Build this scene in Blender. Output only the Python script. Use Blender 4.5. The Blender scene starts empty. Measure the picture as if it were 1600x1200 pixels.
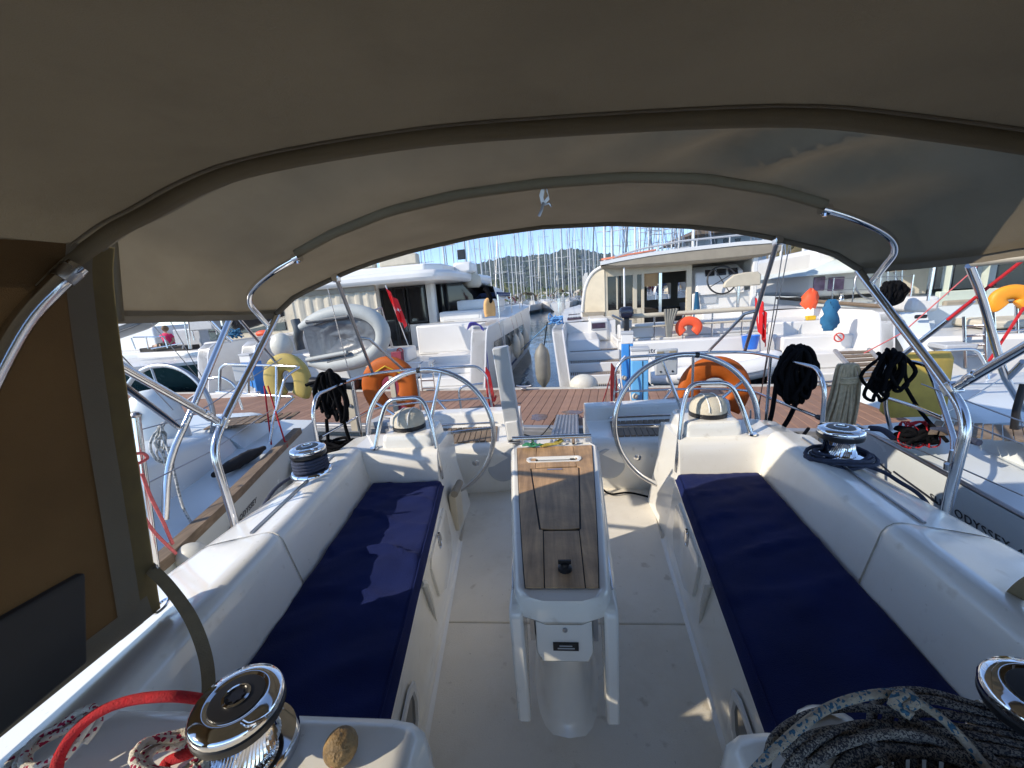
import bpy, bmesh, math, random
from mathutils import Vector, Matrix, noise
R = math.radians
sc = bpy.context.scene
COL = sc.collection
rnd = random.Random(11)

# ---------------------------------------------------------------- camera
EYE = Vector((0, 0, 2.25)); FPX = 600.0
PITCH, ROLL, YAW = R(12.3), R(4.3), R(5.9)
_f = Vector((-math.sin(YAW)*math.cos(PITCH), math.cos(YAW)*math.cos(PITCH), -math.sin(PITCH)))
_r0 = Vector((math.cos(YAW), math.sin(YAW), 0))
_d0 = _f.cross(_r0)
_r = _r0*math.cos(ROLL) + _d0*math.sin(ROLL)
_d = _f.cross(_r)
cd = bpy.data.cameras.new('camera'); cam = bpy.data.objects.new('camera', cd); COL.objects.link(cam)
cd.sensor_width = 36; cd.lens = 36*FPX/1600; cd.clip_start = .02; cd.clip_end = 9000
cam.matrix_world = Matrix(((_r.x, -_d.x, -_f.x, EYE.x), (_r.y, -_d.y, -_f.y, EYE.y), (_r.z, -_d.z, -_f.z, EYE.z), (0, 0, 0, 1)))
sc.camera = cam

# ---------------------------------------------------------------- sky and sun
SUN_AZ, SUN_EL = math.atan2(-.894, -.447), R(31)       # azimuth from +Y towards +X
wd = bpy.data.worlds.new('World'); sc.world = wd; wd.use_nodes = True
nt = wd.node_tree; bg = nt.nodes['Background']
sky = nt.nodes.new('ShaderNodeTexSky'); sky.sky_type = 'NISHITA'; sky.sun_disc = False
sky.sun_elevation = SUN_EL; sky.sun_rotation = SUN_AZ
sky.air_density = .55; sky.dust_density = .0; sky.ozone_density = 3
nt.links.new(sky.outputs[0], bg.inputs[0]); bg.inputs[1].default_value = .15
sl = bpy.data.lights.new('sun', 'SUN'); sun = bpy.data.objects.new('sun', sl); COL.objects.link(sun)
sl.energy = 2.25; sl.angle = R(.53); sl.color = (1, .93, .82)
to_sun = Vector((math.sin(SUN_AZ)*math.cos(SUN_EL), math.cos(SUN_AZ)*math.cos(SUN_EL), math.sin(SUN_EL)))
sun.rotation_euler = to_sun.to_track_quat('Z', 'Y').to_euler()
sc.view_settings.view_transform = 'Standard'; sc.view_settings.look = 'None'
sc.view_settings.exposure = 1.25; sc.view_settings.gamma = 1; sc.view_settings.use_curve_mapping = False
sc.view_settings.use_white_balance = True; sc.view_settings.white_balance_temperature = 6950; sc.view_settings.white_balance_tint = 10
sc.render.engine = 'CYCLES'
sc.cycles.max_bounces = 10; sc.cycles.diffuse_bounces = 5; sc.cycles.glossy_bounces = 4
sc.cycles.transmission_bounces = 6; sc.cycles.caustics_reflective = False; sc.cycles.caustics_refractive = False
sc.cycles.use_denoising = True

# ---------------------------------------------------------------- frames
class Fr:
    def __init__(s, o, deg):
        s.o = Vector(o); s.a = R(deg)
        s.U = Vector((math.cos(s.a), math.sin(s.a), 0)); s.V = Vector((-math.sin(s.a), math.cos(s.a), 0))
    def w(s, p): return s.o + s.U*p[0] + s.V*p[1] + Vector((0, 0, p[2]))
    def l(s, p):
        q = Vector(p) - s.o
        return Vector((q.dot(s.U), q.dot(s.V), q.z))
W = Fr((0, 0, 0), 0)
D = Fr((0, 5.05, 0), -9.5)        # dock frame: u along the dock, v across it

def at(px, py, fr=W, x=None, y=None, z=None):
    """where the sight line measured at a place in the photograph meets a plane of the frame"""
    d = _r*((px-800)/FPX) + _d*((py-600)/FPX) + _f
    o = fr.l(EYE); dl = Vector((d.dot(fr.U), d.dot(fr.V), d.z))
    if x is not None: s = (x-o.x)/dl.x
    elif y is not None: s = (y-o.y)/dl.y
    else: s = (z-o.z)/dl.z
    return o + dl*s

# ---------------------------------------------------------------- materials
MATS = {}
def mat(name, col, rough=.5, metal=0, var=.12, vs=6, bump=0, bs=60, trans=0, sheen=0, coat=0, spec=.5, fn=None, stretch=(1, 1, 1), dirt=0, dirtcol=(.25, .2, .14)):
    if name in MATS: return MATS[name]
    m = bpy.data.materials.new(name); m.use_nodes = True; t = m.node_tree; n = t.nodes; L = t.links.new
    b = n['Principled BSDF']; out = n['Material Output']
    tc = n.new('ShaderNodeTexCoord'); mp = n.new('ShaderNodeMapping'); mp.inputs['Scale'].default_value = stretch
    L(tc.outputs['Object'], mp.inputs[0])
    ns = n.new('ShaderNodeTexNoise'); ns.inputs['Scale'].default_value = vs; ns.inputs['Detail'].default_value = 6
    L(mp.outputs[0], ns.inputs['Vector'])
    rp = n.new('ShaderNodeValToRGB'); rp.color_ramp.elements[0].position = .3; rp.color_ramp.elements[1].position = .7
    rp.color_ramp.elements[0].color = tuple(c*(1-var) for c in col)+(1,)
    rp.color_ramp.elements[1].color = tuple(min(1, c*(1+var)) for c in col)+(1,)
    L(ns.outputs[0], rp.inputs[0]); cs = rp.outputs[0]
    if dirt:
        n2 = n.new('ShaderNodeTexNoise'); n2.inputs['Scale'].default_value = 2.7; n2.inputs['Detail'].default_value = 9; n2.inputs['Roughness'].default_value = .7
        L(tc.outputs['Object'], n2.inputs['Vector'])
        mr = n.new('ShaderNodeMapRange'); mr.inputs[1].default_value = .5; mr.inputs[2].default_value = .78; mr.inputs[4].default_value = dirt
        L(n2.outputs[0], mr.inputs[0])
        mx = n.new('ShaderNodeMixRGB'); mx.inputs[2].default_value = dirtcol+(1,)
        L(mr.outputs[0], mx.inputs[0]); L(cs, mx.inputs[1]); cs = mx.outputs[0]
    if fn: cs = fn(t, tc, cs) or cs
    L(cs, b.inputs['Base Color'])
    rr = n.new('ShaderNodeMapRange'); rr.inputs[3].default_value = max(.02, rough*.8); rr.inputs[4].default_value = min(1, rough*1.25)
    L(ns.outputs[0], rr.inputs[0]); L(rr.outputs[0], b.inputs['Roughness'])
    b.inputs['Metallic'].default_value = metal; b.inputs['Specular IOR Level'].default_value = spec
    if coat: b.inputs['Coat Weight'].default_value = coat; b.inputs['Coat Roughness'].default_value = .08
    if sheen: b.inputs['Sheen Weight'].default_value = sheen; b.inputs['Sheen Tint'].default_value = (.6, .62, 1, 1)
    if bump:
        n3 = n.new('ShaderNodeTexNoise'); n3.inputs['Scale'].default_value = bs; n3.inputs['Detail'].default_value = 4
        L(mp.outputs[0], n3.inputs['Vector'])
        bp = n.new('ShaderNodeBump'); bp.inputs['Strength'].default_value = bump; bp.inputs['Distance'].default_value = .01
        L(n3.outputs[0], bp.inputs['Height']); L(bp.outputs[0], b.inputs['Normal'])
    if trans:
        tr = n.new('ShaderNodeBsdfTranslucent'); L(cs, tr.inputs[0])
        ms = n.new('ShaderNodeMixShader'); ms.inputs[0].default_value = trans
        L(b.outputs[0], ms.inputs[1]); L(tr.outputs[0], ms.inputs[2]); L(ms.outputs[0], out.inputs[0])
    MATS[name] = m
    return m

def grain(scale, lo, hi, axis='Y'):
    def f(t, tc, cs):
        n, L = t.nodes, t.links.new
        mp = n.new('ShaderNodeMapping'); s = [scale]*3; s['XYZ'.index(axis)] = scale*.06; mp.inputs['Scale'].default_value = s
        L(tc.outputs['Object'], mp.inputs[0])
        a = n.new('ShaderNodeTexNoise'); a.inputs['Scale'].default_value = 1; a.inputs['Detail'].default_value = 8; a.inputs['Roughness'].default_value = .65
        L(mp.outputs[0], a.inputs['Vector'])
        mr = n.new('ShaderNodeMapRange'); mr.inputs[1].default_value = .3; mr.inputs[2].default_value = .7; mr.inputs[3].default_value = lo; mr.inputs[4].default_value = hi
        L(a.outputs[0], mr.inputs[0])
        mx = n.new('ShaderNodeMixRGB'); mx.blend_type = 'MULTIPLY'; mx.inputs[0].default_value = 1
        L(cs, mx.inputs[1]); L(mr.outputs[0], mx.inputs[2]); return mx.outputs[0]
    return f
def fleck(col2, scale, thr):
    def f(t, tc, cs):
        n, L = t.nodes, t.links.new
        a = n.new('ShaderNodeTexVoronoi'); a.inputs['Scale'].default_value = scale; L(tc.outputs['Object'], a.inputs['Vector'])
        g = n.new('ShaderNodeMath'); g.operation = 'LESS_THAN'; g.inputs[1].default_value = thr
        sp = n.new('ShaderNodeSeparateColor'); L(a.outputs['Color'], sp.inputs[0]); L(sp.outputs[0], g.inputs[0])
        mx = n.new('ShaderNodeMixRGB'); mx.inputs[2].default_value = col2+(1,); L(g.outputs[0], mx.inputs[0]); L(cs, mx.inputs[1]); return mx.outputs[0]
    return f

def scuff(a):
    def f(t, tc, cs):
        n, L = t.nodes, t.links.new
        mx = None
        for sc_, lo, hi, col in ((14, .66, .74, (.4, .33, .24)), (70, .70, .76, (.3, .26, .2))):
            q = n.new('ShaderNodeTexNoise'); q.inputs['Scale'].default_value = sc_; q.inputs['Detail'].default_value = 3; L(tc.outputs['Object'], q.inputs['Vector'])
            mr = n.new('ShaderNodeMapRange'); mr.inputs[1].default_value = lo; mr.inputs[2].default_value = hi; mr.inputs[4].default_value = a; L(q.outputs[0], mr.inputs[0])
            mx = n.new('ShaderNodeMixRGB'); mx.inputs[2].default_value = col+(1,); L(mr.outputs[0], mx.inputs[0]); L(cs, mx.inputs[1]); cs = mx.outputs[0]
        return cs
    return f
GEL = mat('gelcoat', (.79, .77, .71), .22, var=.03, vs=2, dirt=.3, dirtcol=(.6, .54, .42), coat=.5, fn=scuff(.28))
SOLE = mat('nonskid_sole', (.76, .71, .62), .5, var=.06, vs=3, bump=.3, bs=420, dirt=.45, dirtcol=(.5, .42, .3), fn=scuff(.5))
WHITE = mat('white_paint', (.7, .69, .665), .3, var=.03, vs=2, coat=.2)
WHITE2 = mat('white_plastic', (.74, .74, .72), .4, var=.03)
GREYW = mat('grey_paint', (.44, .46, .48), .45, var=.05)
CREAM = mat('cream_fabric', (.55, .5, .4), .85, var=.08, bump=.2, bs=200)
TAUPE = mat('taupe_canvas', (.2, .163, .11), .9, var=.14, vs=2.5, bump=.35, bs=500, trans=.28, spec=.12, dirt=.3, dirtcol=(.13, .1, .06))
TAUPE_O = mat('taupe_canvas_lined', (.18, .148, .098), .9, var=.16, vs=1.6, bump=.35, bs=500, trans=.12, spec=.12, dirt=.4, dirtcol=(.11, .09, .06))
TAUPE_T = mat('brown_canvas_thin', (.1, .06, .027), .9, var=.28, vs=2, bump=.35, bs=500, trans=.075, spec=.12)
HEM = mat('canvas_hem', (.15, .125, .09), .9, var=.1, vs=4, bump=.3, bs=400, trans=.15)
WEB = mat('webbing', (.25, .19, .11), .85, var=.12, vs=30, bump=.3, bs=300)
YWEB = mat('zip_tape', (.15, .11, .045), .85, var=.12, vs=20, trans=.3)
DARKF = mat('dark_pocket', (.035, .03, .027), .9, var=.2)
NAVY = mat('navy_cushion', (.007, .0145, .078), .8, var=.18, vs=5, bump=.35, bs=350, spec=.12, sheen=.05)
STEEL = mat('polished_steel', (.62, .62, .63), .16, metal=1, var=.06, vs=4)
CHROME = mat('chrome', (.75, .75, .76), .07, metal=1, var=.03, vs=4)
DSTEEL = mat('dull_steel', (.4, .4, .41), .35, metal=1, var=.1)
TEAK = mat('varnished_teak', (.5, .31, .165), .5, var=.28, vs=9, fn=grain(40, .55, 1.15), bump=.15, bs=80, dirt=.6, dirtcol=(.12, .065, .03))
TEAKG = mat('weathered_teak', (.24, .175, .12), .75, var=.2, vs=9, fn=grain(45, .6, 1.1))
CAULK = mat('black_caulk', (.012, .011, .01), .6)
BLACK = mat('black_plastic', (.012, .012, .014), .4)
BLACKR = mat('black_rope', (.006, .006, .007), .95, var=.3, vs=60, spec=.05)
DGLASS = mat('dark_glass', (.012, .012, .014), .06, var=.05)
BEIGER = mat('beige_rope', (.56, .44, .28), .85, var=.2, vs=40, bump=.6, bs=300)
REDR = mat('red_rope', (.5, .012, .02), .8, var=.2, vs=60, bump=.6, bs=350)
PINKR = mat('faded_red_rope', (.6, .13, .13), .8, var=.2, vs=60, bump=.5, bs=300)
WHITER = mat('white_red_rope', (.75, .7, .6), .8, var=.1, vs=60, bump=.6, bs=300, fn=fleck((.4, .01, .06), 190, .17))
GREYR = mat('grey_fleck_rope', (.3, .27, .23), .9, var=.3, vs=80, bump=.7, bs=350, fn=fleck((.04, .04, .05), 560, .5))
BLUER = mat('blue_fleck_rope', (.42, .36, .28), .85, var=.12, vs=60, bump=.6, bs=300, fn=fleck((.03, .12, .2), 230, .28))
NAVYR = mat('navy_rope', (.03, .04, .075), .8, var=.3, vs=80, bump=.6, bs=300)
BLUELN = mat('blue_line', (.04, .2, .42), .8, var=.15, vs=40)
ORANGE = mat('orange_cover', (.62, .14, .012), .6, var=.12, vs=8, bump=.2, bs=120, trans=.3)
ORANGE2 = mat('bright_orange_foam', (.85, .1, .03), .5, var=.06)
ORANGE3 = mat('amber_foam', (.85, .32, .02), .5, var=.06)
PEACH = mat('faded_orange_cover', (.68, .38, .14), .6, var=.12)
YELLOW = mat('yellow_cover', (.5, .37, .1), .65, var=.1, vs=6, bump=.2, bs=100, dirt=.3)
PBLUE = mat('pedestal_blue', (.045, .26, .66), .35, var=.08)
PBLUE2 = mat('pedestal_pale_blue', (.13, .42, .74), .35, var=.06)
RED = mat('red_flag', (.72, .015, .02), .7, var=.08, trans=.3)
PINK = mat('pink_cloth', (.75, .02, .12), .8, var=.15)
SKIN = mat('skin', (.5, .3, .2), .55, var=.1)
HAIR = mat('hair', (.2, .12, .06), .7)
DECKW = mat('dock_board', (.33, .205, .145), .75, var=.14, vs=14, fn=grain(60, .82, 1.08), dirt=.2, dirtcol=(.2, .13, .1))
ALU = mat('grey_aluminium', (.38, .38, .39), .45, metal=.6, var=.12)
CONC = mat('pale_concrete', (.5, .48, .43), .85, var=.15, vs=12, dirt=.3)
RIBG = mat('grey_hypalon', (.4, .42, .4), .6, var=.06)
RIBD = mat('dark_hypalon', (.07, .08, .09), .5, var=.15)
RIBC = mat('grey_cover', (.13, .14, .15), .35, var=.15, bump=.6, bs=18)
FEND = mat('pale_fender', (.6, .58, .5), .45, var=.08, dirt=.35)
FENDD = mat('grey_fender', (.2, .19, .16), .5, var=.15, dirt=.3)
BEIGE = mat('beige_trim', (.52, .46, .35), .5, var=.06)
BEIGED = mat('beige_canvas_dark', (.3, .26, .2), .85, var=.08)
GREEN = mat('dark_green_hull', (.02, .05, .045), .25, var=.1)
SMOKE = mat('smoked_window', (.06, .04, .06), .08, var=.3, vs=10)
MAST = mat('mast_alloy', (.66, .66, .64), .4, metal=.15, var=.06)
NAVYC = mat('navy_canvas', (.03, .05, .13), .8, var=.15)
MAROON = mat('maroon_sign', (.24, .02, .04), .5, var=.08)
CORK = mat('worn_wood_ball', (.3, .19, .08), .6, var=.5, vs=30, bump=.8, bs=90, dirt=.95, dirtcol=(.05, .03, .015))
GELD = mat('gelcoat_old', (.66, .65, .6), .35, var=.04, vs=2, dirt=.3, dirtcol=(.5, .45, .36))
GELB = mat('gelcoat_pale', (.66, .7, .7), .25, var=.03, vs=2)
INK = mat('lettering', (.03, .03, .04), .5)
INKP = mat('pale_lettering', (.4, .4, .42), .5)
INKB = mat('blue_lettering', (.12, .22, .42), .5)
REDINK = mat('red_print', (.6, .05, .04), .5)
STRIPE = mat('black_stripe', (.01, .01, .014), .3)
TEAL = mat('blue_towel', (.015, .12, .24), .85, var=.15)
BUCK = mat('blue_bucket', (.02, .16, .62), .4)
YELP = mat('yellow_plug', (.75, .45, .02), .4)
TAN = mat('tan_blind', (.36, .22, .1), .7)

CLEAR = bpy.data.materials.new('clear_vinyl'); CLEAR.use_nodes = True
_t = CLEAR.node_tree; _tr = _t.nodes.new('ShaderNodeBsdfTransparent'); _tr.inputs[0].default_value = (.9, .88, .82, 1); _ms = _t.nodes.new('ShaderNodeMixShader'); _ms.inputs[0].default_value = .9
_t.nodes['Principled BSDF'].inputs['Roughness'].default_value = .1
_t.links.new(_t.nodes['Principled BSDF'].outputs[0], _ms.inputs[1]); _t.links.new(_tr.outputs[0], _ms.inputs[2]); _t.links.new(_ms.outputs[0], _t.nodes['Material Output'].inputs[0])
# ---------------------------------------------------------------- mesh builder
class M:
    def __init__(s): s.v = []; s.f = []
    def add(s, vs, fs):
        k = len(s.v); s.v += [Vector(v) for v in vs]; s.f += [[i+k for i in f] for f in fs]; return s
    def box(s, x0, x1, y0, y1, z0, z1, mx=None):
        vs = [Vector((x, y, z)) for z in (z0, z1) for y in (y0, y1) for x in (x0, x1)]
        if mx: vs = [mx @ v for v in vs]
        return s.add(vs, [[0, 2, 3, 1], [4, 5, 7, 6], [0, 1, 5, 4], [2, 6, 7, 3], [0, 4, 6, 2], [1, 3, 7, 5]])
    def tube(s, pts, r=.0125, n=8, closed=False, flat=None):
        P = [Vector(p) for p in pts]; m = len(P)
        rr = r if isinstance(r, (list, tuple)) else [r]*m
        T = []
        for i in range(m):
            a = P[(i-1) % m] if (closed or i > 0) else P[i]; b = P[(i+1) % m] if (closed or i < m-1) else P[i]
            d = b-a; T.append(d.normalized() if d.length > 1e-9 else Vector((0, 0, 1)))
        u = T[0].orthogonal().normalized() if flat is None else (Vector(flat) - T[0]*T[0].dot(Vector(flat))).normalized()
        vs = []; k = 1.0
        for i in range(m):
            u = (u - T[i]*u.dot(T[i]))
            if u.length < 1e-6: u = T[i].orthogonal()
            u.normalize(); w = T[i].cross(u)
            for j in range(n):
                a = 2*math.pi*j/n; vs.append(P[i] + (u*math.cos(a) + w*math.sin(a))*rr[i])
        fs = []
        for i in range(m if closed else m-1):
            for j in range(n):
                a, b = i*n+j, i*n+(j+1) % n; c, d = ((i+1) % m)*n+(j+1) % n, ((i+1) % m)*n+j
                fs.append([a, b, c, d])
        if not closed: fs += [list(range(n))[::-1], list(range((m-1)*n, m*n))]
        return s.add(vs, fs)
    def lathe(s, prof, c, n=24, mx=None):
        vs = []; c = Vector(c)
        for r, z in prof:
            for j in range(n):
                a = 2*math.pi*j/n; v = Vector((r*math.cos(a), r*math.sin(a), z))
                vs.append((mx @ v if mx else v) + c)
        m = len(prof); fs = [[i*n+j, i*n+(j+1) % n, (i+1)*n+(j+1) % n, (i+1)*n+j] for i in range(m-1) for j in range(n)]
        fs += [list(range(n))[::-1], list(range((m-1)*n, m*n))]
        return s.add(vs, fs)
    def loft(s, secs, closed=False, cap=False):
        m = len(secs[0]); vs = [p for q in secs for p in q]; fs = []
        for i in range(len(secs)-1):
            for j in range(m if closed else m-1):
                fs.append([i*m+j, i*m+(j+1) % m, (i+1)*m+(j+1) % m, (i+1)*m+j])
        if cap: fs += [list(range(m))[::-1], list(range((len(secs)-1)*m, len(secs)*m))]
        return s.add(vs, fs)
    def prism(s, poly, d):
        n = len(poly); d = Vector(d); vs = [Vector(p) for p in poly] + [Vector(p)+d for p in poly]
        return s.add(vs, [list(range(n))[::-1], list(range(n, 2*n))] + [[i, (i+1) % n, n+(i+1) % n, n+i] for i in range(n)])
    def ball(s, c, r, n=12, sq=(1, 1, 1)):
        pr = [(max(1e-4, math.sin(math.pi*i/(n//2)))*r, -math.cos(math.pi*i/(n//2))*r) for i in range(n//2+1)]
        return s.lathe(pr, c, n, Matrix.Diagonal(sq))

def crv(pts, k=6, closed=False):
    """smooth curve through points"""
    P = [Vector(p) for p in pts]; n = len(P); out = []
    for i in range(n if closed else n-1):
        p0 = P[(i-1) % n] if closed or i else P[0]*2-P[1]; p1 = P[i]; p2 = P[(i+1) % n]
        p3 = P[(i+2) % n] if closed or i < n-2 else P[-1]*2-P[-2]
        for j in range(k):
            t = j/k
            out.append(.5*((2*p1)+(p2-p0)*t+(2*p0-5*p1+4*p2-p3)*t*t+(-p0+3*p1-3*p2+p3)*t**3))
    if not closed: out.append(P[-1])
    return out
def fil(pts, r=.06, k=5):
    """polyline with rounded corners"""
    P = [Vector(p) for p in pts]; out = [P[0]]
    for i in range(1, len(P)-1):
        a, b = P[i-1]-P[i], P[i+1]-P[i]; q = min(r, a.length*.45, b.length*.45); a = P[i]+a.normalized()*q; b = P[i]+b.normalized()*q
        for j in range(k+1):
            t = j/k; out.append(a*(1-t)**2+P[i]*2*t*(1-t)+b*t*t)
    out.append(P[-1]); return out
def ellipse(c, a, b, U, V, n=40, t0=0, t1=2*math.pi):
    c, U, V = Vector(c), Vector(U), Vector(V)
    return [c+U*a*math.cos(t0+(t1-t0)*i/n)+V*b*math.sin(t0+(t1-t0)*i/n) for i in range(n+(0 if abs(t1-t0-2*math.pi) < 1e-6 else 1))]

BASE = {}; FRM = {}
def T(name, label, cat, base=(0, 0, 0), fr=W, group=None):
    o = bpy.data.objects.new(name, None); COL.objects.link(o); o.empty_display_size = .1
    o.location = fr.w(base); o.rotation_euler = (0, 0, fr.a)
    o['label'] = label; o['category'] = cat
    if group: o['group'] = group
    BASE[o.name] = Vector(base); return o
def finish(me, m, angle=35):
    me.materials.append(m)
    if angle:
        me.polygons.foreach_set('use_smooth', [True]*len(me.polygons))
        if angle < 180: me.set_sharp_from_angle(angle=R(angle))
def O(name, m, material, parent=None, bevel=0, angle=38, base=None, label=None, fix=True, seg=2):
    """one mesh object holding everything collected in m"""
    b = BASE[parent.name] if parent is not None else Vector(base or (0, 0, 0))
    me = bpy.data.meshes.new(name); me.from_pydata([tuple(v-b) for v in m.v], [], m.f); me.validate()
    if fix:
        bm = bmesh.new(); bm.from_mesh(me); bmesh.ops.recalc_face_normals(bm, faces=bm.faces); bm.to_mesh(me); bm.free()
    finish(me, material, angle)
    o = bpy.data.objects.new(name, me); COL.objects.link(o)
    if parent is not None: o.parent = parent
    BASE[o.name] = b
    if bevel:
        bv = o.modifiers.new('bevel', 'BEVEL'); bv.width = bevel; bv.segments = seg; bv.limit_method = 'ANGLE'; bv.angle_limit = R(30); bv.harden_normals = False
    if angle and angle >= 40 and material.name in ('gelcoat', 'white_paint', 'gelcoat_pale'):
        w = o.modifiers.new('normals', 'WEIGHTED_NORMAL'); w.keep_sharp = True; w.weight = 80
    if label: o['label'] = label
    return o
def T1(name, label, cat, m, material, fr=W, group=None, bevel=0, angle=38, kind=None):
    """a thing that is one mesh"""
    b = Vector((sum(v.x for v in m.v)/len(m.v), sum(v.y for v in m.v)/len(m.v), min(v.z for v in m.v)))
    o = O(name, m, material, None, bevel, angle, base=b)
    o.location = fr.w(b); o.rotation_euler = (0, 0, fr.a)
    if kind: o['kind'] = kind
    else:
        o['label'] = label; o['category'] = cat
        if group: o['group'] = group
    return o
def dup(o, parent=None):
    c = o.copy(); COL.objects.link(c); BASE[c.name] = BASE.get(o.name, Vector())
    if parent is not None: c.parent = parent
    for ch in list(o.children): dup(ch, c)
    return c
def text(name, s, size, loc, xdir, ydir, material, parent, ext=.002, italic=0, space=1.0, serif=False):
    """flat lettering turned into a mesh, lying in the plane of xdir and ydir (frame coordinates)"""
    cu = bpy.data.curves.new(name, 'FONT'); cu.body = s; cu.size = size; cu.extrude = ext; cu.space_character = space; cu.shear = italic
    cu.resolution_u = 3
    tmp = bpy.data.objects.new('tmp_'+name, cu); COL.objects.link(tmp)
    dg = bpy.context.evaluated_depsgraph_get(); me = bpy.data.meshes.new_from_object(tmp.evaluated_get(dg))
    bpy.data.objects.remove(tmp); bpy.data.curves.remove(cu)
    X = Vector(xdir).normalized(); Z = X.cross(Vector(ydir)).normalized(); Y = Z.cross(X)
    b = BASE[parent.name]; loc = Vector(loc)
    for v in me.vertices:
        c = v.co.copy(); v.co = loc + X*c.x + Y*c.y + Z*c.z - b
    me.materials.clear(); me.materials.append(material); me.name = name
    o = bpy.data.objects.new(name, me); COL.objects.link(o); o.parent = parent; BASE[o.name] = b
    return o
def rot(axis, deg, about=(0, 0, 0)):
    a = Vector(about); return Matrix.Translation(a) @ Matrix.Rotation(R(deg), 4, axis) @ Matrix.Translation(-a)
# ================================================================ OWN BOAT
boat = T('sailboat', 'white sailboat whose open cockpit with twin helms fills the foreground', 'sailboat', (0, 1.5, 0))
SZ = .83
def e_in(y): return .45 + .154*(y-.7)
def w_fl(y): return .475 + .108*(y-.9)
def x_out(y): return .93 + .125*(y-.8)
def SX(s, p): return (p[0]*s, p[1], p[2])

# hull shell below the decks
m = M(); secs = []
for y, hb, zt in ((3.72, 1.40, 1.05), (3.0, 1.46, 1.08), (2.0, 1.49, 1.10), (.8, 1.5, 1.10), (-1.5, 1.5, 1.2), (-5, 1.2, 1.3), (-8.2, .06, 1.4)):
    secs.append([(-hb, y, zt), (-hb*.97, y, .5), (-hb*.75, y, 0), (-hb*.3, y, -.35), (hb*.3, y, -.35), (hb*.75, y, 0), (hb*.97, y, .5), (hb, y, zt)])
m.loft([[Vector(p) for p in q] for q in secs]); 
m.add([(x, 3.72, z) for x, z in ((-1.40, 1.05), (-.3, 1.05), (-.3, .5), (.3, .5), (.3, 1.05), (1.40, 1.05), (1.358, .5), (1.05, 0), (.42, -.35), (-.42, -.35), (-1.05, 0), (-1.358, .5))], [list(range(12))])
O('hull', m, WHITE, boat)
# side decks
for s in (-1, 1):
    m = M(); m.loft([[Vector((s*hb, y, zt)), Vector((s*1.36, y, zt+.012))] for y, hb, zt in ((3.72, 1.40, 1.05), (3.0, 1.46, 1.08), (2.0, 1.49, 1.10), (.8, 1.5, 1.10), (-1.5, 1.5, 1.2))])
    O('side_deck', m, GEL, boat)
# cockpit sole in two panels with a joint between them
for y0, y1 in ((.2, 1.4482), (1.4518, 2.7)):
    m = M(); m.prism([(-w_fl(y0), y0, SZ), (w_fl(y0), y0, SZ), (w_fl(y1), y1, SZ), (-w_fl(y1), y1, SZ)], (0, 0, -.03))
    O('sole_panel', m, SOLE, boat, bevel=.006)
m = M(); m.box(-.8, .8, .1, 3.8, SZ-.08, SZ-.012); O('sole_base', m, SOLE, boat)
for s in ():
    m = M(); m.prism([(s*.34, 2.2, SZ+.002), (s*.60, 2.2, SZ+.002), (s*.66, 2.6, SZ+.002), (s*.36, 2.6, SZ+.002)], (0, 0, .02)); O('helm_footrest', m, SOLE, boat, bevel=.015)
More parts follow.
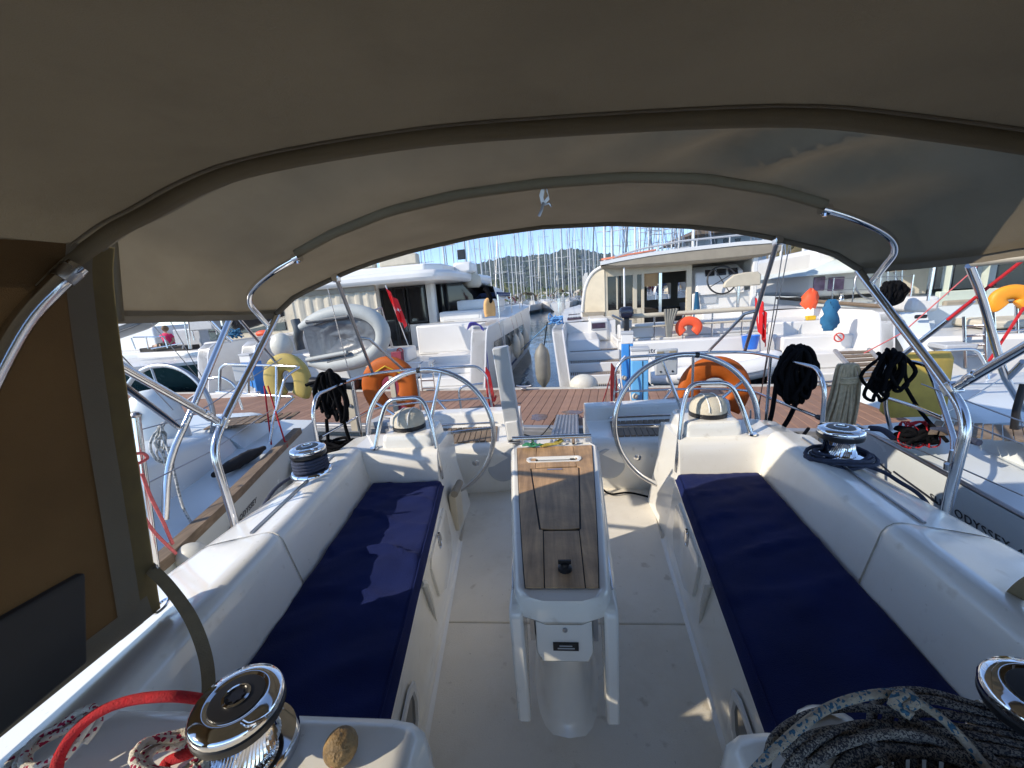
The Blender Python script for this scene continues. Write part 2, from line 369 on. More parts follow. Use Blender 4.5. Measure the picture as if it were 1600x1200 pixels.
# seat sides (fillet at the sole, rounded top edge) as one loft per side
def seat_sec(s, y, dz=0):
    w, e = w_fl(y), e_in(y)
    pr = [(w-.012, SZ+.001), (w+.004, SZ+.006), (w+.014, SZ+.03), ((w+e)/2+.012, 1.03), (e+.002, 1.195), (e+.008, 1.222), (e+.03, 1.236), (x_out(y)+.03, 1.236)]
    return [Vector((s*x, y, z)) for x, z in pr]
for s in (-1, 1):
    m = M(); m.loft([seat_sec(s, .3+i*.0972) for i in range(19)]); st = O('seat_moulding', m, GEL, boat, angle=50)
    # aft end wall of the seat box and console, then the face behind the wheel
    ol = [(1.99, SZ-.01), (1.985, 1.225), (2.0, 1.36), (2.012, 1.415), (2.03, 1.44), (2.06, 1.452), (2.3, 1.452), (2.36, 1.44), (2.4, 1.40), (2.42, 1.2), (2.5, SZ-.01)]
    m = M(); q_ = [Vector((s*(w_fl(2)+.03+(e_in(2)+.021-w_fl(2)-.03)*min(1, (z-SZ)/.38)), y, z)) for y, z in ol]; m.add(q_, [list(range(len(ol)))])
    m.loft([q_[8:], [Vector((s*1.3, p.y+.06, p.z)) for p in q_[8:]]]); O('console_side', m, GEL, boat, angle=30)
    # locker door, its latch, a drain channel and the small window in the seat side
    def side(y, z, off): 
        w, e = w_fl(y), e_in(y); t = (z-SZ)/(1.236-SZ); return Vector((s*(w+(e-w)*t+.012*(1-t)-off), y, z))
    door = M(); pl = [(1.40, 1.15), (1.43, 1.18), (1.86, 1.17), (1.90, 1.13), (1.88, .98), (1.82, .92), (1.58, .9), (1.45, .97)]
    door.loft([[side(y, z, -.01) for y, z in pl], [side(y, z, .005) for y, z in pl], [side(y-.006 if y > 1.65 else y+.006, z-.006 if z > 1.05 else z+.006, .008) for y, z in pl]], closed=True, cap=True)
    dr = O('locker_door', door, GEL, boat, angle=25)
    m = M(); q = side(1.6, 1.145, .012); m.tube(ellipse(q, .022, .034, (0, 1, 0), (0, 0, 1), 16), .004, 6, True); m.tube([q+Vector((0, 0, .045)), q-Vector((0, 0, .02))], .007, 6); O('latch', m, CHROME, dr)
    m = M(); m.tube([side(1.22, 1.225, .0), side(1.25, 1.2, .006), side(1.30, 1.08, .004), side(1.36, .92, -.006)], [.012, .014, .012, .004], 8); O('drain_channel', m, GELD, boat)
    fr_, gl = M(), M(); wn = [(.60, .95), (.62, 1.09), (.68, 1.12), (.90, 1.12), (.955, 1.09), (.97, 1.02), (.955, .95), (.90, .92), (.66, .92)]
    cx, cz = .79, 1.02
    fr_.loft([[side(y, z, .002) for y, z in wn], [side(y, z, .01) for y, z in wn], [side(cx+(y-cx)*.88, cz+(z-cz)*.8, .011) for y, z in wn], [side(cx+(y-cx)*.86, cz+(z-cz)*.76, .0) for y, z in wn]], closed=True)
    wf = O('cabin_window', fr_, WHITE2, boat, angle=30)
    gl.add([side(cx+(y-cx)*.88, cz+(z-cz)*.8, .003) for y, z in wn], [list(range(9))]); O('window_pane', gl, DGLASS, wf)

# coamings: backrest, crest and flat top; two lengths per side with a moulded step between
def coam(s, y, up=0, out=0):
    xo = x_out(y)
    pr = [(xo-.012, 1.225), (xo+.012, 1.32), (xo+.036, 1.42), (xo+.043, 1.445+up), (xo+.056, 1.463+up), (xo+.076, 1.474+up), (xo+.10, 1.475+up), (xo+.25, 1.445), (1.32, 1.424), (1.36, 1.408), (1.384, 1.385), (1.394, 1.345), (1.41, 1.2), (1.42, 1.08)]
    return [Vector((s*(x-out if i < 6 else x), y, z)) for i, (x, z) in enumerate(pr)]
for s in (-1, 1):
    m = M(); ys = [1.19+i*.06 for i in range(15)]
    secs = [coam(s, y) for y in ys]
    m.loft([coam(s, 1.192, -.02, -.03)] + secs); O('coaming', m, GEL, boat, angle=60)
    m = M(); ys = [.16, .3, .45, .6, .75, .9, 1.05, 1.12, 1.15]
    m.loft([coam(s, y, .016, .016) for y in ys] + [coam(s, 1.168, .012, .012), coam(s, 1.18, .0, .0), coam(s, 1.184, -.03, -.03)]); O('coaming', m, GEL, boat, angle=60)
    # aft coaming: panel facing forward behind the seat end, top deck, rounded corner
    m = M()
    def aft(x): return [Vector((s*x, yy, zz)) for yy, zz in ((1.985, 1.225), (2.0, 1.36), (2.012, 1.415), (2.03, 1.44), (2.06, 1.452), (2.3, 1.452), (2.36, 1.44), (2.4, 1.40), (2.42, 1.2))]
    m.loft([aft(x) for x in (e_in(2)+.02, .8, .95, 1.05, 1.12, 1.2)])
    m.loft([aft(1.2), [Vector((s*1.31, p.y if p.y > 2.1 else p.y-.02, p.z-.02)) for p in aft(1.2)], [Vector((s*1.38, p.y, min(p.z, 1.36))) for p in aft(1.2)], [Vector((s*1.40, p.y, min(p.z, 1.2))) for p in aft(1.2)]])
    O('aft_coaming', m, GEL, boat, angle=60)
    m = M(); m.tube([(s*(x_out(y)+.175), y, 1.466) for y in (1.2, 1.5, 1.95)], .005, 6); O('coaming_rail', m, DSTEEL, boat)
    # helm console hump
    m = M(); m.loft([[Vector((s*(.86+dx*k), 2.19+dy*k*(1 if dy > 0 else .9), z)) for dx, dy in ((-.155, -.11), (-.15, -.14), (-.12, -.15), (.12, -.15), (.15, -.14), (.155, -.11), (.155, .12), (.12, .16), (-.12, .16), (-.155, .12))]
        for z, k in ((1.43, 1.04), (1.452, 1.0), (1.49, .965), (1.515, .94), (1.526, .90), (1.53, .8))], closed=True, cap=True)
    O('helm_console', m, GEL, boat, angle=60)

# transom lockers with teak helm seats either side of the walk-through
for s in (-1, 1):
    def tl(x, yf):
        return [Vector((s*x, y, z)) for y, z in ((yf+.05, SZ-.02), (yf+.02, .88), (yf-.01, 1.0), (yf-.03, 1.13), (yf-.01, 1.19), (yf+.03, 1.215), (yf+.08, 1.222), (3.06, 1.222), (3.09, 1.235), (3.115, 1.31), (3.14, 1.335), (3.24, 1.34), (3.27, 1.32), (3.34, 1.0), (3.42, .4))]
    m = M(); S2 = [tl(x, yf) for x, yf in ((.275, 2.68), (.285, 2.655), (.31, 2.64), (.45, 2.62), (.7, 2.61), (1.0, 2.57), (1.25, 2.5), (1.42, 2.44))]
    m.loft(S2); m.add(S2[0], [list(range(15))]); lk = O('transom_locker', m, GEL, boat, angle=50)
    for k in range(12):
        x0 = .43+k*.043; mm = M()
        mm.prism([(s*x0, 2.70-.02*k/12, 1.2225), (s*(x0+.037), 2.70-.02*k/12, 1.2225), (s*(x0+.037+.03), 3.03, 1.2225), (s*(x0+.03), 3.03, 1.2225)], (0, 0, .011)); O('teak_slat', mm, TEAKG, lk)
    m = M(); nrm = rot('X', 82) @ rot('Y', 0)
    mx = Matrix.Rotation(R(84), 4, 'X')
    m.lathe([(.112, 0), (.112, .008), (.104, .013), (.0, .014)], (s*.385, 2.612, 1.06), 28, mx); hc = O('hatch_cover', m, GREYW, lk, angle=30)
    m = M(); m.lathe([(.012, 0), (.03, .002), (.034, .012), (.02, .02), (.0, .021)], (s*.58, 2.605, 1.115), 16, mx); O('locker_latch', m, CHROME, lk)
    m = M(); m.prism([(s*.50, 2.60, 1.12), (s*.76, 2.59, 1.12), (s*.76, 2.595, 1.08), (s*.68, 2.6, 1.065), (s*.55, 2.605, 1.065), (s*.50, 2.605, 1.08)], (0, -.008, 0)); O('locker_lid_lip', m, GEL, lk, bevel=.004)
    m = M(); m.tube(fil([(s*.46, 3.06, 1.25), (s*.46, 3.0, 1.275), (s*.95, 3.0, 1.275), (s*.95, 3.06, 1.25)], .03), .008, 8); O('seat_rail', m, STEEL, lk)
m = M(); m.box(-.28, .28, 2.6, 3.12, .6, .86); O('stern_step', m, SOLE, boat, bevel=.01)
m = M(); m.box(-.9, .9, 3.1, 3.5, .2, .5); O('swim_platform', m, GEL, boat, bevel=.02)

# cabin top either side of the companionway with hand grips
for s in (-1, 1):
    m = M()
    pr = [(.255, .9), (.262, 1.40), (.27, 1.452), (.29, 1.474), (.33, 1.482), (.8, 1.482), (1.0, 1.475)]
    def cs(y, dz, dx): return [Vector((s*(x+dx), y, z+dz if z > 1.3 else z)) for x, z in pr]
    m.loft([cs(-.6, 0, 0), cs(.45, 0, 0), cs(.535, 0, .002), cs(.56, -.006, .008), cs(.575, -.025, .02), cs(.583, -.06, .03), cs(.585, -.4, .035)])
    ct = O('cabin_top', m, GEL, boat, angle=60)
    m = M(); m.tube(fil([(s*.288, .425, 1.46), (s*.288, .425, 1.525), (s*.288, .22, 1.535), (s*.288, .22, 1.46)], .05, 6), .019, 12); O('grab_handle', m, TEAK, ct)

# ---------------------------------------------------------------- compasses on the consoles
for s, nm in ((-1, 'left'), (1, 'right')):
    c = T('compass', 'cream compass cover dome on the %s helm console' % nm, 'compass', (s*.88, 2.19, 1.53), group='compass domes on the helm consoles')
    m = M(); m.lathe([(.098, 0), (.1, .008), (.1, .028)], (s*.88, 2.19, 1.528), 28); O('base_ring', m, BLACK, c)
    m = M(); m.lathe([(.097, .018), (.098, .05), (.09, .085), (.068, .108), (.035, .12), (.0, .122)], (s*.88, 2.19, 1.528), 28); 
    O('cover', m, CREAM, c, angle=60)
    m = M()
    for dx in (-.03, .03): m.tube([(s*.88+dx, 2.19+.1*math.cos(a), 1.53+.045+.077*math.sin(a)) for a in [R(k*15) for k in range(0, 13)]], .0035, 6)
    O('seam', m, WHITE2, c)
# ---------------------------------------------------------------- guard rails on the consoles
for s, nm in ((-1, 'left'), (1, 'right')):
    m = M(); p = fil([(s*1.06, 2.06, 1.44), (s*1.02, 2.1, 1.60), (s*.955, 2.1, 1.735), (s*.745, 2.1, 1.74), (s*.705, 2.08, 1.62), (s*.665, 2.03, 1.32), (s*.675, 2.06, 1.25)], .06); m.tube(p, .0125, 10)
    g = T1('console_guard_rail', 'bent steel guard rail in front of the %s steering wheel' % nm, 'guard rail', m, STEEL, group='guard rails round the helm consoles')
    m = M(); m.tube([(s*.69, 2.07, 1.45), (s*.74, 2.1, 1.45)], .012, 8); m.lathe([(.025, 0), (.025, .008)], (s*1.06, 2.06, 1.45), 12); O('rail_foot', m, CHROME, g).location = (0, 0, 0)
    for ch in g.children: ch.data.transform(Matrix.Translation(Vector((0, 0, 0))))
# ---------------------------------------------------------------- steering wheels
for s, nm in ((-1, 'left'), (1, 'right')):
    c0 = Vector((s*.83, 2.40, 1.41)); Rw = .435
    wtilt = Matrix.Translation(c0) @ Matrix.Rotation(R(-6), 4, 'X')
    wh = T('steering_wheel', 'large steel steering wheel at the %s helm' % nm, 'steering wheel', c0, group='twin steering wheels')
    pl = lambda r, a, dy=0: wtilt @ Vector((r*math.cos(a), dy, r*math.sin(a)))
    m = M(); m.tube([pl(Rw, 2*math.pi*i/64) for i in range(64)], .0165, 10, True); O('rim', m, STEEL, wh, angle=80)
    off = R(75 if s < 0 else 108)
    for k in range(5):
        a = off + 2*math.pi*k/5; m = M(); m.tube([pl(.03, a, -.03), pl(.12, a, -.035), pl(Rw-.01, a)], [.013, .012, .009], 8); O('spoke', m, STEEL, wh)
    m = M(); m.lathe([(.05, -.03), (.055, 0), (.05, .05), (.03, .16)], c0, 20, Matrix.Rotation(R(-90), 4, 'X')); O('hub', m, CHROME, wh)
    m = M(); a = R(95 if s < 0 else 80); m.tube([pl(Rw, a-R(1.6)), pl(Rw, a), pl(Rw, a+R(1.6))], .0185, 10); O('king_spoke_band', m, BLACK, wh)

# ---------------------------------------------------------------- cushions
def cushion(s, label, fold):
    m = M(); NU, NV = 30, 64; y0, y1 = .52, 1.985; g = []
    for j in range(NV+1):
        t = j/NV; y = y0+(y1-y0)*t; xi, xo = e_in(y)-.008, x_out(y)-.006; row = []
        for i in range(NU+1):
            u = i/NU; x = xi+(xo-xi)*u
            d = min(u*(xo-xi), (1-u)*(xo-xi), (y-y0), (y1-y)); rd = min(d, .03)/.03
            z = 1.238 + .042*(1-(1-rd)**2)**.5
            n1 = noise.fractal(Vector((x*2.2*s+y*1.5+fold, y*9-x*s*4.5, 3.3+fold)), .8, 2.0, 4)
            n2 = noise.noise(Vector((x*5*s, y*5, fold*3)))
            z += rd*(.011*n1+.005*n2)*(1 if s < 0 else .75)
            ridge = 0
            for (ya, sl, wd_, h) in ((1.32, .22, .018, .011), (1.56, .30, .016, .009), (1.75, .26, .014, .009), (1.12, .18, .02, .008), (1.88, .35, .012, .006)):
                dd = (y-ya-sl*(x-.7)-.03*n2)/(wd_*.72); wd_ = wd_; ridge += 1.5*h*math.exp(-dd*dd)*(.6+.5*n2)
            z += ridge*rd*(1.6 if s < 0 else .8)
            row.append(Vector((s*x, y + (.01*n2 if 0 < j < NV else 0), z)))
        g.append(row)
    m.loft(g)
    # sides
    per = g[0] + [r[-1] for r in g[1:]] + g[-1][-2::-1] + [r[0] for r in g[-2:0:-1]]
    m.loft([per, [Vector((p.x, p.y, 1.2375)) for p in per]], closed=True)
    o = T1('seat_cushion', label, 'cushion', m, NAVY, group='navy cockpit seat cushions', angle=70)
    b = BASE[o.name]
    pm = M(); pm.tube([r[1]+Vector((0, 0, .002)) for r in g[2:-2]], .003, 6); O('piping', pm, NAVY, o)
    return o
cushion(-1, 'navy cushion on the left cockpit seat, half in sunlight', 0)
cushion(1, 'navy cushion on the right cockpit seat, almost wholly in shade', 5.7)

# ---------------------------------------------------------------- cockpit table
tb = T('cockpit_table', 'teak topped cockpit table with folded white leaves', 'table', (0, 1.1, SZ))
def hw(y): return .097+(.195-.097)*((y-.87)/1.01)**.9 if y > .87 else .097
m = M()
def rim(y, k=1, dz=0): return [Vector((sx*(hw(y)+.032)*k, y, 1.478+dz)) for sx in (-1, 1)]
ysr = [.88, .95, 1.1, 1.3, 1.5, 1.7, 1.86]
outl = [Vector((-(hw(y)+.03), y, 0)) for y in ysr[::-1]] + [Vector((-(hw(.87)+.012), .845, 0)), Vector((-.06, .828, 0)), Vector((.06, .828, 0)), Vector(((hw(.87)+.012), .845, 0))] + [Vector((hw(y)+.03, y, 0)) for y in ysr] + [Vector((.2, 1.905, 0)), Vector((-.2, 1.905, 0))]
cen = Vector((0, 1.4, 0))
def ring(k, z): return [Vector((p.x*(1-k*.08/max(.1, abs(p.x)) if abs(p.x) > .01 else 1), cen.y+(p.y-cen.y)*(1-k*.02), z)) for p in outl]
m.loft([ring(.3, 1.43), ring(0, 1.445), ring(0, 1.48), ring(.1, 1.496), ring(.22, 1.502), ring(.34, 1.497)], closed=True, cap=True); O('table_rim', m, GEL, tb, angle=60)
m = M(); ii = [Vector((sx*hw(y), y, 1.4975)) for sx, yy in ((-1, ysr[::-1]), (1, ysr)) for y in yy]; m.prism(ii, (0, 0, .002)); O('caulk_bed', m, CAULK, tb)
# planks: left, centre pieces, right, with an inset lid
def plank(poly, nm='teak_plank', dz=0):
    mm = M(); mm.prism([Vector((x, y, 1.4995)) for x, y in poly], (0, 0, .0045+dz)); return O(nm, mm, TEAK, tb, bevel=.0012, seg=1)
lx = lambda y: -.045-.02*(y-.88); rx = lambda y: .062+.02*(y-.88)
G = .0016
YS = [.876, 1.0, 1.13]
plank([(-hw(y)+.003, y) for y in (1.862, 1.6, 1.3, 1.0, .876)] + [(lx(y)-G, y) for y in (.876, 1.135)] + [(-.064, 1.137), (-.112, 1.605), (-.10, 1.61), (lx(1.61)-.03, 1.61), (lx(1.65)-.03, 1.862)])
plank([(hw(y)-.003, y) for y in (1.862, 1.6, 1.3, 1.0, .876)] + [(rx(y)+G, y) for y in (.876, 1.135)] + [(.074, 1.137), (.108, 1.605), (.10, 1.61), (rx(1.61)+.02, 1.61), (rx(1.61)+.02, 1.862)])
plank([(lx(.876)+G, .876), (rx(.876)-G, .876), (rx(1.13)-G, 1.128), (lx(1.13)+G, 1.128)])
plank([(lx(1.61)-.03+G, 1.616), (rx(1.61)+.02-G, 1.616), (rx(1.61)+.02-G, 1.668), (lx(1.61)-.03+G, 1.668)])
plank([(lx(1.61)-.03+G, 1.726), (rx(1.61)+.02-G, 1.726), (rx(1.61)+.02-G, 1.862), (lx(1.61)-.03+G, 1.862)])
lid = plank([(-.058, 1.142), (-.03, 1.136), (.04, 1.136), (.068, 1.142), (.102, 1.603), (-.106, 1.603)], 'lid', .001)
m = M(); m.tube([(-.035, 1.585, 1.506), (.03, 1.585, 1.506)], .004, 6); O('lid_catch', m, CHROME, lid)
m = M(); m.loft([[Vector((-.005, 1.697, 1.5))+Vector((a*x, b*y, z)) for x, y in ((-1, -.3), (-.9, -1), (.9, -1), (1, -.3), (1, .5), (.9, 1), (-.9, 1), (-1, .5))] for a, b, z in ((.128, .029, 0), (.128, .029, .008), (.115, .022, .008), (.105, .016, -.0))], closed=True, cap=True); O('recessed_handle', m, WHITE2, tb, angle=30)
m = M(); m.tube([(-.08, 1.697, 1.507), (.07, 1.697, 1.507)], .008, 8); O('handle_bar', m, WHITE2, tb)
m = M(); m.tube([(-.215, 1.885, 1.545), (.19, 1.885, 1.545)], .011, 10); O('fiddle_rail', m, STEEL, tb)
for x in (-.11, .10): m = M(); m.tube([(x, 1.885, 1.5), (x, 1.885, 1.545)], .008, 8); O('rail_post', m, STEEL, tb)
m = M(); m.lathe([(.020, 0), (.019, .010), (.013, .014), (.012, .02), (.0, .022)], (.012, .945, 1.504), 16); m.box(-.006, .03, .942, .948, 1.522, 1.533); O('filler_knob', m, BLACK, tb)
for s in (-1, 1):    # folded leaves
    m = M(); m.prism([(s*.104, .835, 1.10), (s*.104, .835, 1.45), (s*.104, .85, 1.468), (s*(.104), 1.0, 1.47), (s*(.185), 1.8, 1.47), (s*.185, 1.8, 1.12), (s*.104, .88, 1.085)], (s*.036, 0, 0)); O('leaf', m, GEL, tb, bevel=.008)
    m = M(); m.tube([(s*.134, .90, 1.478), (s*.205, 1.84, 1.478)], .003, 6); O('leaf_hinge', m, STEEL, tb)
    m = M(); m.box(s*.083-.006, s*.083+.006, .852, .87, 1.36, 1.44); O('leaf_bracket', m, DSTEEL, tb)
m = M()
def bx(y, hx, z0, z1): return [Vector((a*hx, y, z)) for a, z in ((-1, z1), (-.98, z0+.03), (-.8, z0), (.8, z0), (.98, z0+.03), (1, z1))]
m.loft([bx(.862, .074, 1.285, 1.47), bx(.868, .078, 1.275, 1.47), bx(1.4, .1, 1.25, 1.47), bx(1.8, .14, 1.25, 1.47)], cap=True); bxo = O('ice_box', m, GEL, tb, angle=50)
m = M(); m.lathe([(.006, 0), (.007, .003), (.0, .004)], (.003, .862, 1.385), 12, Matrix.Rotation(R(90), 4, 'X')); O('lock_screw', m, DSTEEL, bxo)
m = M(); m.box(-.031, .037, .857, .861, 1.322, 1.346); pl_ = O('warning_plate', m, BLACK, tb)

for z_, x0_, x1_ in ((1.338, -.014, .02), (1.330, -.019, .026)): m = M(); m.box(x0_, x1_, .8562, .857, z_-.0016, z_+.0016); O('print_line', m, GREYW, pl_)
m = M()
def ft(z, hx, yf, yb): return [Vector((hx*math.copysign(abs(math.cos(a))**.6, math.cos(a)), yf+(yb-yf)*.35*(1+math.sin(a)) if math.sin(a) < 0 else (yf+(yb-yf)*.35)+(yb-yf)*.65*math.sin(a), z)) for a in [2*math.pi*k/24 for k in range(24)]]
m.loft([ft(SZ-.005, .125, .985, 1.75), ft(SZ+.010, .112, 1.0, 1.74), ft(SZ+.035, .098, 1.02, 1.72), ft(.95, .09, 1.035, 1.7), ft(1.10, .084, 1.0, 1.7), ft(1.26, .078, .93, 1.7)], closed=True); O('table_foot', m, GEL, tb, angle=60)
# green and yellow line tied round the fiddle post
m = M(); m.tube(crv([(-.14+.03*math.cos(a)+.001*a*3, 1.86+.014*math.sin(a), 1.513+.004*(i % 3)) for i, a in enumerate([k*.9 for k in range(22)])], 3), .0045, 6)
g = T1('green_rope', 'small twist of green cord on the aft end of the teak table', 'cord', m, mat('green_cord', (.03, .22, .12), .8, var=.3, vs=90))
m = M(); m.tube(crv([(-.07, 1.85, 1.512), (-.04, 1.868, 1.515), (.0, 1.88, 1.512), (.03, 1.905, 1.52), (.045, 1.893, 1.52), (.02, 1.872, 1.515), (-.02, 1.86, 1.513), (-.06, 1.846, 1.513)], 5), .006, 6)
T1('yellow_rope', 'short yellow cord lying along the fiddle rail of the table', 'cord', m, mat('yellow_cord', (.5, .4, .08), .8, var=.25, vs=90))

# beige pouch on the left console side
pc = T('winch_handle_pocket', 'beige pouch hanging at the aft end of the left seat', 'pouch', (-.62, 2.1, .9))
m = M(); m.loft([[Vector((x, y, z)) for x, y in ((-.645, 2.05), (-.60, 2.05), (-.60, 2.19), (-.645, 2.19))] for z in (.9, 1.14)], closed=True, cap=True); O('pouch', m, BEIGE, pc, bevel=.008)
m = M(); m.tube([(-.605, 2.045, 1.15), (-.605, 2.195, 1.15)], .022, 10); O('rolled_flap', m, BEIGED, pc)

# ---------------------------------------------------------------- winches
def winch(base, k, label, group, tilt=0, wrap=None, dark=False):
    b = Vector(base); t = T('sheet_winch', label, 'winch', b, group=group)
    mx = Matrix.Rotation(R(tilt), 4, 'Y') @ Matrix.Scale(k, 4)
    m = M(); m.lathe([(.096, 0), (.1, .006), (.1, .02), (.094, .03), (.07, .036)], b, 40, mx); O('base', m, CHROME, t, angle=40)
    m = M()
    prof = [(.066, .034), (.062, .045), (.056, .06), (.055, .085), (.06, .1), (.07, .108)]
    n = 104; vs = []
    for r, z in prof:
        for j in range(n):
            q = r*(1+(.025 if j % 2 else -.025)*(1 if .04 < z < .105 else 0)); a = 2*math.pi*(j/n+z*.9); vs.append(mx @ Vector((q*math.cos(a), q*math.sin(a), z))+b)
    m.add(vs, [[i*n+j, i*n+(j+1) % n, (i+1)*n+(j+1) % n, (i+1)*n+j] for i in range(len(prof)-1) for j in range(n)]); O('drum', m, CHROME, t, angle=20)
    m = M(); m.lathe([(.07, .106), (.083, .11), (.086, .118), (.086, .128), (.08, .134), (.0, .134)], b, 40, mx); O('jaw_ring', m, BLACK, t, angle=40)
    m = M(); m.lathe([(.083, .13), (.086, .136), (.086, .146), (.08, .154), (.062, .158), (.056, .1585), (.05, .154)], b, 44, mx); O('top_ring', m, CHROME, t, angle=50)
    m = M(); m.lathe([(.055, .150), (.05, .158), (.03, .160), (.0, .160)], b, 36, mx); O('cap', m, BLACK, t, angle=40)
    m = M(); m.lathe([(.026, .159), (.026, .163), (.021, .164), (.020, .159)], b, 28, mx); O('socket_ring', m, CHROME, t, angle=40)
    m = M(); st = []
    for i in range(16):
        r = .017 if i % 2 else .012; st.append(mx @ Vector((r*math.cos(i*math.pi/8), r*math.sin(i*math.pi/8), .1605))+b)
    m.prism(st, (0, 0, .0015)); O('socket', m, STRIPE, t)
    m = M(); p = [(.05, -.045, .158), (.07, -.05, .16), (.086, -.035, .157), (.09, -.02, .152)]
    m.tube([mx @ Vector(q)+b for q in crv(p, 4)], .004*k, 8); O('feeder_arm', m, CHROME, t)
    return t, mx, b
def wraps(b, mx, r0, z0, n, material, name, label, cat, rr=.007, tail=None, grp=None):
    m = M(); p = []
    for i in range(n*18+1):
        a = i/18*2*math.pi; p.append(mx @ Vector(((r0+.004*math.sin(i*.7))*math.cos(a), (r0+.004*math.sin(i*.7))*math.sin(a), z0+i/18*rr*1.8)) + b)
    if tail: p = p + crv([p[-1]]+[Vector(q) for q in tail], 6)[1:]
    m.tube(p, rr, 8); return T1(name, label, cat, m, material, group=grp, angle=80)
I4 = Matrix.Identity(4)
t, mx, b = winch((-1.235, 1.72, 1.455), .98, 'chrome sheet winch on the left coaming wound with navy rope', 'sheet winches on the coamings')
wraps(b, mx, .074, .03, 4, NAVYR, 'winch_rope', 'navy rope wound round the left coaming winch', 'rope', .009, [(-1.33, 1.74, 1.455), (-1.385, 1.62, 1.42), (-1.43, 1.5, 1.3)])
t, mx, b = winch((1.24, 1.70, 1.455), .98, 'chrome sheet winch on the right coaming with rope piled at its foot', 'sheet winches on the coamings')
m = M(); p = []
for i in range(80):
    a = i*.36; r = .08+.03*(.5+.5*math.sin(i*.23)); p.append(Vector((1.24+r*1.2*math.cos(a), 1.685+r*math.sin(a)*.9, 1.462+.035*(i/80)+.008*math.sin(i*.9))))
p += crv([p[-1], (1.33, 1.62, 1.45), (1.37, 1.55, 1.425), (1.41, 1.48, 1.38), (1.44, 1.42, 1.25)], 6)[1:]
m.tube(p, .0082, 8); T1('rope_pile', 'navy rope piled loosely round the right coaming winch', 'rope', m, NAVYR, angle=80)
winch((-.578, .488, 1.482), .83, 'chrome winch beside a red rope on the left cabin top', 'cabin top winches', tilt=3)
winch((.735, .53, 1.482), .83, 'chrome winch half outside the frame beside the grey rope pile', 'cabin top winches', tilt=-5)
# wooden ball on a cord
wb = T('wooden_ball', 'worn wooden ball with a cord lying beside the left cabin winch', 'ball', (-.40, .49, 1.483))
m = M(); m.ball((-.40, .49, 1.508), .029, 20, (1, 1, .92)); O('ball', m, CORK, wb, angle=80)
m = M(); m.tube(crv([(-.402, .465, 1.50), (-.405, .44, 1.488), (-.41, .38, 1.487), (-.40, .3, 1.487)], 5), .004, 6); O('cord', m, WHITER, wb)
# ropes at lower left
m = M(); p = crv([at(355, 1185, z=1.53), at(318, 1160, z=1.53), at(262, 1172, z=1.53)], 5)
q = crv([at(312, 1092, z=1.565), at(270, 1088, z=1.60), at(210, 1093, z=1.605), at(160, 1110, z=1.60), at(120, 1140, z=1.58), at(95, 1178, z=1.555), at(86, 1215, z=1.53), at(85, 1260, z=1.50)], 6)
m.tube(q, .0088, 10); T1('red_rope', 'thick red rope arching from the left cabin winch', 'rope', m, REDR, angle=80)
m = M(); m.tube(crv([at(330, 1150, z=1.51), at(300, 1175, z=1.51), at(262, 1190, z=1.50), at(255, 1210, z=1.5)], 6), .0088, 10); T1('red_rope_end', 'short end of red rope behind the left cabin winch', 'rope', m, REDR, angle=80)
def coil(px, py, z, rx, ry, n, r, material, label, seed, name='rope_coil', squash=.5):
    rn = random.Random(seed); c = at(px, py, z=z); m = M(); p = []
    for i in range(n*14):
        a = i*2*math.pi/14; k = 1+.22*math.sin(i*.31+seed)+.1*rn.uniform(-1, 1)
        p.append(c+Vector((rx*k*math.cos(a), ry*k*math.sin(a), .01+.012*(i/14)*squash+.03*max(0, math.sin(a+seed))*k)))
    m.tube(crv(p, 2), r, 8); return T1(name, label, 'rope', m, material, angle=80)
coil(95, 1185, 1.50, .055, .04, 4, .0062, WHITER, 'loops of red flecked white rope in the lower left corner', 1)
coil(285, 1200, 1.50, .05, .035, 4, .0062, WHITER, 'loops of red flecked white rope in front of the left cabin winch', 4)
# rope pile at lower right
m = M(); rn = random.Random(5)
base = [at(1185, 1240, z=1.49), at(1222, 1168, z=1.545), at(1285, 1122, z=1.56), at(1385, 1116, z=1.56), at(1480, 1155, z=1.54), at(1580, 1235, z=1.50)]
for k in range(30):
    o = Vector((rn.uniform(-.015, .015)+.0035*k, -.0075*k+rn.uniform(-.01, .012), rn.uniform(-.022, .012)-.0006*k))
    m.tube(crv([p+o+Vector((rn.uniform(-.012, .012), rn.uniform(-.010, .010), rn.uniform(-.012, .010))) for p in base], 8), .0066*rn.uniform(.92, 1.08), 8)
for k in range(12):
    yy = .572-.014*k; m.tube(crv([Vector((.47+.01*k, yy-.06, 1.515)), Vector((.52+.01*k, yy-.005, 1.545-.003*k)), Vector((.60, yy+.012, 1.545-.003*k+rn.uniform(-.008, .008))), Vector((.69, yy-.012, 1.54)), Vector((.84, yy-.04, 1.52))], 6), .0066, 8)
m.tube(crv([at(1222, 1178, z=1.555), at(1245, 1160, z=1.56), at(1300, 1142, z=1.565), at(1350, 1150, z=1.565), at(1390, 1200, z=1.55)], 6), .007, 8)
T1('rope_heap', 'heap of grey flecked rope on the right cabin top', 'rope', m, GREYR, angle=80)
m = M(); m.tube(crv([at(1155, 1230, z=1.53), at(1215, 1168, z=1.565), at(1280, 1114, z=1.583), at(1340, 1090, z=1.588), at(1400, 1084, z=1.588), at(1450, 1107, z=1.58), at(1500, 1150, z=1.57), at(1560, 1225, z=1.54)], 6), .0066, 8)
T1('blue_fleck_rope', 'beige rope with blue flecks lying over the grey rope heap', 'rope', m, BLUER, angle=80)
m = M(); m.tube(crv([at(1395, 1105, z=1.592), at(1402, 1090, z=1.60), at(1420, 1085, z=1.60), at(1428, 1098, z=1.598), at(1412, 1108, z=1.592), at(1425, 1120, z=1.59)], 6), .0075, 8)
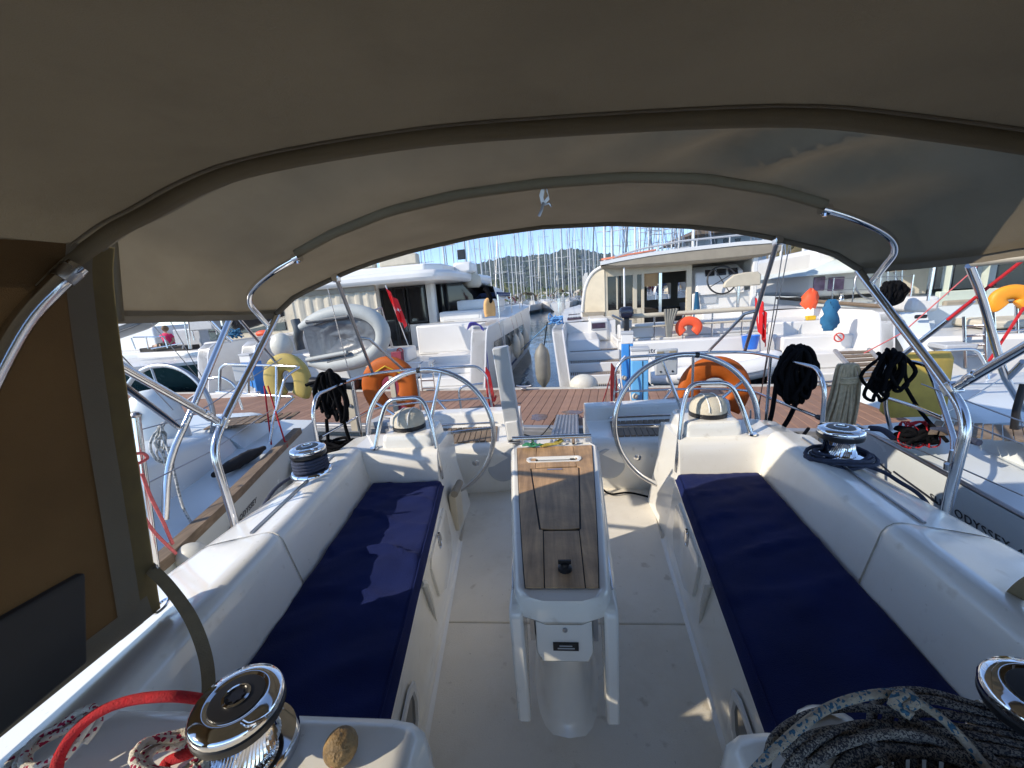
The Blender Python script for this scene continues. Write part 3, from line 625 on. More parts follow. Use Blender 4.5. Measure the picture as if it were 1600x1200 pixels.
T1('rope_end', 'knotted blue flecked rope end on top of the grey heap', 'rope', m, BLUER, angle=80)
m = M(); m.ball(at(1300, 1150, z=1.52), .045, 14, (1.2, 1, .7)); T1('winch_pad', 'white rounded fairlead poking out of the grey rope heap', 'fairlead', m, GEL, angle=80)
# ================================================================ BIMINI
def interp(tab, x):
    x = abs(x)
    for (a, b), (c, d) in zip(tab, tab[1:]):
        if x <= c: return b+(d-b)*(x-a)/(c-a)
    return tab[-1][1]
AFT = [(0, 2.668), (.4, 2.648), (.8, 2.588), (1.0, 2.543), (1.15, 2.496), (1.3, 2.43), (1.42, 2.375), (1.485, 2.32), (1.5, 2.275)]
MID = [(0, 2.718), (.35, 2.71), (.65, 2.68), (.95, 2.615), (1.17, 2.545), (1.38, 2.495), (1.5, 2.45), (1.58, 2.38), (1.62, 2.28)]
FRT = [(0, 2.82), (.5, 2.815), (.9, 2.80), (1.2, 2.745), (1.4, 2.69), (1.56, 2.61), (1.625, 2.5), (1.635, 2.3)]
FRR = [(0, 2.82), (.5, 2.81), (.9, 2.765), (1.2, 2.69), (1.37, 2.615), (1.5, 2.51), (1.6, 2.38), (1.635, 2.3)]
bim = T('bimini', 'taupe canvas bimini top stretched over steel bows above the cockpit', 'bimini', (0, 1.9, 1.12))
m = M(); NA = 48; rows = []
def ymid(x): return 1.70+.12*(x/1.17)**2*.8
for j in range(25):
    t = j/24; row = []
    for i in range(NA+1):
        u = -1+2*i/NA; xa, xm, xf = 1.5*u, 1.62*u, 1.635*u
        a = Vector((xa, interp(AFT, xa)-.22, interp(AFT, xa))); mm = Vector((xm, ymid(xm), interp(MID, xm))); f = Vector((xf, 1.34, interp(FRT if xf < 0 else FRR, xf)))
        if t < .5: p = f.lerp(mm, t*2)
        else: p = mm.lerp(a, t*2-1)
        sag = math.sin(math.pi*(t*2 % 1)); p.z -= .018*sag*(1-abs(u)**3)
        w = math.exp(-((u-.5)/.3)**2)*(1 if t < .5 else .2)
        p.z += (.03*w*math.sin(24*u+10*t+2*math.sin(5*t)) + .007*noise.noise(Vector((u*6, t*5, 1))) + .004*abs(noise.noise(Vector((u*16+t*7, t*3, 5)))))*sag
        row.append(p)
    rows.append(row)
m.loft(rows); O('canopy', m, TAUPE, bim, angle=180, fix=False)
for nm, rw in (('hem', rows[-1]),):
    m = M(); m.tube([p+Vector((0, -.008, -.008)) for p in rw], .014, 8); O('hem', m, HEM, bim, angle=90)
m = M(); m.tube([p+Vector((0, 0, -.016)) for p in rows[12] if abs(p.x) < 1.18], .021, 8); O('bow_sleeve', m, TAUPE_O, bim, angle=90)
m = M(); m.tube([p+Vector((0, .01, -.016)) for p in rows[0]], .02, 8); O('bow_sleeve', m, TAUPE_O, bim, angle=90)
for s in (-1, 1):    # side valance strip
    ed = [r[0 if s < 0 else -1] for r in rows]; m = M()
    m.loft([[p+Vector((s*.006, 0, .03)) for p in ed], [p+Vector((s*.012, 0, 0)) for p in ed], [p+Vector((s*.004, 0, -.028)) for p in ed]]); O('valance', m, HEM, bim, angle=180, fix=False)
    m = M(); m.tube(fil([(s*1.445, 1.43, 1.1), (s*1.46, 1.45, 1.35), (s*1.485, 1.455, 1.72), (s*1.5, 1.60, 1.845), (s*1.5, 2.06, 2.265)], .12, 7), .0165, 12); O('leg', m, STEEL, bim, angle=80)
    m = M(); m.tube([(s*1.5, 1.545, 1.80), (s*1.5, 1.19, 2.14), (s*1.5, .72, 2.56)], .0155, 12); O('brace', m, STEEL, bim, angle=80)
    m = M(); m.tube([(s*1.5, 1.50, 1.845), (s*1.5, 1.47, 1.875)], .019, 10); m.box(s*1.5-.02, s*1.5+.02, 1.525, 1.57, 1.78, 1.825, rot('X', -40, (s*1.5, 1.548, 1.803))); O('joint', m, CHROME, bim, bevel=.004)
    m = M(); m.tube(crv([(s*1.165, 1.80, 2.515), (s*1.30, 1.80, 2.46), (s*1.43, 1.825, 2.395), (s*1.49, 1.86, 2.335), (s*1.50, 1.92, 2.27), (s*1.51, 1.99, 2.205)], 6), .0145, 10); O('bow_end', m, CHROME, bim, angle=80)
    m = M(); m.tube([(s*1.14, 1.797, 2.522), (s*1.17, 1.80, 2.514)], .023, 10); m.tube([(s*1.15, 1.79, 2.49), (s*1.155, 1.795, 2.55)], .009, 8); O('bow_clamp', m, CHROME, bim)
    a = Vector((s*1.215, interp(AFT, 1.215)-.24, interp(AFT, 1.215)-.01)); b = Vector((s*1.60, 3.3, 1.69)); mid = a.lerp(b, .52)
    m = M(); m.tube([a, b], .0125, 10); O('aft_support', m, DSTEEL, bim, angle=80)
    m = M(); m.tube([mid, mid+Vector((-s*.06, .04, -.02)), Vector((s*1.34, 3.37, 1.70))], .011, 8); O('aft_strut', m, DSTEEL, bim, angle=80)
    m = M(); m.box(a.x-.02, a.x+.02, a.y-.02, a.y+.02, a.z-.03, a.z+.02); O('support_clamp', m, CHROME, bim, bevel=.005)
# little tie hanging from the middle bow
tie = T('fabric_tie', 'white fabric tie hanging from the middle bow of the bimini', 'tie', (.01, 1.72, 2.6))
m = M(); m.loft([[Vector((.008, 1.71, 2.70)), Vector((.022, 1.71, 2.70))], [Vector((-.006, 1.71, 2.66)), Vector((.01, 1.705, 2.65))], [Vector((.0, 1.708, 2.625)), Vector((.014, 1.708, 2.622))], [Vector((.03, 1.71, 2.655)), Vector((.034, 1.706, 2.64))], [Vector((.016, 1.71, 2.70)), Vector((.024, 1.71, 2.70))]]); O('loop', m, WHITE2, tie)
m = M(); m.tube([(.008, 1.708, 2.63), (.0, 1.70, 2.6), (-.012, 1.70, 2.578)], .006, 6); m.tube([(.012, 1.708, 2.622), (.034, 1.705, 2.625), (.04, 1.70, 2.61)], .004, 6); O('toggle', m, DSTEEL, tie)

# ================================================================ SPRAYHOOD
hood = T('sprayhood', 'brown canvas sprayhood overhead with a side panel and pocket at left', 'sprayhood', (0, .2, 1.48))
HE = [(-1.125, .82, 1.48), (-1.12, .85, 1.75), (-1.115, .89, 2.1), (-1.11, .925, 2.36), (-1.095, .94, 2.455), (-1.05, .945, 2.50), (-.98, .95, 2.535), (-.82, .95, 2.585), (-.64, .95, 2.615), (-.3, .95, 2.63), (.01, .95, 2.622), (.48, .95, 2.592), (.73, .95, 2.548), (.97, .95, 2.49), (1.08, .945, 2.43), (1.115, .93, 2.34), (1.125, .89, 2.1), (1.13, .85, 1.75), (1.135, .82, 1.48)]
RF = [(-1.112, .79, 2.36), (-1.108, .84, 2.41), (-1.09, .895, 2.458), (-1.05, .932, 2.503)] + HE[6:13] + [(1.05, .932, 2.46), (1.09, .895, 2.42), (1.11, .84, 2.37), (1.115, .79, 2.32)]
roof = [Vector(p) for p in crv(RF, 4)]
def fwd(p, t):   # t 0..1 going forward
    y = p.y-1.6*t; k = 1-.08*t; return Vector((p.x*k, y, p.z-(.05*t+.5*max(0, t-.6)**1.3*1.6)))
m = M(); rr_ = []
for j in range(15):
    t = j/14; row = []
    for i, p in enumerate(roof):
        q = fwd(p, t); q.z += (.007*noise.noise(Vector((q.x*3, q.y*3, 4)))+.004*noise.noise(Vector((q.x*9+q.y*4, q.y*6, 8))))*min(1, j*.5) - .012*math.sin(math.pi*min(1, t*2))*(1-abs(p.x)**2*.6); row.append(q)
    rr_.append(row)
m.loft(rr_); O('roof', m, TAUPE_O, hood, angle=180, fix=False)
for s in (-1, 1):
    edge = [Vector(p) for p in (HE[:5] if s < 0 else HE[:13:-1])]
    edge = crv(edge, 4); m = M(); G_ = []
    for j in range(9):
        t = j/8*1.0; G_.append([Vector((p.x*(1-.02*t), p.y-(1.5*t), p.z-(0 if p.z < 1.5 else .05*t+(.5*max(0, t-.6)**1.3*1.6))*(p.z-1.48))) + Vector((s*.006*noise.noise(Vector((p.y*4, p.z*3, j))), 0, 0)) for p in edge])
    
    G_ = []
    for j in range(25):
        t = j/24; row = []
        for p in edge:
            k = min(1, max(0, (p.z-1.48)/.975)); q = Vector((p.x*(1-.02*t), p.y-1.6*t, p.z)).lerp(fwd(p, t), k)
            q.x += s*.006*noise.noise(Vector((q.y*4, p.z*3, 2)))*k*(1-k)*4; row.append(q)
        G_.append(row)
    m = M(); m.loft(G_)
    def in_win(f):
        c = sum((m.v[i] for i in f), Vector())/len(f); return -.32 < c.y < .34 and 1.58 < c.z < 1.98
    wf_ = [f for f in m.f if in_win(f)]; m.f = [f for f in m.f if not in_win(f)]
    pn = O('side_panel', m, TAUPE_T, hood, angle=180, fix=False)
    wm = M(); wm.add(m.v, wf_); O('clear_window', wm, CLEAR, pn, angle=180, fix=False)
    off = Vector((-s*.004, 0, 0))
    m = M(); m.loft([[p+off+Vector((0, .004, 0)) for p in edge], [p+off*1.2-Vector((0, .045, 0)) for p in edge]]); O('edge_band', m, YWEB, pn, angle=180, fix=False)
    m = M(); m.loft([[p+off*1.6-Vector((0, .045, 0)) for p in edge], [p+off*1.6-Vector((0, .10, 0)) for p in edge]]); O('zip_band', m, HEM, pn, angle=180, fix=False)
    lo = [Vector((s*1.122, .80-.1*j, 1.482)) for j in range(14)]
    m = M(); m.loft([[p-Vector((s*.005, 0, 0)) for p in lo], [p+Vector((-s*.004, 0, .06)) for p in lo]]); O('base_hem', m, HEM, pn, angle=180, fix=False)
    mm = M(); q0 = at(127, 895, x=-1.105); q1 = at(130, 1035, x=-1.105); 
    pk = [(q0.y, q0.z), (q1.y, q1.z), (.40, q1.z-.01), (.40, q0.z+.01)]
    mm.loft([[Vector((s*1.118, y, z)) for y, z in pk], [Vector((s*1.095, y, z)) for y, z in pk], [Vector((s*1.09, .55+(y-.55)*.95, 1.6+(z-1.6)*.93)) for y, z in pk]], closed=True, cap=True); O('pocket', mm, DARKF, pn, bevel=.004)
m = M(); m.tube([p+Vector((0, -.012, -.012)) for p in roof], .019, 8); O('bow_sleeve', m, TAUPE_O, hood, angle=90)
m = M(); m.loft([[p+Vector((0, .0, -.004)) for p in roof], [p+Vector((0, .028, -.012+.004*math.sin(p.x*9))) for p in roof]]); O('hem', m, HEM, hood, angle=180, fix=False)
m = M(); m.tube([p+Vector((0, -.045, -.006)) for p in roof], .0035, 6); O('seam', m, HEM, hood, angle=90)
for s in (-1, 1):
    m = M(); m.tube(crv([(s*1.07, .835, 2.40), (s*1.095, .79, 2.35), (s*1.10, .70, 2.25), (s*1.09, .55, 2.02), (s*1.09, .4, 1.7), (s*1.09, .3, 1.5)], 6), .0205, 12); O('bow', m, STEEL, hood, angle=80)
    m = M(); m.tube([(s*1.075, .83, 2.395), (s*1.088, .808, 2.370)], .0225, 10); O('bow_fitting', m, DSTEEL, hood, bevel=.003)
    m = M(); m.tube(ellipse((s*1.118, .825, 1.486), .02, .012, (0, 1, .3), (1, 0, 0), 14), .004, 6, True); O('eyelet', m, CHROME, hood)
# webbing straps of the hood
def strap(pts, name, label, w=.0135):
    P = crv(pts, 8); m = M(); A = []; B = []
    for i, p in enumerate(P):
        t = (P[min(i+1, len(P)-1)]-P[max(i-1, 0)]).normalized(); side = t.cross((EYE-p).normalized()).normalized()*w; nn = t.cross(side).normalized()*.0012
        A.append([p-side+nn, p+side+nn, p+side-nn, p-side-nn])
    m.loft(A, closed=True, cap=True); return T1(name, label, 'strap', m, WEB, group='loose sprayhood straps', angle=40)
o = strap([at(232, 885, y=.83), at(262, 915, y=.80), at(296, 962, y=.76), at(318, 1015, y=.72), at(326, 1065, y=.69), at(322, 1120, y=.66)], 'webbing_strap', 'brown webbing strap hanging from the aft edge of the left side panel')
bk = M(); q = at(236, 890, y=.83); bk.tube([q+Vector((-.02, 0, -.006)), q+Vector((.022, 0, .012)), q+Vector((.024, 0, .0)), q+Vector((-.018, 0, -.018))], .0035, 6, True); O('buckle', bk, DSTEEL, o)
strap([at(1630, 900, x=1.06), at(1595, 922, x=1.06), at(1550, 972, x=1.055), at(1515, 1015, x=1.05), at(1503, 1040, x=1.05)], 'webbing_strap', 'brown webbing strap hanging over the right coaming')

# ================================================================ STERN RAILS
for s, nm in ((-1, 'left'), (1, 'right')):
    pp = T('stern_rail', 'curved steel stern rail on the %s quarter behind the wheel' % nm, 'stern rail', (s*1.1, 3.2, 1.1), group='stern rails of the boat')
    m = M(); m.tube(fil([(s*.54, 3.40, 1.08), (s*.575, 3.40, 1.60), (s*.66, 3.40, 1.69), (s*1.3, 3.36, 1.70), (s*1.60, 3.25, 1.70), (s*1.62, 2.95, 1.71), (s*1.60, 2.42, 1.715), (s*1.61, 2.36, 1.6), (s*1.62, 2.36, 1.1)], .12, 6), .0125, 10); O('top_rail', m, STEEL, pp, angle=80)
    m = M(); m.tube(fil([(s*.56, 3.40, 1.385), (s*1.3, 3.36, 1.385), (s*1.62, 3.22, 1.385), (s*1.645, 2.45, 1.40)], .12, 6), .0105, 8); O('lower_rail', m, STEEL, pp, angle=80)
    m = M(); m.lathe([(.012, 0), (.016, .01), (.016, .035), (.008, .045)], (s*1.645, 2.46, 1.40), 12, Matrix.Rotation(R(90), 4, 'X')); O('rail_cap', m, BLACK, pp)
    for q in ((s*1.22, 3.37, 0), (s*1.615, 2.95, 0)):
        m = M(); m.tube([(q[0], q[1], 1.06), (q[0], q[1], 1.70)], .0115, 8); O('post', m, STEEL, pp, angle=80)
    # inner hoop and brackets
    m = M(); m.tube(fil([(s*.84, 3.42, 1.08), (s*.86, 3.42, 1.50), (s*.62, 3.42, 1.52)] if s < 0 else [(s*.60, 3.39, 1.50), (s*.60, 3.34, 1.44), (s*.60, 3.34, 1.1)], .08, 6), .011, 8); O('hoop', m, STEEL, pp, angle=80)
    m = M(); m.tube([(s*1.06, 3.38, 1.40), (s*.80, 3.10, 1.23)], .011, 8); O('rail_stay', m, STEEL, pp, angle=80)
    # split backstay
# backstay wires
m = M(); m.tube([at(512, 450, y=3.1), at(563, 652, y=3.45)], .004, 6); T1('backstay', 'thin backstay wire beside the left stern support', 'rigging wire', m, DSTEEL, group='backstay wires')
for dx, lab in ((0, 'left of the pair of backstay wires at the right quarter'), (9, 'right of the pair of backstay wires at the right quarter')):
    m = M(); m.tube([at(1225+dx, 380, y=3.1), at(1183-dx*.2, 655, y=3.5)], .004, 6); T1('backstay', lab, 'rigging wire', m, DSTEEL, group='backstay wires')
m = M(); q = at(1172, 655, y=3.5); m.tube([q+Vector((0, 0, .09)), q, q-Vector((0, 0, .05))], [.006, .012, .006], 8); T1('turnbuckle', 'steel turnbuckle at the foot of the right backstay', 'turnbuckle', m, CHROME)

def horseshoe(name, label, c, w, h, r, material, grp=None, yaw=0, a0=-58, extra=None, fr=W, dep=.55, squash=1):
    """horseshoe lifebuoy: flattened ring open at the foot"""
    c = Vector(c); t = T(name, label, 'lifebuoy', c-Vector((0, 0, h/2)), fr=fr, group=grp); mx = Matrix.Rotation(R(yaw), 4, 'Z')
    A, B = w/2-r, h/2-r; pts = []
    for i in range(41):
        a = R(a0)+(R(180-2*a0))*i/40; x, z = A*math.cos(a), B*math.sin(a)
        if z < 0: x = A*math.copysign(1, x)*max(.62, 1-.42*(z/B)**2)
        pts.append(Vector((x, 0, z)))
    m = M(); secs = []
    for i, p in enumerate(pts):
        d = (pts[min(i+1, 40)]-pts[max(i-1, 0)]).normalized(); n = Vector((-d.z, 0, d.x)); k = 1 if 0 < i < 40 else .72
        secs.append([mx @ (p + n*math.copysign(abs(math.cos(q))**.7, math.cos(q))*r*k + Vector((0, 1, 0))*math.copysign(abs(math.sin(q))**.7, math.sin(q))*r*dep*k) + c for q in [2*math.pi*j/14 for j in range(14)]])
    m.loft(secs, closed=True, cap=True); O('float', m, material, t, angle=75)
    m = M(); m.tube([mx @ (p*(1+r/max(p.length, .1)*.98)) + c for p in pts], r*.055, 6); m2 = M(); m2.tube([s_[0] for s_ in secs], r*.05, 6); O('piping', m2, mat(material.name+'_edge', tuple(x*.45 for x in material.node_tree.nodes['Color Ramp'].color_ramp.elements[0].color[:3]), .7), t)
    if extra: extra(t, mx, c)
    return t
def chev(t, mx, c):
    m = M(); m.tube([mx @ Vector((-.17, -.055, .115))+c, mx @ Vector((0, -.06, .205))+c, mx @ Vector((.19, -.055, .10))+c], .006, 6); O('yellow_tape', m, mat('yellow_tape', (.75, .5, .03), .6), t)
horseshoe('lifebuoy', 'orange covered horseshoe lifebuoy on the left stern rail', at(610, 603, y=3.5),   .56, .58, .095, ORANGE, 'orange lifebuoys on the stern rails', 0, -78, chev)
horseshoe('lifebuoy', 'orange covered horseshoe lifebuoy seen through the right steering wheel', at(1115, 608, y=3.5), .62, .60, .095, ORANGE, 'orange lifebuoys on the stern rails', 0, -76)

# ================================================================ ROPE HANKS
def hank2(name, label, top, w, h, n, r, material, seed, tails=(), grp=None, bot=.6):
    rn = random.Random(seed); top = Vector(top); m = M()
    for k in range(n):
        a = rn.uniform(-.5, .5); L_ = h*rn.uniform(.62, 1.0); hw_ = w*rn.uniform(.12, .3); oy = rn.uniform(-.05, .05); sk = rn.uniform(-.06, .06)
        J_ = lambda: Vector((rn.uniform(-.014, .014), rn.uniform(-.02, .02), rn.uniform(-.014, .014)))
        m.tube(crv([top+Vector((a*w*.5-hw_*.5, oy, 0))+J_(), top+Vector((a*w*.5, oy, .03))+J_(), top+Vector((a*w*.55+hw_*.6, oy, -.02))+J_(), top+Vector((a*w*.9+hw_, oy, -L_*.45))+J_(), top+Vector((a*w*bot+hw_*.5+sk, oy, -L_*.85))+J_(), top+Vector((a*w*bot+sk, oy, -L_))+J_(), top+Vector((a*w*bot-hw_*.5+sk, oy, -L_*.85))+J_(), top+Vector((a*w*.9-hw_, oy, -L_*.4))+J_()], 4, True), r*rn.uniform(.9, 1.1), 6, True)
    for tl in tails: m.tube(crv([Vector(q) for q in tl], 5), r, 6)
    return T1(name, label, 'rope', m, material, group=grp, angle=80)
def hank(name, label, top, w, h, n, r, material, seed, tails=(), grp=None, wild=.25, lean=0):
    rn = random.Random(seed); top = Vector(top); m = M()
    for k in range(n):
        hw_ = w*(.25+.75*rn.random())/2; hh = h*(.6+.4*rn.random()); ox = w*rn.uniform(-.3, .3); oy = rn.uniform(-.05, .05); p = []
        for i in range(14):
            a = 2*math.pi*i/14; p.append(top+Vector((ox+hw_*math.sin(a)*(1+wild*rn.uniform(-1, 1))+lean*hh*(1-math.cos(a))/2, oy+.03*math.cos(2*a)+wild*.1*rn.uniform(-1, 1), -hh*(1-math.cos(a))/2+wild*.06*rn.uniform(-1, 1))))
        m.tube(crv(p, 3, True), r*rn.uniform(.85, 1.1), 6, True)
    for tl in tails: m.tube(crv([Vector(q) for q in tl], 5), r, 6)
    return T1(name, label, 'rope', m, material, group=grp, angle=80)
g = 'black rope hanks on the rails'
hank2('rope_hank', 'black rope hank on the left stern rail beside the orange lifebuoy', at(512, 588, y=2.75), .20, .36, 13, .0135, BLACKR, 2, [[at(510, 655, y=2.75), at(512, 680, y=2.75), at(514, 715, y=2.7)], [at(535, 650, y=2.75), at(545, 685, y=2.75), at(556, 715, y=2.7)], [at(478, 602, y=2.75), at(495, 597, y=2.75), at(540, 596, y=2.75)], [at(538, 600, y=2.75), at(541, 640, y=2.75), at(538, 655, y=2.75)]], g)
hank2('rope_hank', 'black rope hank with two dangling ends on the right stern rail', at(1248, 550, y=2.75), .25, .40, 14, .0150, BLACKR, 3, [[at(1222, 556, y=2.75), at(1213, 600, y=2.75), at(1205, 650, y=2.7), at(1192, 690, y=2.65)], [at(1246, 625, y=2.75), at(1232, 655, y=2.7), at(1216, 678, y=2.65)]], g)
hank2('rope_hank', 'black rope hank in front of the yellow pad on the right hand boat', at(1398, 558, y=2.6), .2, .30, 10, .0115, BLACKR, 9, [[at(1412, 600, y=2.6), at(1440, 645, y=2.5), at(1480, 690, y=2.3)], [at(1370, 575, y=2.6), at(1366, 590, y=2.6), at(1400, 600, y=2.6)]], g)
rn = random.Random(6); tp_ = at(1325, 578, y=2.7); m = M()
for k in range(15):
    a = (k/14-.5); ox = .15*a+rn.uniform(-.012, .012); w_ = rn.uniform(.02, .045); L_ = rn.uniform(.38, .52); oy = rn.uniform(-.03, .03)
    m.tube(crv([tp_+Vector((ox*.55-w_*.5, oy, 0)), tp_+Vector((ox*.6, oy, .035)), tp_+Vector((ox*.65+w_*.6, oy, -.01)), tp_+Vector((ox*1.0+w_*.5, oy, -L_*.45)), tp_+Vector((ox*1.25+w_*.4-.02, oy, -L_*.9)), tp_+Vector((ox*1.3-.02, oy, -L_)), tp_+Vector((ox*1.2-w_*.4-.02, oy, -L_*.9)), tp_+Vector((ox*.8-w_*.5, oy, -L_*.4))], 4, True), .0095, 6, True)
for dz in (-.05, -.065, -.08): m.tube(ellipse(tp_+Vector((0, 0, dz)), .055, .045, (1, 0, .05), (0, 1, 0), 20), .0095, 6, True)
T1('rope_hank', 'beige rope hank hanging at the right quarter by the chrome winch', 'rope', m, BEIGER, angle=80)
# black heaps at the rail feet
for px, py, lab, sd in ((535, 700, 'tangled black mooring rope behind the left winch', 4), (1220, 690, 'black mooring rope knotted on the right quarter cleat', 8)):
    rn = random.Random(sd); c = at(px, py, y=2.72); m = M(); p = []
    for i in range(60): a = i*.55; p.append(c+Vector(((.05+.06*rn.random())*math.cos(a)*1.4, (.05+.05*rn.random())*math.sin(a), .03*rn.random()+.035*math.sin(i*.2))))
    p += [c+Vector((.18 if px > 900 else .1, .1, -.03)), c+Vector((.5 if px > 900 else .2, .5, -.1))]
    m.tube(crv(p, 3), .0135, 6); T1('mooring_rope', lab, 'rope', m, BLACKR, angle=80)
# black rolled cover on left rail
m = M(); m.tube([at(487, 597, y=3.3), at(520, 598, y=3.3), at(558, 601, y=3.3)], [.05, .055, .05], 10); T1('rolled_cover', 'black rolled cover lying along the left stern rail', 'cover', m, BLACK, angle=60)
# red lines on the stern rails
for px, py, lab in ((762, 578, 'red lanyard tied to the inner post of the left stern rail'), (957, 572, 'dark red lanyard tied to the inner post of the right stern rail')):
    c = at(px, py, y=3.42); m = M()
    for k in range(5):
        d = .012*k-.02; m.tube(crv([c+Vector((d*.5, -.02, .03-.01*k)), c+Vector((d, -.025, -.12)), c+Vector((d*1.2+.01 if px < 900 else d, -.02, -.28)), c+Vector((d+.03 if px < 900 else d*.6, -.01, -.44+.05*k))], 5), .0065, 6)
    m.tube(crv([c+Vector((0, -.02, .0)), c+Vector((-.05 if px > 900 else .01, .0, -.2)), c+Vector((-.12 if px > 900 else .03, .02, -.42))], 5), .005, 6)
    T1('red_lanyard', lab, 'rope', m, REDR if px < 900 else mat('dark_red_rope', (.2, .015, .02), .85, var=.3, vs=60), angle=80)
# left stanchion with the faded red lines
stn = T('stanchion', 'steel guardrail stanchion at the left beside faded red lines', 'stanchion', (-1.67, 1.24, 1.14))
a, b = at(213, 652, x=-1.67), at(243, 885, x=-1.67); m = M(); m.tube([a, b, b+(b-a)*.3], .0135, 10); O('post', m, STEEL, stn, angle=80)
m = M(); m.lathe([(.016, 0), (.02, .01), (.012, .02)], a, 10); O('cap', m, DSTEEL, stn)
m = M()
for pts in ([(168, 678), (180, 690), (200, 705), (212, 720), (216, 740), (215, 770)], [(196, 702), (205, 740), (212, 770), (222, 800), (240, 830), (275, 865)], [(170, 700), (200, 735), (208, 775), (220, 810)], [(222, 740), (235, 775), (255, 815), (262, 832), (270, 850)], [(200, 712), (222, 708), (230, 716), (215, 725)]):
    m.tube(crv([at(x, y, x=-1.62) for x, y in pts], 5), .0062, 6)
T1('red_line', 'faded red lines tied round the left stanchion', 'rope', m, PINKR, angle=80)
# folded passerelle standing on the transom
ps = T('folded_passerelle', 'folded grey passerelle standing upright in the transom opening', 'passerelle', (-.29, 2.74, 1.2))
mx = rot('Y', -4.5, (-.29, 2.7, 1.2)) @ rot('X', 1, (-.29, 2.7, 1.2))
m = M(); m.box(-.345, -.235, 2.70, 2.80, 1.225, 1.93, mx); O('upper_section', m, GREYW, ps, bevel=.008)
m = M(); m.box(-.34, -.28, 2.81, 2.90, 1.05, 1.90, mx); O('lower_section', m, GREYW, ps, bevel=.008)
m = M(); m.box(-.335, -.245, 2.68, 2.74, 1.24, 1.38, mx); O('hinge_block', m, WHITE2, ps, bevel=.006)
m = M(); m.box(-.34, -.24, 2.67, 2.83, 1.10, 1.225, mx); O('foot_bracket', m, DSTEEL, ps, bevel=.006)
m = M(); m.box(-.268, -.243, 2.672, 2.69, 1.235, 1.26, mx); O('hinge_pin', m, BLACK, ps)
# boarding plank to the dock
bp_ = T('boarding_plank', 'ribbed grey aluminium boarding plank from the stern to the dock', 'gangplank', (.14, 4.6, .6))
A0, B0 = Vector((.10, 3.66, .80)), Vector((.215, 5.40, .545)); dv = (B0-A0); sd = Vector((dv.y, -dv.x, 0)).normalized()
m = M(); m.loft([[p+sd*x+Vector((0, 0, z)) for x, z in ((-.155, .02), (-.155, -.03), (.155, -.03), (.155, .02))] for p in (A0, B0)], closed=True, cap=True); O('deck_plate', m, ALU, bp_, bevel=.003)
for k in range(7):
    x = -.13+k*.0433; m = M(); m.loft([[p+sd*(x+q)+Vector((0, 0, z)) for q, z in ((-.012, .021), (-.009, .034), (.009, .034), (.012, .021))] for p in (A0+dv*.01, B0-dv*.02)], closed=True, cap=True); O('tread_rib', m, ALU, bp_)
m = M(); m.tube([B0+sd*.17, B0+sd*-.17], .022, 8); O('roller', m, BLACK, bp_)
m = M(); m.tube(crv([B0+sd*-.16, B0+sd*-.2+Vector((0, -.06, -.03)), A0+dv*.55+sd*-.33+Vector((0, 0, -.12)), A0+dv*.3+sd*-.5+Vector((0, 0, .0))], 6), .006, 6); T1('plank_line', 'dark line drooping beside the boarding plank', 'rope', m, BLACKR)
m = M(); m.tube(crv([B0+sd*.18, B0+sd*.28+Vector((0, -.12, -.06)), B0+sd*.36+Vector((0, -.1, -.03)), B0+sd*.38+Vector((0, .05, 0))], 6), .006, 6); T1('plank_line', 'pink looped line at the dock end of the boarding plank', 'rope', m, PINKR)
# dark line on the sole behind the table
m = M(); m.tube(crv([at(942, 765, z=.85), at(955, 772, z=.85), at(985, 770, z=.85), at(1030, 781, z=.855)], 6), .007, 6); T1('floor_line', 'black line lying on the cockpit sole behind the table', 'rope', m, BLACKR)
# ================================================================ WATER, DOCK
def sheet_struct(name, m, material, fr=W):
    o = O(name, m, material, None, angle=0, base=(0, 0, 0)); o.location = fr.o; o.rotation_euler = (0, 0, fr.a); o['kind'] = 'structure'; return o
def sea_mat():
    m = bpy.data.materials.new('sea_water'); m.use_nodes = True; t = m.node_tree; n = t.nodes; L = t.links.new; b = n['Principled BSDF']
    b.inputs['Base Color'].default_value = (.008, .05, .095, 1); b.inputs['Roughness'].default_value = .04; b.inputs['IOR'].default_value = 1.33
    tc = n.new('ShaderNodeTexCoord'); mp = n.new('ShaderNodeMapping'); mp.inputs['Scale'].default_value = (1.2, .5, 1); L(tc.outputs['Object'], mp.inputs[0])
    a = n.new('ShaderNodeTexNoise'); a.inputs['Scale'].default_value = 1.6; a.inputs['Detail'].default_value = 5; L(mp.outputs[0], a.inputs['Vector'])
    bp = n.new('ShaderNodeBump'); bp.inputs['Strength'].default_value = .22; bp.inputs['Distance'].default_value = .12; L(a.outputs[0], bp.inputs['Height']); L(bp.outputs[0], b.inputs['Normal'])
    return m
m = M(); m.add([(-4000, -4000, 0), (4000, -4000, 0), (4000, 6000, 0), (-4000, 6000, 0)], [[0, 1, 2, 3]]); sheet_struct('sea', m, sea_mat())

dock = T('pontoon', '', '', (0, 0, 0), D); del dock['label']; del dock['category']; dock['kind'] = 'structure'
m = M(); m.box(-19, 12, .06, 2.36, -.3, .455); O('pontoon_body', m, CONC, dock)
DW = 2.33
def board_fn(t, tc, cs):
    n, L = t.nodes, t.links.new; oi = n.new('ShaderNodeObjectInfo'); mr = n.new('ShaderNodeMapRange'); mr.inputs[3].default_value = .84; mr.inputs[4].default_value = 1.1; L(oi.outputs['Random'], mr.inputs[0])
    mx = n.new('ShaderNodeMixRGB'); mx.blend_type = 'MULTIPLY'; mx.inputs[0].default_value = 1; L(cs, mx.inputs[1]); L(mr.outputs[0], mx.inputs[2]); return grain(60, .85, 1.07)(t, tc, mx.outputs[0])
BOARD = mat('composite_board', (.32, .182, .125), .75, var=.1, vs=4, fn=board_fn, dirt=.18, dirtcol=(.2, .14, .11))
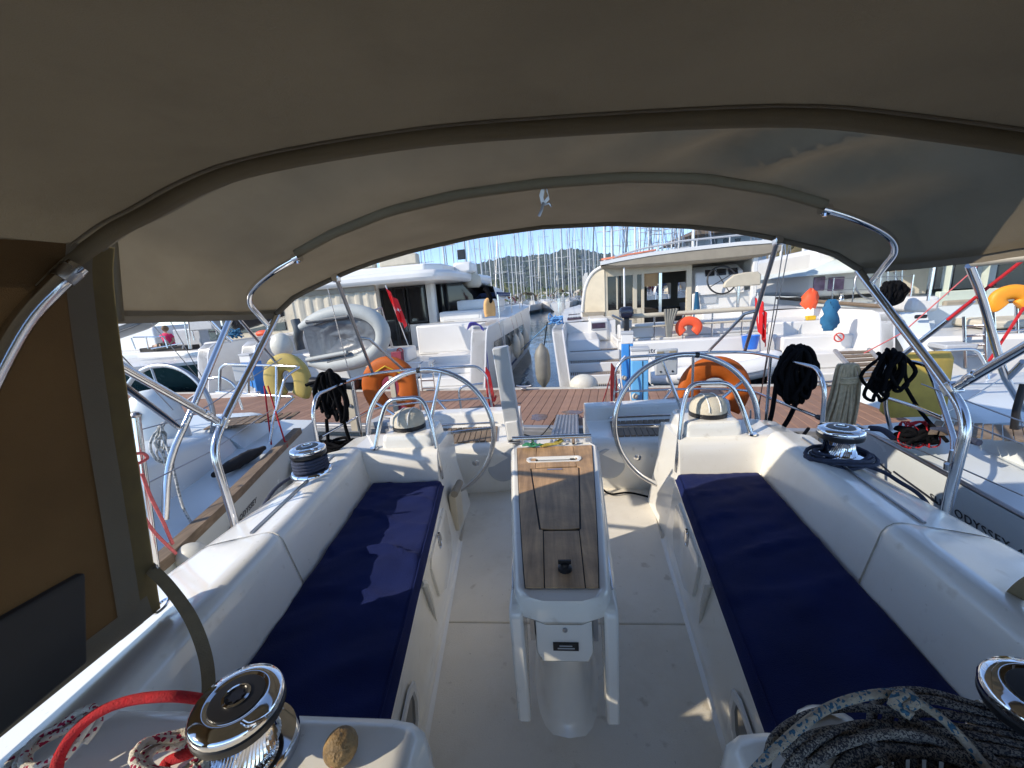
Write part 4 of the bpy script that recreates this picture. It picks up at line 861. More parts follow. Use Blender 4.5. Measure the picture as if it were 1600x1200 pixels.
m = M(); m.box(-.0685, .0685, .09, DW-.09, .46, .5); brd = O('dock_board', m, BOARD, dock, bevel=.004, seg=1)
first = True
for k in range(190):
    u = -17+.142*k; o = brd if first else dup(brd, dock); first = False; o.location = (u, 0, 0)
for v0, v1, nm, mt in ((-.03, .08, 'kerb_rail', ALU), (DW-.08, DW+.06, 'kerb_edge', CONC)):
    m = M(); m.box(-18.5, 11.5, v0, v1, .40, .51); O(nm, m, mt, dock, bevel=.01)
WETM = mat('wet_board', (.13, .075, .055), .2, var=.2, vs=8)
for c_, rx, ry in (((.18, .72), .17, .10), ((.5, .82), .22, .05), ((.95, .86), .3, .04), ((-.28, .45), .13, .16)):
    m = M(); m.add([(c_[0]+rx*math.cos(a)*(1+.35*noise.noise(Vector((math.cos(a)*1.5, math.sin(a)*1.5, c_[0]*9)))), c_[1]+ry*math.sin(a)*(1+.5*noise.noise(Vector((math.cos(a)*2, math.sin(a)*2, c_[0]*5+3)))), .5035) for a in [2*math.pi*j/28 for j in range(28)]], [list(range(28))]); O('wet_stain', m, WETM, dock)
m = M(); m.box(-18.5, 11.5, -.06, -.03, .40, .46); m.box(-18.5, 11.5, -.06, -.03, .26, .32); O('side_channel', m, ALU, dock)
m = M(); m.box(-18.5, 11.5, -.05, .05, .0, .2); O('rubber_strip', m, BLACK, dock)

def pedestal(label, base, h, w, material, lean=None, extra=True):
    u, v = base; t = T('power_pedestal', label, 'power pedestal', (u, v, .5), D, 'blue power pedestals on the dock')
    m = M(); m.box(u-w/2, u+w/2, v-w*.45, v+w*.45, .5, .5+h*.80); O('column', m, material, t, bevel=.012)
    m = M(); m.box(u+w*.14, u+w*.19, v-w*.47, v-w*.44, .52, .5+h*.79); O('door_groove', m, STRIPE, t)
    m = M(); m.box(u-w*.52, u+w*.52, v-w*.48, v+w*.48, .5+h*.80, .5+h*.95); O('lamp_housing', m, WHITE2, t, bevel=.008)
    m = M(); m.box(u-w*.55, u+w*.55, v-w*.52, v+w*.52, .5+h*.95, .5+h); O('cap', m, GREYW, t, bevel=.008)
    if extra:
        m = M(); m.lathe([(.04, 0), (.045, .05), (.02, .07)], (u-w*.3, v-w*.48, .5+h*.22), 12, Matrix.Rotation(R(75), 4, 'X')); O('socket', m, CREAM, t)
        m = M(); m.tube(crv([(u-w*.2, v-w*.5, .5+h*.6), (u-w*.6, v-w*.9, .5+h*.5), (u-w*.55, v-w*.9, .5+h*.2), (u-w*.4, v-w*.7, .52)], 6), .012, 6); O('cable', m, WHITE2, t)
    return t
def dk(px, py): 
    p = at(px, py, D, z=.5); return p.x, p.y
pedestal('taller saturated blue power pedestal behind the pale blue one', (1.05, 2.16), 1.06, .2, PBLUE)
pedestal('pale blue power pedestal with a grey cap beside the right steering wheel', (1.19, 1.0), .93, .24, PBLUE2)
pedestal('blue power pedestal at the left beyond the yellow lifebuoy', (-7.35, 2.05), 1.0, .30, PBLUE, extra=False)
# berth number posts
for (px, py, num, lab) in ((622, 700, '9', 'maroon berth post numbered 9 behind the left orange lifebuoy'),):
    u, v = dk(628, 660); t = T('berth_post', lab, 'berth post', (u, v, .5), D)
    m = M(); m.box(u-.09, u+.0, v-.05, v+.05, .5, 1.5); O('frame_post', m, BEIGE, t, bevel=.006)
    m = M(); m.box(u+.0, u+.17, v-.04, v+.04, .5, 1.62); O('number_panel', m, MAROON, t, bevel=.004)
    text('number', num, .16, (u+.03, v-.045, 1.34), (1, 0, 0), (0, 0, 1), WHITE2, t)
    m = M(); m.box(u-.3, u-.09, v-.02, v+.02, 1.05, 1.45); O('notice', m, MAROON, t)
    m = M(); m.box(u-.5, u+.25, v-.18, v+.18, .5, .56); O('foot_plate', m, GREYW, t)
u, v = dk(558, 672); t = T('beige_post', 'beige post with a socket at the near dock edge by the black rope hank', 'post', (u, v, .5), D)
m = M(); m.box(u-.06, u+.06, v-.05, v+.05, .5, 1.22); O('post', m, BEIGE, t, bevel=.006); m = M(); m.lathe([(.03, 0), (.03, .02), (0, .022)], (u, v-.05, .9), 12, Matrix.Rotation(R(90), 4, 'X')); O('socket', m, DSTEEL, t)
# wet stain is part of the boards; sea legs: cleats
for i, (u, v) in enumerate(((-2.6, .16), (2.1, .16), (-.9, 2.16), (4.1, 2.16))):
    t = T('mooring_cleat', ('dark cleat on the near dock edge left of the boarding plank', 'dark cleat on the near dock edge behind the right wheel', 'dark cleat on the far dock edge by the gap of water', 'dark cleat on the far dock edge at the right')[i], 'cleat', (u, v, .51), D, 'mooring cleats on the dock')
    m = M(); m.box(u-.05, u+.05, v-.04, v+.04, .51, .56); O('base', m, DSTEEL, t, bevel=.01)
    m = M(); m.tube(crv([(u-.15, v, .60), (u-.08, v, .585), (u+.08, v, .585), (u+.15, v, .60)], 4), .018, 8); O('horns', m, DSTEEL, t)

# ================================================================ NEIGHBOUR YACHTS
def neighbour(s, gun, name_lab, nm):
    """sailing yacht moored alongside; s is the side it lies on, gun its near gunwale from stern to bow"""
    y0 = gun[0][1]; b = T('sailing_yacht', name_lab, 'yacht', (s*4.3, 1.0, 0), group='sailing yachts moored either side')
    BM = 3.7
    m = M(); secs = []
    for x, y, z in gun:
        k = max(.0, min(1, (y+9)/9.5))**.6; c = x+s*BM/2*1.0; hb = BM/2*k if y < 0 else BM/2
        secs.append([Vector((c-s*hb*a, y, zz)) for a, zz in ((1, z), (.995, z-.12), (.96, .62), (.9, .3), (.7, .0), (.3, -.3), (-.3, -.3), (-.7, 0), (-.96, .6), (-1, z))])
    m.loft(secs); m.add(secs[0], [list(range(10))]); hl = O('hull', m, GELB, b, angle=60)
    m = M(); m.loft([[q[0]+Vector((0, 0, .003)), q[0].lerp(q[-1], .12)+Vector((0, 0, .03)), q[0].lerp(q[-1], .88)+Vector((0, 0, .03)), q[-1]] for q in secs]); O('deck', m, GELB, b, angle=60)
    return b, hl, secs
# left neighbour
GL = [(-2.66, 3.9, 1.1), (-2.55, 3.5, 1.1), (-2.36, 2.9, 1.1), (-2.13, 2.2, 1.1), (-1.93, 1.5, 1.1), (-1.83, .8, 1.12), (-1.80, 0, 1.15), (-1.83, -1.5, 1.2), (-2.0, -4, 1.28), (-2.4, -8, 1.4)]
lb, lh, ls = neighbour(-1, GL, 'sailing yacht moored at the left with a dark wood toe rail', 'left')
m = M(); m.loft([[Vector((x-.07, y, z+.0)), Vector((x-.07, y, z+.045)), Vector((x+.012, y, z+.045)), Vector((x+.012, y, z-.01))] for x, y, z in GL[1:]], closed=True, cap=True); O('toe_rail', m, TEAKG, lb, angle=40)
def raised(gun, s, spec, nm, par, material=GELB):
    m = M(); secs = []
    for (y, i0, i1, zt) in spec:
        x = gun_x(gun, y); secs.append([Vector((x+s*a, y, z)) for a, z in ((i0, 1.12), (i0+.06, zt-.08), (i0+.14, zt-.015), (i0+.24, zt), (i1-.2, zt), (i1-.1, zt-.03), (i1, 1.12))])
    m.loft(secs, cap=True); return O(nm, m, material, par, angle=60)
def gun_x(gun, y):
    for (x0, y0, _), (x1, y1, _) in zip(gun, gun[1:]):
        if y1 <= y <= y0: return x0+(x1-x0)*(y-y0)/(y1-y0)
    return gun[0][0] if y > gun[0][1] else gun[-1][0]
raised(GL, -1, [(3.0, .42, 3.2, 1.3), (2.4, .42, 3.2, 1.42), (1.2, .42, 3.2, 1.46), (.2, .45, 3.2, 1.5), (-1.5, .5, 3.2, 1.62), (-3, .6, 3.1, 1.6)], 'coaming', lb)
raised(GL, -1, [(3.82, .35, 3.3, 1.2), (3.62, .32, 3.3, 1.3), (3.1, .36, 3.3, 1.3), (3.02, .36, 3.3, 1.25)], 'helm_seat', lb)
c = at(378, 662, z=1.31)
for k in range(9):
    m = M(); a_, b_ = at(318+16*k, 672-2*k, z=1.312), at(350+14*k, 655-1.2*k, z=1.312); d_ = at(334+15*k, 671-2*k, z=1.312)
    e_ = b_+(d_-a_)*.92; m.prism([a_, a_+(d_-a_)*.92, e_, b_], (0, 0, .012)); O('teak_slat', m, TEAKG, lb)
m = M(); c = at(262, 648, y=3.0); m.tube(ellipse(c, .44, .44, (1, 0, 0), (0, .1, 1), 56), .02, 10, True); wl = O('steering_wheel', m, DSTEEL, lb, angle=80)
for k in range(5):
    a = .5+k*2*math.pi/5; m = M(); m.tube([c, c+Vector((.43*math.cos(a), .04*math.sin(a), .43*math.sin(a)))], .009, 6); O('wheel_spoke', m, DSTEEL, wl)
c = at(240, 640, y=2.75); m = M(); m.lathe([(.2, -.5), (.19, -.1), (.17, .0), (.15, .05), (.12, .12), (.06, .16), (0, .165)], c, 24); O('helm_pedestal', m, GELB, lb, angle=60)
m = M(); m.lathe([(.05, 0), (.05, .01), (0, .012)], at(211, 652, y=2.58), 16, Matrix.Rotation(R(90), 4, 'X')); O('pedestal_dial', m, CREAM, lb)
def rails(par, lines, nm='rail', material=STEEL, r=.0125, fl=.08):
    for pts in lines: m = M(); m.tube(fil(pts, fl, 5), r, 8); O(nm, m, material, par, angle=80)
rails(lb, [[at(258, 812, y=1.75), at(262, 722, y=1.85), at(300, 640, y=2.0), at(367, 480, y=2.5)]], 'bimini_leg', r=.018, fl=.15)
rails(lb, [[at(328, 655, y=2.05), at(175, 560, y=1.45)], [at(283, 670, y=1.95), at(160, 578, y=1.4)]], 'bimini_brace', r=.016)
rails(lb, [[at(365, 488, y=2.9), at(433, 568, y=3.5)], [at(312, 484, y=3.0), at(346, 520, y=3.1), at(362, 534, y=3.15)]], 'bimini_strut', r=.014)
rails(lb, [[at(343, 612, y=3.6), at(344, 575, y=3.6), at(352, 569, y=3.6), at(432, 571, y=3.6), at(470, 573, y=3.55), at(446, 588, y=3.3), at(427, 655, y=3.2), at(421, 692, y=3.1)], [at(338, 612, y=3.6), at(390, 616, y=3.6), at(462, 620, y=3.5), at(430, 648, y=3.2)], [at(432, 571, y=3.6), at(432, 640, y=3.5)], [at(388, 590, y=3.6), at(388, 616, y=3.6)], [at(326, 592, y=3.9), at(345, 588, y=3.9), at(366, 600, y=3.9), at(379, 640, y=3.9)]], 'stern_rail', r=.013, fl=.06)
rails(lb, [[at(150, 690, y=1.6), at(300, 650, y=2.4), at(440, 560, y=3.5)], [at(210, 765, y=1.5), at(330, 705, y=2.2), at(425, 640, y=3.2)], [at(175, 540, y=1.8), at(270, 640, y=2.6)], [at(228, 495, y=3), at(318, 600, y=4)], [at(265, 500, y=3.2), at(316, 590, y=4)]], 'guard_wire', DSTEEL, .004)
m = M(); q = at(380, 582, y=3.62); w_ = Vector((.09, 0, 0)); m.box(q.x-.10, q.x+.10, q.y-.012, q.y+.012, q.z-.09, q.z+.09); O('outboard_pad', m, GREYW, lb, bevel=.01)
m = M()
def hull_pt(secs, y, f, out=.004):
    for q0, q1 in zip(secs, secs[1:]):
        if q1[0].y <= y <= q0[0].y:
            t = (y-q0[0].y)/(q1[0].y-q0[0].y); return (q0[1].lerp(q1[1], t)).lerp(q0[2].lerp(q1[2], t), f)
a, b2 = hull_pt(ls, 2.0, .13), hull_pt(ls, 2.8, .13); nrm = Vector((1, .25, .08)).normalized()
text('lettering', 'SUN ODYSSEY', .06, a+nrm*.012, (b2-a), (hull_pt(ls, 1.72, .1)-hull_pt(ls, 1.72, .6)), INK, hl if False else lh, .001, space=1.12)
m = M(); m.tube([hull_pt(ls, 1.2, .12)+nrm*.006, hull_pt(ls, 1.95, .12)+nrm*.006], .008, 6); O('stripe', m, STRIPE, lh)
m = M(); p = at(365, 728, z=1.2); 
rn = random.Random(3)
pa, pb = at(335, 742, z=1.17), at(412, 700, z=1.17)
m.loft([[pa.lerp(pb, t)+Vector((.05*math.cos(a)*k, .02*math.cos(a)*k, .05*math.sin(a)*k+.012*noise.noise(Vector((t*9, a, 3))))) for a in [2*math.pi*j/10 for j in range(10)]] for t, k in [(i/14, math.sin(math.pi*min(.95, max(.06, i/14)))**.5) for i in range(15)]], closed=True, cap=True)
T1('black_sail_bag', 'black bag lying on the side deck of the left yacht', 'bag', m, mat('black_nylon', (.008, .008, .01), .8, var=.4, vs=20), angle=60)
horseshoe('lifebuoy', 'yellow covered horseshoe lifebuoy on the stern rail of the left yacht', at(450, 594, y=3.65), .48, .56, .088, YELLOW, 'yellow lifebuoys on the neighbouring yachts', 5, -66)
hank('grey_rope_hank', 'grey flecked rope hanging from the bimini leg of the left yacht', at(250, 665, y=2.1), .06, .3, 3, .007, mat('pale_fleck_rope', (.5, .5, .47), .85, var=.15, vs=50, fn=fleck((.2, .22, .22), 80, .3)), 12, [[at(250, 668, y=2.1), at(268, 722, y=2.0), at(285, 790, y=1.9), at(305, 830, y=1.8), at(290, 845, y=1.8)]])
m = M(); 
for dx in (0, 14): m.tube([at(413+dx*.4, 603, y=3.3), at(424+dx*1.6, 695, y=3.1)], .007, 6)
m.tube([at(446, 690, y=3.1), at(447, 700, y=3.08)], .014, 6); T1('red_tackle', 'red tackle lines on the stern rail of the left yacht', 'rope', m, REDR)
m = M(); q = at(300, 868, y=1.6); m.ball(q, .065, 16, (1.4, 1, 1.0)); T1('fender', 'white round fender squeezed between the boats at the left', 'fender', m, FEND, angle=80)
m = M(); q = hull_pt(ls, 3.2, .2)+Vector((.12, 0, -.02)); m.lathe([(.01, -.02), (.06, .02), (.11, .08), (.12, .2), (.12, .45), (.08, .56), (.02, .6)], q-Vector((0, 0, .5)), 16); T1('fender', 'white fender hanging at the stern of the left yacht by the navy winch', 'fender', m, FEND, angle=80)

# right neighbour
GR = [(2.33, 3.05, 1.1), (2.30, 2.9, 1.1), (2.22, 2.4, 1.1), (2.12, 1.8, 1.1), (2.03, 1.2, 1.11), (1.96, .5, 1.13), (1.93, -.5, 1.17), (1.95, -2, 1.22), (2.1, -5, 1.3), (2.4, -8, 1.4)]
rb, rh, rs = neighbour(1, GR, 'sailing yacht moored at the right with large dark lettering along its hull', 'right')
m = M(); m.tube([(x+.012, y, z+.008) for x, y, z in GR], .014, 8); O('toe_rail', m, DSTEEL, rb, angle=60)
raised(GR, 1, [(2.6, .42, 3.2, 1.24), (2.0, .42, 3.2, 1.34), (1.2, .42, 3.2, 1.42), (.2, .45, 3.2, 1.5), (-1.5, .5, 3.2, 1.6)], 'coaming', rb)
raised(GR, 1, [(3.9, .5, 2.9, 1.2), (3.75, .45, 3.0, 1.29), (3.1, .42, 3.1, 1.29), (2.7, .40, 3.1, 1.22)], 'helm_seat', rb)
for k in range(10):
    a_, b_ = at(1462+15*k, 660+1*k, z=1.30), at(1450+17*k, 679+1.5*k, z=1.30); d_, e_ = at(1462+15*k+13, 660+k, z=1.30), at(1450+17*k+14, 679+1.5*k, z=1.30)
    m = M(); m.prism([a_, d_, e_, b_], (0, 0, .012)); O('teak_slat', m, TEAKG, rb)
a, b2 = hull_pt(rs, 2.3, .22), hull_pt(rs, 1.4, .22); nr = Vector((-1, .15, .08)).normalized()
text('lettering', 'SUN ODYSSEY 4', .068, a+nr*.006, (b2-a), (hull_pt(rs, 1.6, .1)-hull_pt(rs, 1.6, .6)), INK, rh, .001, space=1.15)
for y0, y1 in ((2.80, 2.64), (2.61, 2.25)):
    m = M(); m.tube([hull_pt(rs, y0, .13)+nr*.003, hull_pt(rs, y1, .2)+nr*.003], .007, 6); O('stripe', m, STRIPE, rh)
m = M(); m.lathe([(.0, 0), (.02, .002), (.016, .012), (0, .016)], hull_pt(rs, 2.75, .2)+nr*.002, 14, Matrix.Rotation(R(-90), 4, 'Y')); O('skin_fitting', m, WHITE2, rh)
rails(rb, [[at(1488, 720, y=1.9), at(1492, 690, y=1.95), at(1465, 608, y=2.2), at(1448, 570, y=2.5), at(1418, 564, y=2.6), at(1380, 568, y=2.8), at(1384, 640, y=2.8), at(1392, 672, y=2.8)], [at(1382, 620, y=2.8), at(1430, 635, y=2.5), at(1475, 655, y=2.2)], [at(1387, 607, y=2.8), at(1440, 602, y=3.4), at(1600, 600, y=3.4)], [at(1400, 560, y=3.2), at(1480, 547, y=3.6), at(1525, 545, y=3.6), at(1540, 570, y=3.6), at(1552, 640, y=3.5)]], 'stern_rail', r=.0125, fl=.06)
rails(rb, [[at(1515, 415, y=2.4), at(1533, 460, y=2.5), at(1570, 590, y=2.6), at(1600, 640, y=2.7)], [at(1575, 590, y=2.6), at(1600, 565, y=2.5)]], 'bimini_leg', r=.019, fl=.1)
rails(rb, [[at(1410, 555, y=2.9), at(1520, 470, y=2.6)], [at(1395, 567, y=2.9), at(1410, 555, y=2.9)]], 'bimini_brace', r=.016)
m = M(); m.loft([[at(1512, 398, y=2.3), at(1514, 418, y=2.3), at(1514, 418, y=2.36), at(1512, 398, y=2.36)], [at(1640, 380, y=2.0), at(1640, 405, y=2.0), at(1640, 405, y=2.06), at(1640, 380, y=2.06)]], closed=True, cap=True); O('bimini_roll', m, CREAM, rb, bevel=.02)
rails(rb, [[at(1340, 672, y=2.95), at(1430, 700, y=2.2), at(1600, 775, y=1.5)], [at(1440, 600, y=2.3), at(1600, 660, y=1.7)], [at(1480, 650, y=2.2), at(1600, 695, y=1.7)], [at(1470, 650, y=2.2), at(1600, 570, y=3)], [at(1460, 640, y=3.3), at(1500, 600, y=3.3), at(1600, 600, y=3.3)], [at(1590, 625, y=2.5), at(1600, 680, y=2.4)]], 'guard_wire', DSTEEL, .0035)
m = M(); m.lathe([(.03, 0), (.032, .03), (.022, .04), (.02, .1)], at(1488, 735, y=1.86), 12); O('stanchion_foot', m, STEEL, rb)
m = M(); m.tube(fil([at(1600, 600, y=2.35), at(1588, 640, y=2.35), at(1583, 680, y=2.35)], .03), .017, 10); O('tiller_boot', m, BLACK, rb)
# red control line along the brace
m = M(); m.tube([at(1600, 405, y=2.4), at(1545, 448, y=2.5), at(1480, 500, y=2.6)], .009, 6); T1('red_line', 'thick red line running along the steel brace of the right yacht', 'rope', m, REDR)
m = M(); m.tube([at(1540, 405, y=3), at(1410, 520, y=3.0), at(1350, 552, y=3)], .004, 6); T1('red_line', 'thin red line slanting down to the slatted passerelle at the right', 'rope', m, PINKR)
m = M(); m.tube([at(1600, 480, y=2.8), at(1545, 565, y=2.8)], .009, 6); T1('red_line', 'short red line below the amber lifebuoy at the right edge', 'rope', m, REDR)
m = M(); q = at(1432, 600, y=2.95); m.loft([[q+Vector((x*k, yy, z*k)) for x, z in ((-.20, -.2), (-.16, -.24), (.16, -.24), (.2, -.2), (.19, .18), (.16, .23), (-.16, .23), (-.19, .18))] for yy, k in ((-.05, .88), (-.03, 1), (.03, 1), (.05, .88))], closed=True, cap=True)
T1('yellow_pad', 'yellow rectangular rescue pad hung on the stern rail of the right yacht', 'rescue pad', m, mat('yellow_pad_cover', (.5, .34, .06), .65, var=.15, vs=10, dirt=.3), angle=40)
rn = random.Random(21); c = at(1432, 686, y=2.45); m = M()
for k in range(16): m.tube(crv([c+Vector((rn.uniform(-.11, .11), rn.uniform(-.05, .05), rn.uniform(-.02, .07))) for _ in range(6)], 4), .014, 6)
bl = T('tied_rope_bundle', 'black rope bundle lashed with red cord on the right yacht deck', 'rope', c); O('bundle', m, BLACKR, bl, angle=80)
m = M()
for k in range(9): a = rn.uniform(0, 3); m.tube(ellipse(c+Vector((rn.uniform(-.07, .07), 0, .03)), .09, .07, (math.cos(a), .4*math.sin(a), .3), (0, .3, 1), 20), .0045, 5, True)
O('red_cord', m, REDR, bl, angle=80)
m = M(); m.tube(crv([at(1360, 669, y=2.8), at(1380, 672, y=2.7), at(1405, 690, y=2.5), at(1430, 697, y=2.42)], 5), .02, 8); m.tube(crv([at(1455, 672, y=2.4), at(1475, 672, y=2.35), at(1500, 682, y=2.2), at(1530, 692, y=2.1)], 5), .018, 8); T1('navy_line', 'thick navy rope along the toe rail of the right yacht', 'rope', m, NAVYR, angle=80)
# slatted wooden passerelle from the dock to the catamaran
wp = T('slatted_passerelle', 'slatted wooden passerelle sloping from the dock up to a catamaran at the right', 'passerelle', (3.9, 4.5, .6))
A1, A2, B1, B2 = at(1305, 548, y=7.3), at(1358, 546, y=7.3), at(1378, 630, y=4.6), at(1432, 622, y=4.6)
for k in range(9):
    t0 = (k+.2)/9.5; t1 = (k+.72)/9.5; m = M(); m.prism([A1.lerp(B1, t0), A2.lerp(B2, t0), A2.lerp(B2, t1), A1.lerp(B1, t1)], (0, 0, -.025)); O('slat', m, TEAKG, wp)
for p, q in ((A1, B1), (A2, B2)): m = M(); m.tube([p, q], .035, 8); O('side_tube', m, ALU, wp)
# ================================================================ CATAMARAN AT THE LEFT (stern towards us)
C1 = Fr(D.w((-1.75, 2.75, 0)), -3.4)
c1 = T('catamaran', 'white catamaran with a black sliding door and grey dinghy across its stern', 'catamaran', (-3.4, 3, 0), C1, 'catamarans moored across the dock')
def cat_hull(par, u0, u1, v0, v1, g0, g1, name='hull', material=WHITE):
    """one hull: u0 outer face, u1 inner face"""
    m = M(); secs = []; d = u1-u0
    for i in range(15):
        t = i/14; v = v0+(v1-v0)*t; k = 1 if t < .6 else max(.03, 1-((t-.6)/.4)**1.8); g = g0+(g1-g0)*t; c = (u0+u1)/2
        secs.append([Vector((c+(q-.5)*d*k, v, z)) for q, z in ((0, g), (-.012, g-.5), (-.005, .75), (.03, .3), (.2, -.25), (.8, -.25), (.97, .3), (1, .9), (1, g))])
    m.loft(secs); m.add(secs[0], [list(range(9))]); h = O(name, m, material, par, angle=50)
    m = M(); m.loft([[q[0], q[0].lerp(q[-1], .5)+Vector((0, 0, .03)), q[-1]] for q in secs]); O('side_deck', m, material, par, angle=60)
    return h
h1 = cat_hull(c1, 0, -1.6, 2.0, 12.5, 1.74, 2.02)
h1b = cat_hull(c1, -7.1, -5.5, 2.0, 12.5, 1.74, 2.02)
def bulwark(par, u0, u1, lean, material=WHITE, prof=((2.2, 1.78), (.2, 1.75), (.02, 1.66), (-.07, 1.45), (-.16, 1.0), (-.3, .5), (-.34, .34), (-.3, -.1), (2.2, -.1))):
    m = M(); m.loft([[Vector((u+lean*(1.75-z), v, z)) for v, z in prof] for u in (u0, u1)], cap=True); m.loft([[Vector((u+lean*(1.75-z), v, z)) for v, z in prof] for u in (u0, u1)], closed=True); return O('stern_bulwark', m, material, par, bevel=.03, angle=50)
bulwark(c1, 0.0, -.34, -.07)
bulwark(c1, -5.55, -5.9, .0); bulwark(c1, -7.1, -6.8, 0)
for k, (v0, z) in enumerate(((-.4, .46), (.15, .66), (.6, .86), (1.0, 1.02))):
    m = M(); m.box(-1.75, -.4, v0, 2.2, z-.2, z); O('stern_step', m, WHITE, c1, bevel=.02)
m = M(); m.box(-5.5, -1.6, .6, 8, .62, .98); O('bridge_deck', m, WHITE, c1, bevel=.02)
m = M(); m.box(-6.9, -5.5, -.3, .6, .3, .62); O('stern_step', m, WHITE, c1, bevel=.02)
m = M(); m.box(-5.3, -2.15, .7, 1.3, .98, 1.32); trn = O('transom_bench', m, WHITE, c1, bevel=.04)
q = at(625, 549, C1, y=.69)
m = M(); m.tube(ellipse(q, .075, .075, (1, 0, 0), (0, 0, 1), 24), .012, 6, True); m.tube([q+Vector((-.05, 0, .05)), q+Vector((.05, 0, -.05))], .01, 6); O('no_smoking_mark', m, REDINK, trn)
# saloon wall with its doors
m = M(); m.box(-6.4, -4.32, 4.0, 4.12, .98, 2.98); m.box(-4.32, -2.74, 4.0, 4.12, 2.93, 2.98); m.box(-2.74, -2.5, 4.0, 4.12, .98, 2.98); m.box(-3.42, -2.74, 4.0, 4.12, .98, 1.72); O('saloon_wall', m, WHITE, c1, bevel=.01)
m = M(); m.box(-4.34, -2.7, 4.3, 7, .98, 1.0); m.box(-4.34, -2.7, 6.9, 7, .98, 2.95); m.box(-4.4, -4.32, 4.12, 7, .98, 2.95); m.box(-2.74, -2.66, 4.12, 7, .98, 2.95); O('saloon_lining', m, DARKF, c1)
for (a, b_, z0, z1, nm) in ((-4.30, -3.86, 1.0, 2.92, 'sliding_door'), (-3.40, -2.78, 1.76, 2.92, 'saloon_window'), (-3.84, -3.46, 1.0, 2.92, 'sliding_door')):
    m = M(); m.box(a, b_, 4.04, 4.06, z0, z1); dd = O(nm, m, DGLASS, c1)
    m = M(); m.box(a, a+.05, 4.01, 4.10, z0, z1); m.box(b_-.05, b_, 4.01, 4.10, z0, z1); m.box(a, b_, 4.011, 4.099, z1-.05, z1); m.box(a, b_, 4.011, 4.099, z0, z0+.05); O('frame', m, BLACK, dd)
m = M(); m.tube([(-3.44, 3.98, 1.5), (-3.44, 3.98, 1.75)], .014, 6); O('door_handle', m, STEEL, c1)
m = M(); m.box(-2.5, -2.36, 3.7, 3.9, .98, 2.95); O('pillar', m, WHITE, c1, bevel=.03)
for (u0, v0, z0, z1) in ((-2.36, 1.9, .98, 1.76), (-2.05, 3.0, 1.76, 2.05), (-1.75, 3.9, 2.05, 2.34)):
    m = M(); m.box(u0, -.75, v0, 7, z0, z1); fs_ = O('flybridge_stair', m, WHITE, c1, bevel=.04)
    m = M(); m.box(u0+.12, -.85, v0-.012, v0, z0+.06, z1-.05); O('locker_panel', m, WHITE, fs_, bevel=.008)
    m = M(); m.box(u0+.1, -.8, v0+.05, v0+.4, z1, z1+.012); O('tread_pad', m, GREYW, fs_)
m = M(); m.loft([[Vector((u, v, z)) for u, z in ((-2.6, 1.7), (-1.2, 1.7), (-1.35, 2.5), (-1.7, 2.92), (-2.6, 2.95))] for v in (4.4, 9.5)], cap=True); O('side_glazing', m, DGLASS, c1, angle=30)
m = M(); m.loft([[Vector((-.7-.1*i, v, z)) for i, (v, z) in enumerate(((5.2, 2.3), (7.5, 2.32), (9.5, 2.2)))], [Vector((-.8-.1*i, v, z)) for i, (v, z) in enumerate(((5.2, 2.75), (7.2, 2.7), (9.3, 2.4)))], [Vector((-2.0, v, z)) for v, z in ((5.2, 3.0), (7.0, 2.9), (9, 2.5))]]); O('coachroof', m, WHITE, c1, angle=50)
m = M(); m.box(-1.9, -.72, 5.6, 8.6, 2.42, 2.56); O('side_window', m, NAVYC, c1)
# roof with the flybridge
def slab(par, nm, pts, z0, z1, material, bev=.06, droop=0):
    m = M(); m.loft([[Vector((u*1, v, z0+(-droop*((u-pts[0][0])**2)*0))) for u, v in pts], [Vector((u, v, z1)) for u, v in pts]], closed=True, cap=True); return O(nm, m, material, par, bevel=bev, angle=40)
slab(c1, 'hardtop', [(-7.0, 2.5), (-6.6, 2.1), (-2.3, 2.1), (-1.75, 2.3), (-1.5, 2.9), (-1.2, 7), (-1.6, 8.5), (-6.5, 8.5), (-7.0, 7)], 2.93, 3.22, WHITE, .1)
slab(c1, 'flybridge_coaming', [(-6.6, 2.9), (-2.3, 2.9), (-1.9, 3.4), (-1.75, 6.5), (-6.4, 6.5)], 3.22, 3.45, WHITE, .06)
for a, b_ in ((-5.3, -3.9), (-3.75, -2.55)):
    m = M(); m.box(a, b_, 3.1, 3.35, 3.45, 3.78); O('flybridge_cushion', m, CREAM, c1, bevel=.06)
m = M(); m.box(-1.9, -1.3, 4.4, 5.2, 3.2, 3.55); O('helm_console', m, WHITE, c1, bevel=.08)
m = M(); m.box(-1.72, -1.46, 4.4, 4.45, 3.62, 3.92); O('helm_screen', m, BLACK, c1, bevel=.02)
m = M(); m.lathe([(.25, 0), (.32, .1), (.3, .35), (.12, .5), (0, .52)], (-1.45, 4.9, 2.75), 16); O('helm_seat', m, CREAM, c1, angle=60)
# canvas curtain under the hardtop
m = M(); m.loft([[Vector((-6.2+2.62*i/60, 2.35+.022*math.sin(i*.9)+.012*math.sin(i*2.3), z)) for i in range(61)] for z in (1.85, 2.4, 2.92)]); O('canvas_curtain', m, CREAM, c1, angle=180, fix=False)
m = M(); m.box(-6.2, -3.58, 2.3, 2.42, 2.78, 2.93); O('curtain_valance', m, BEIGED, c1)
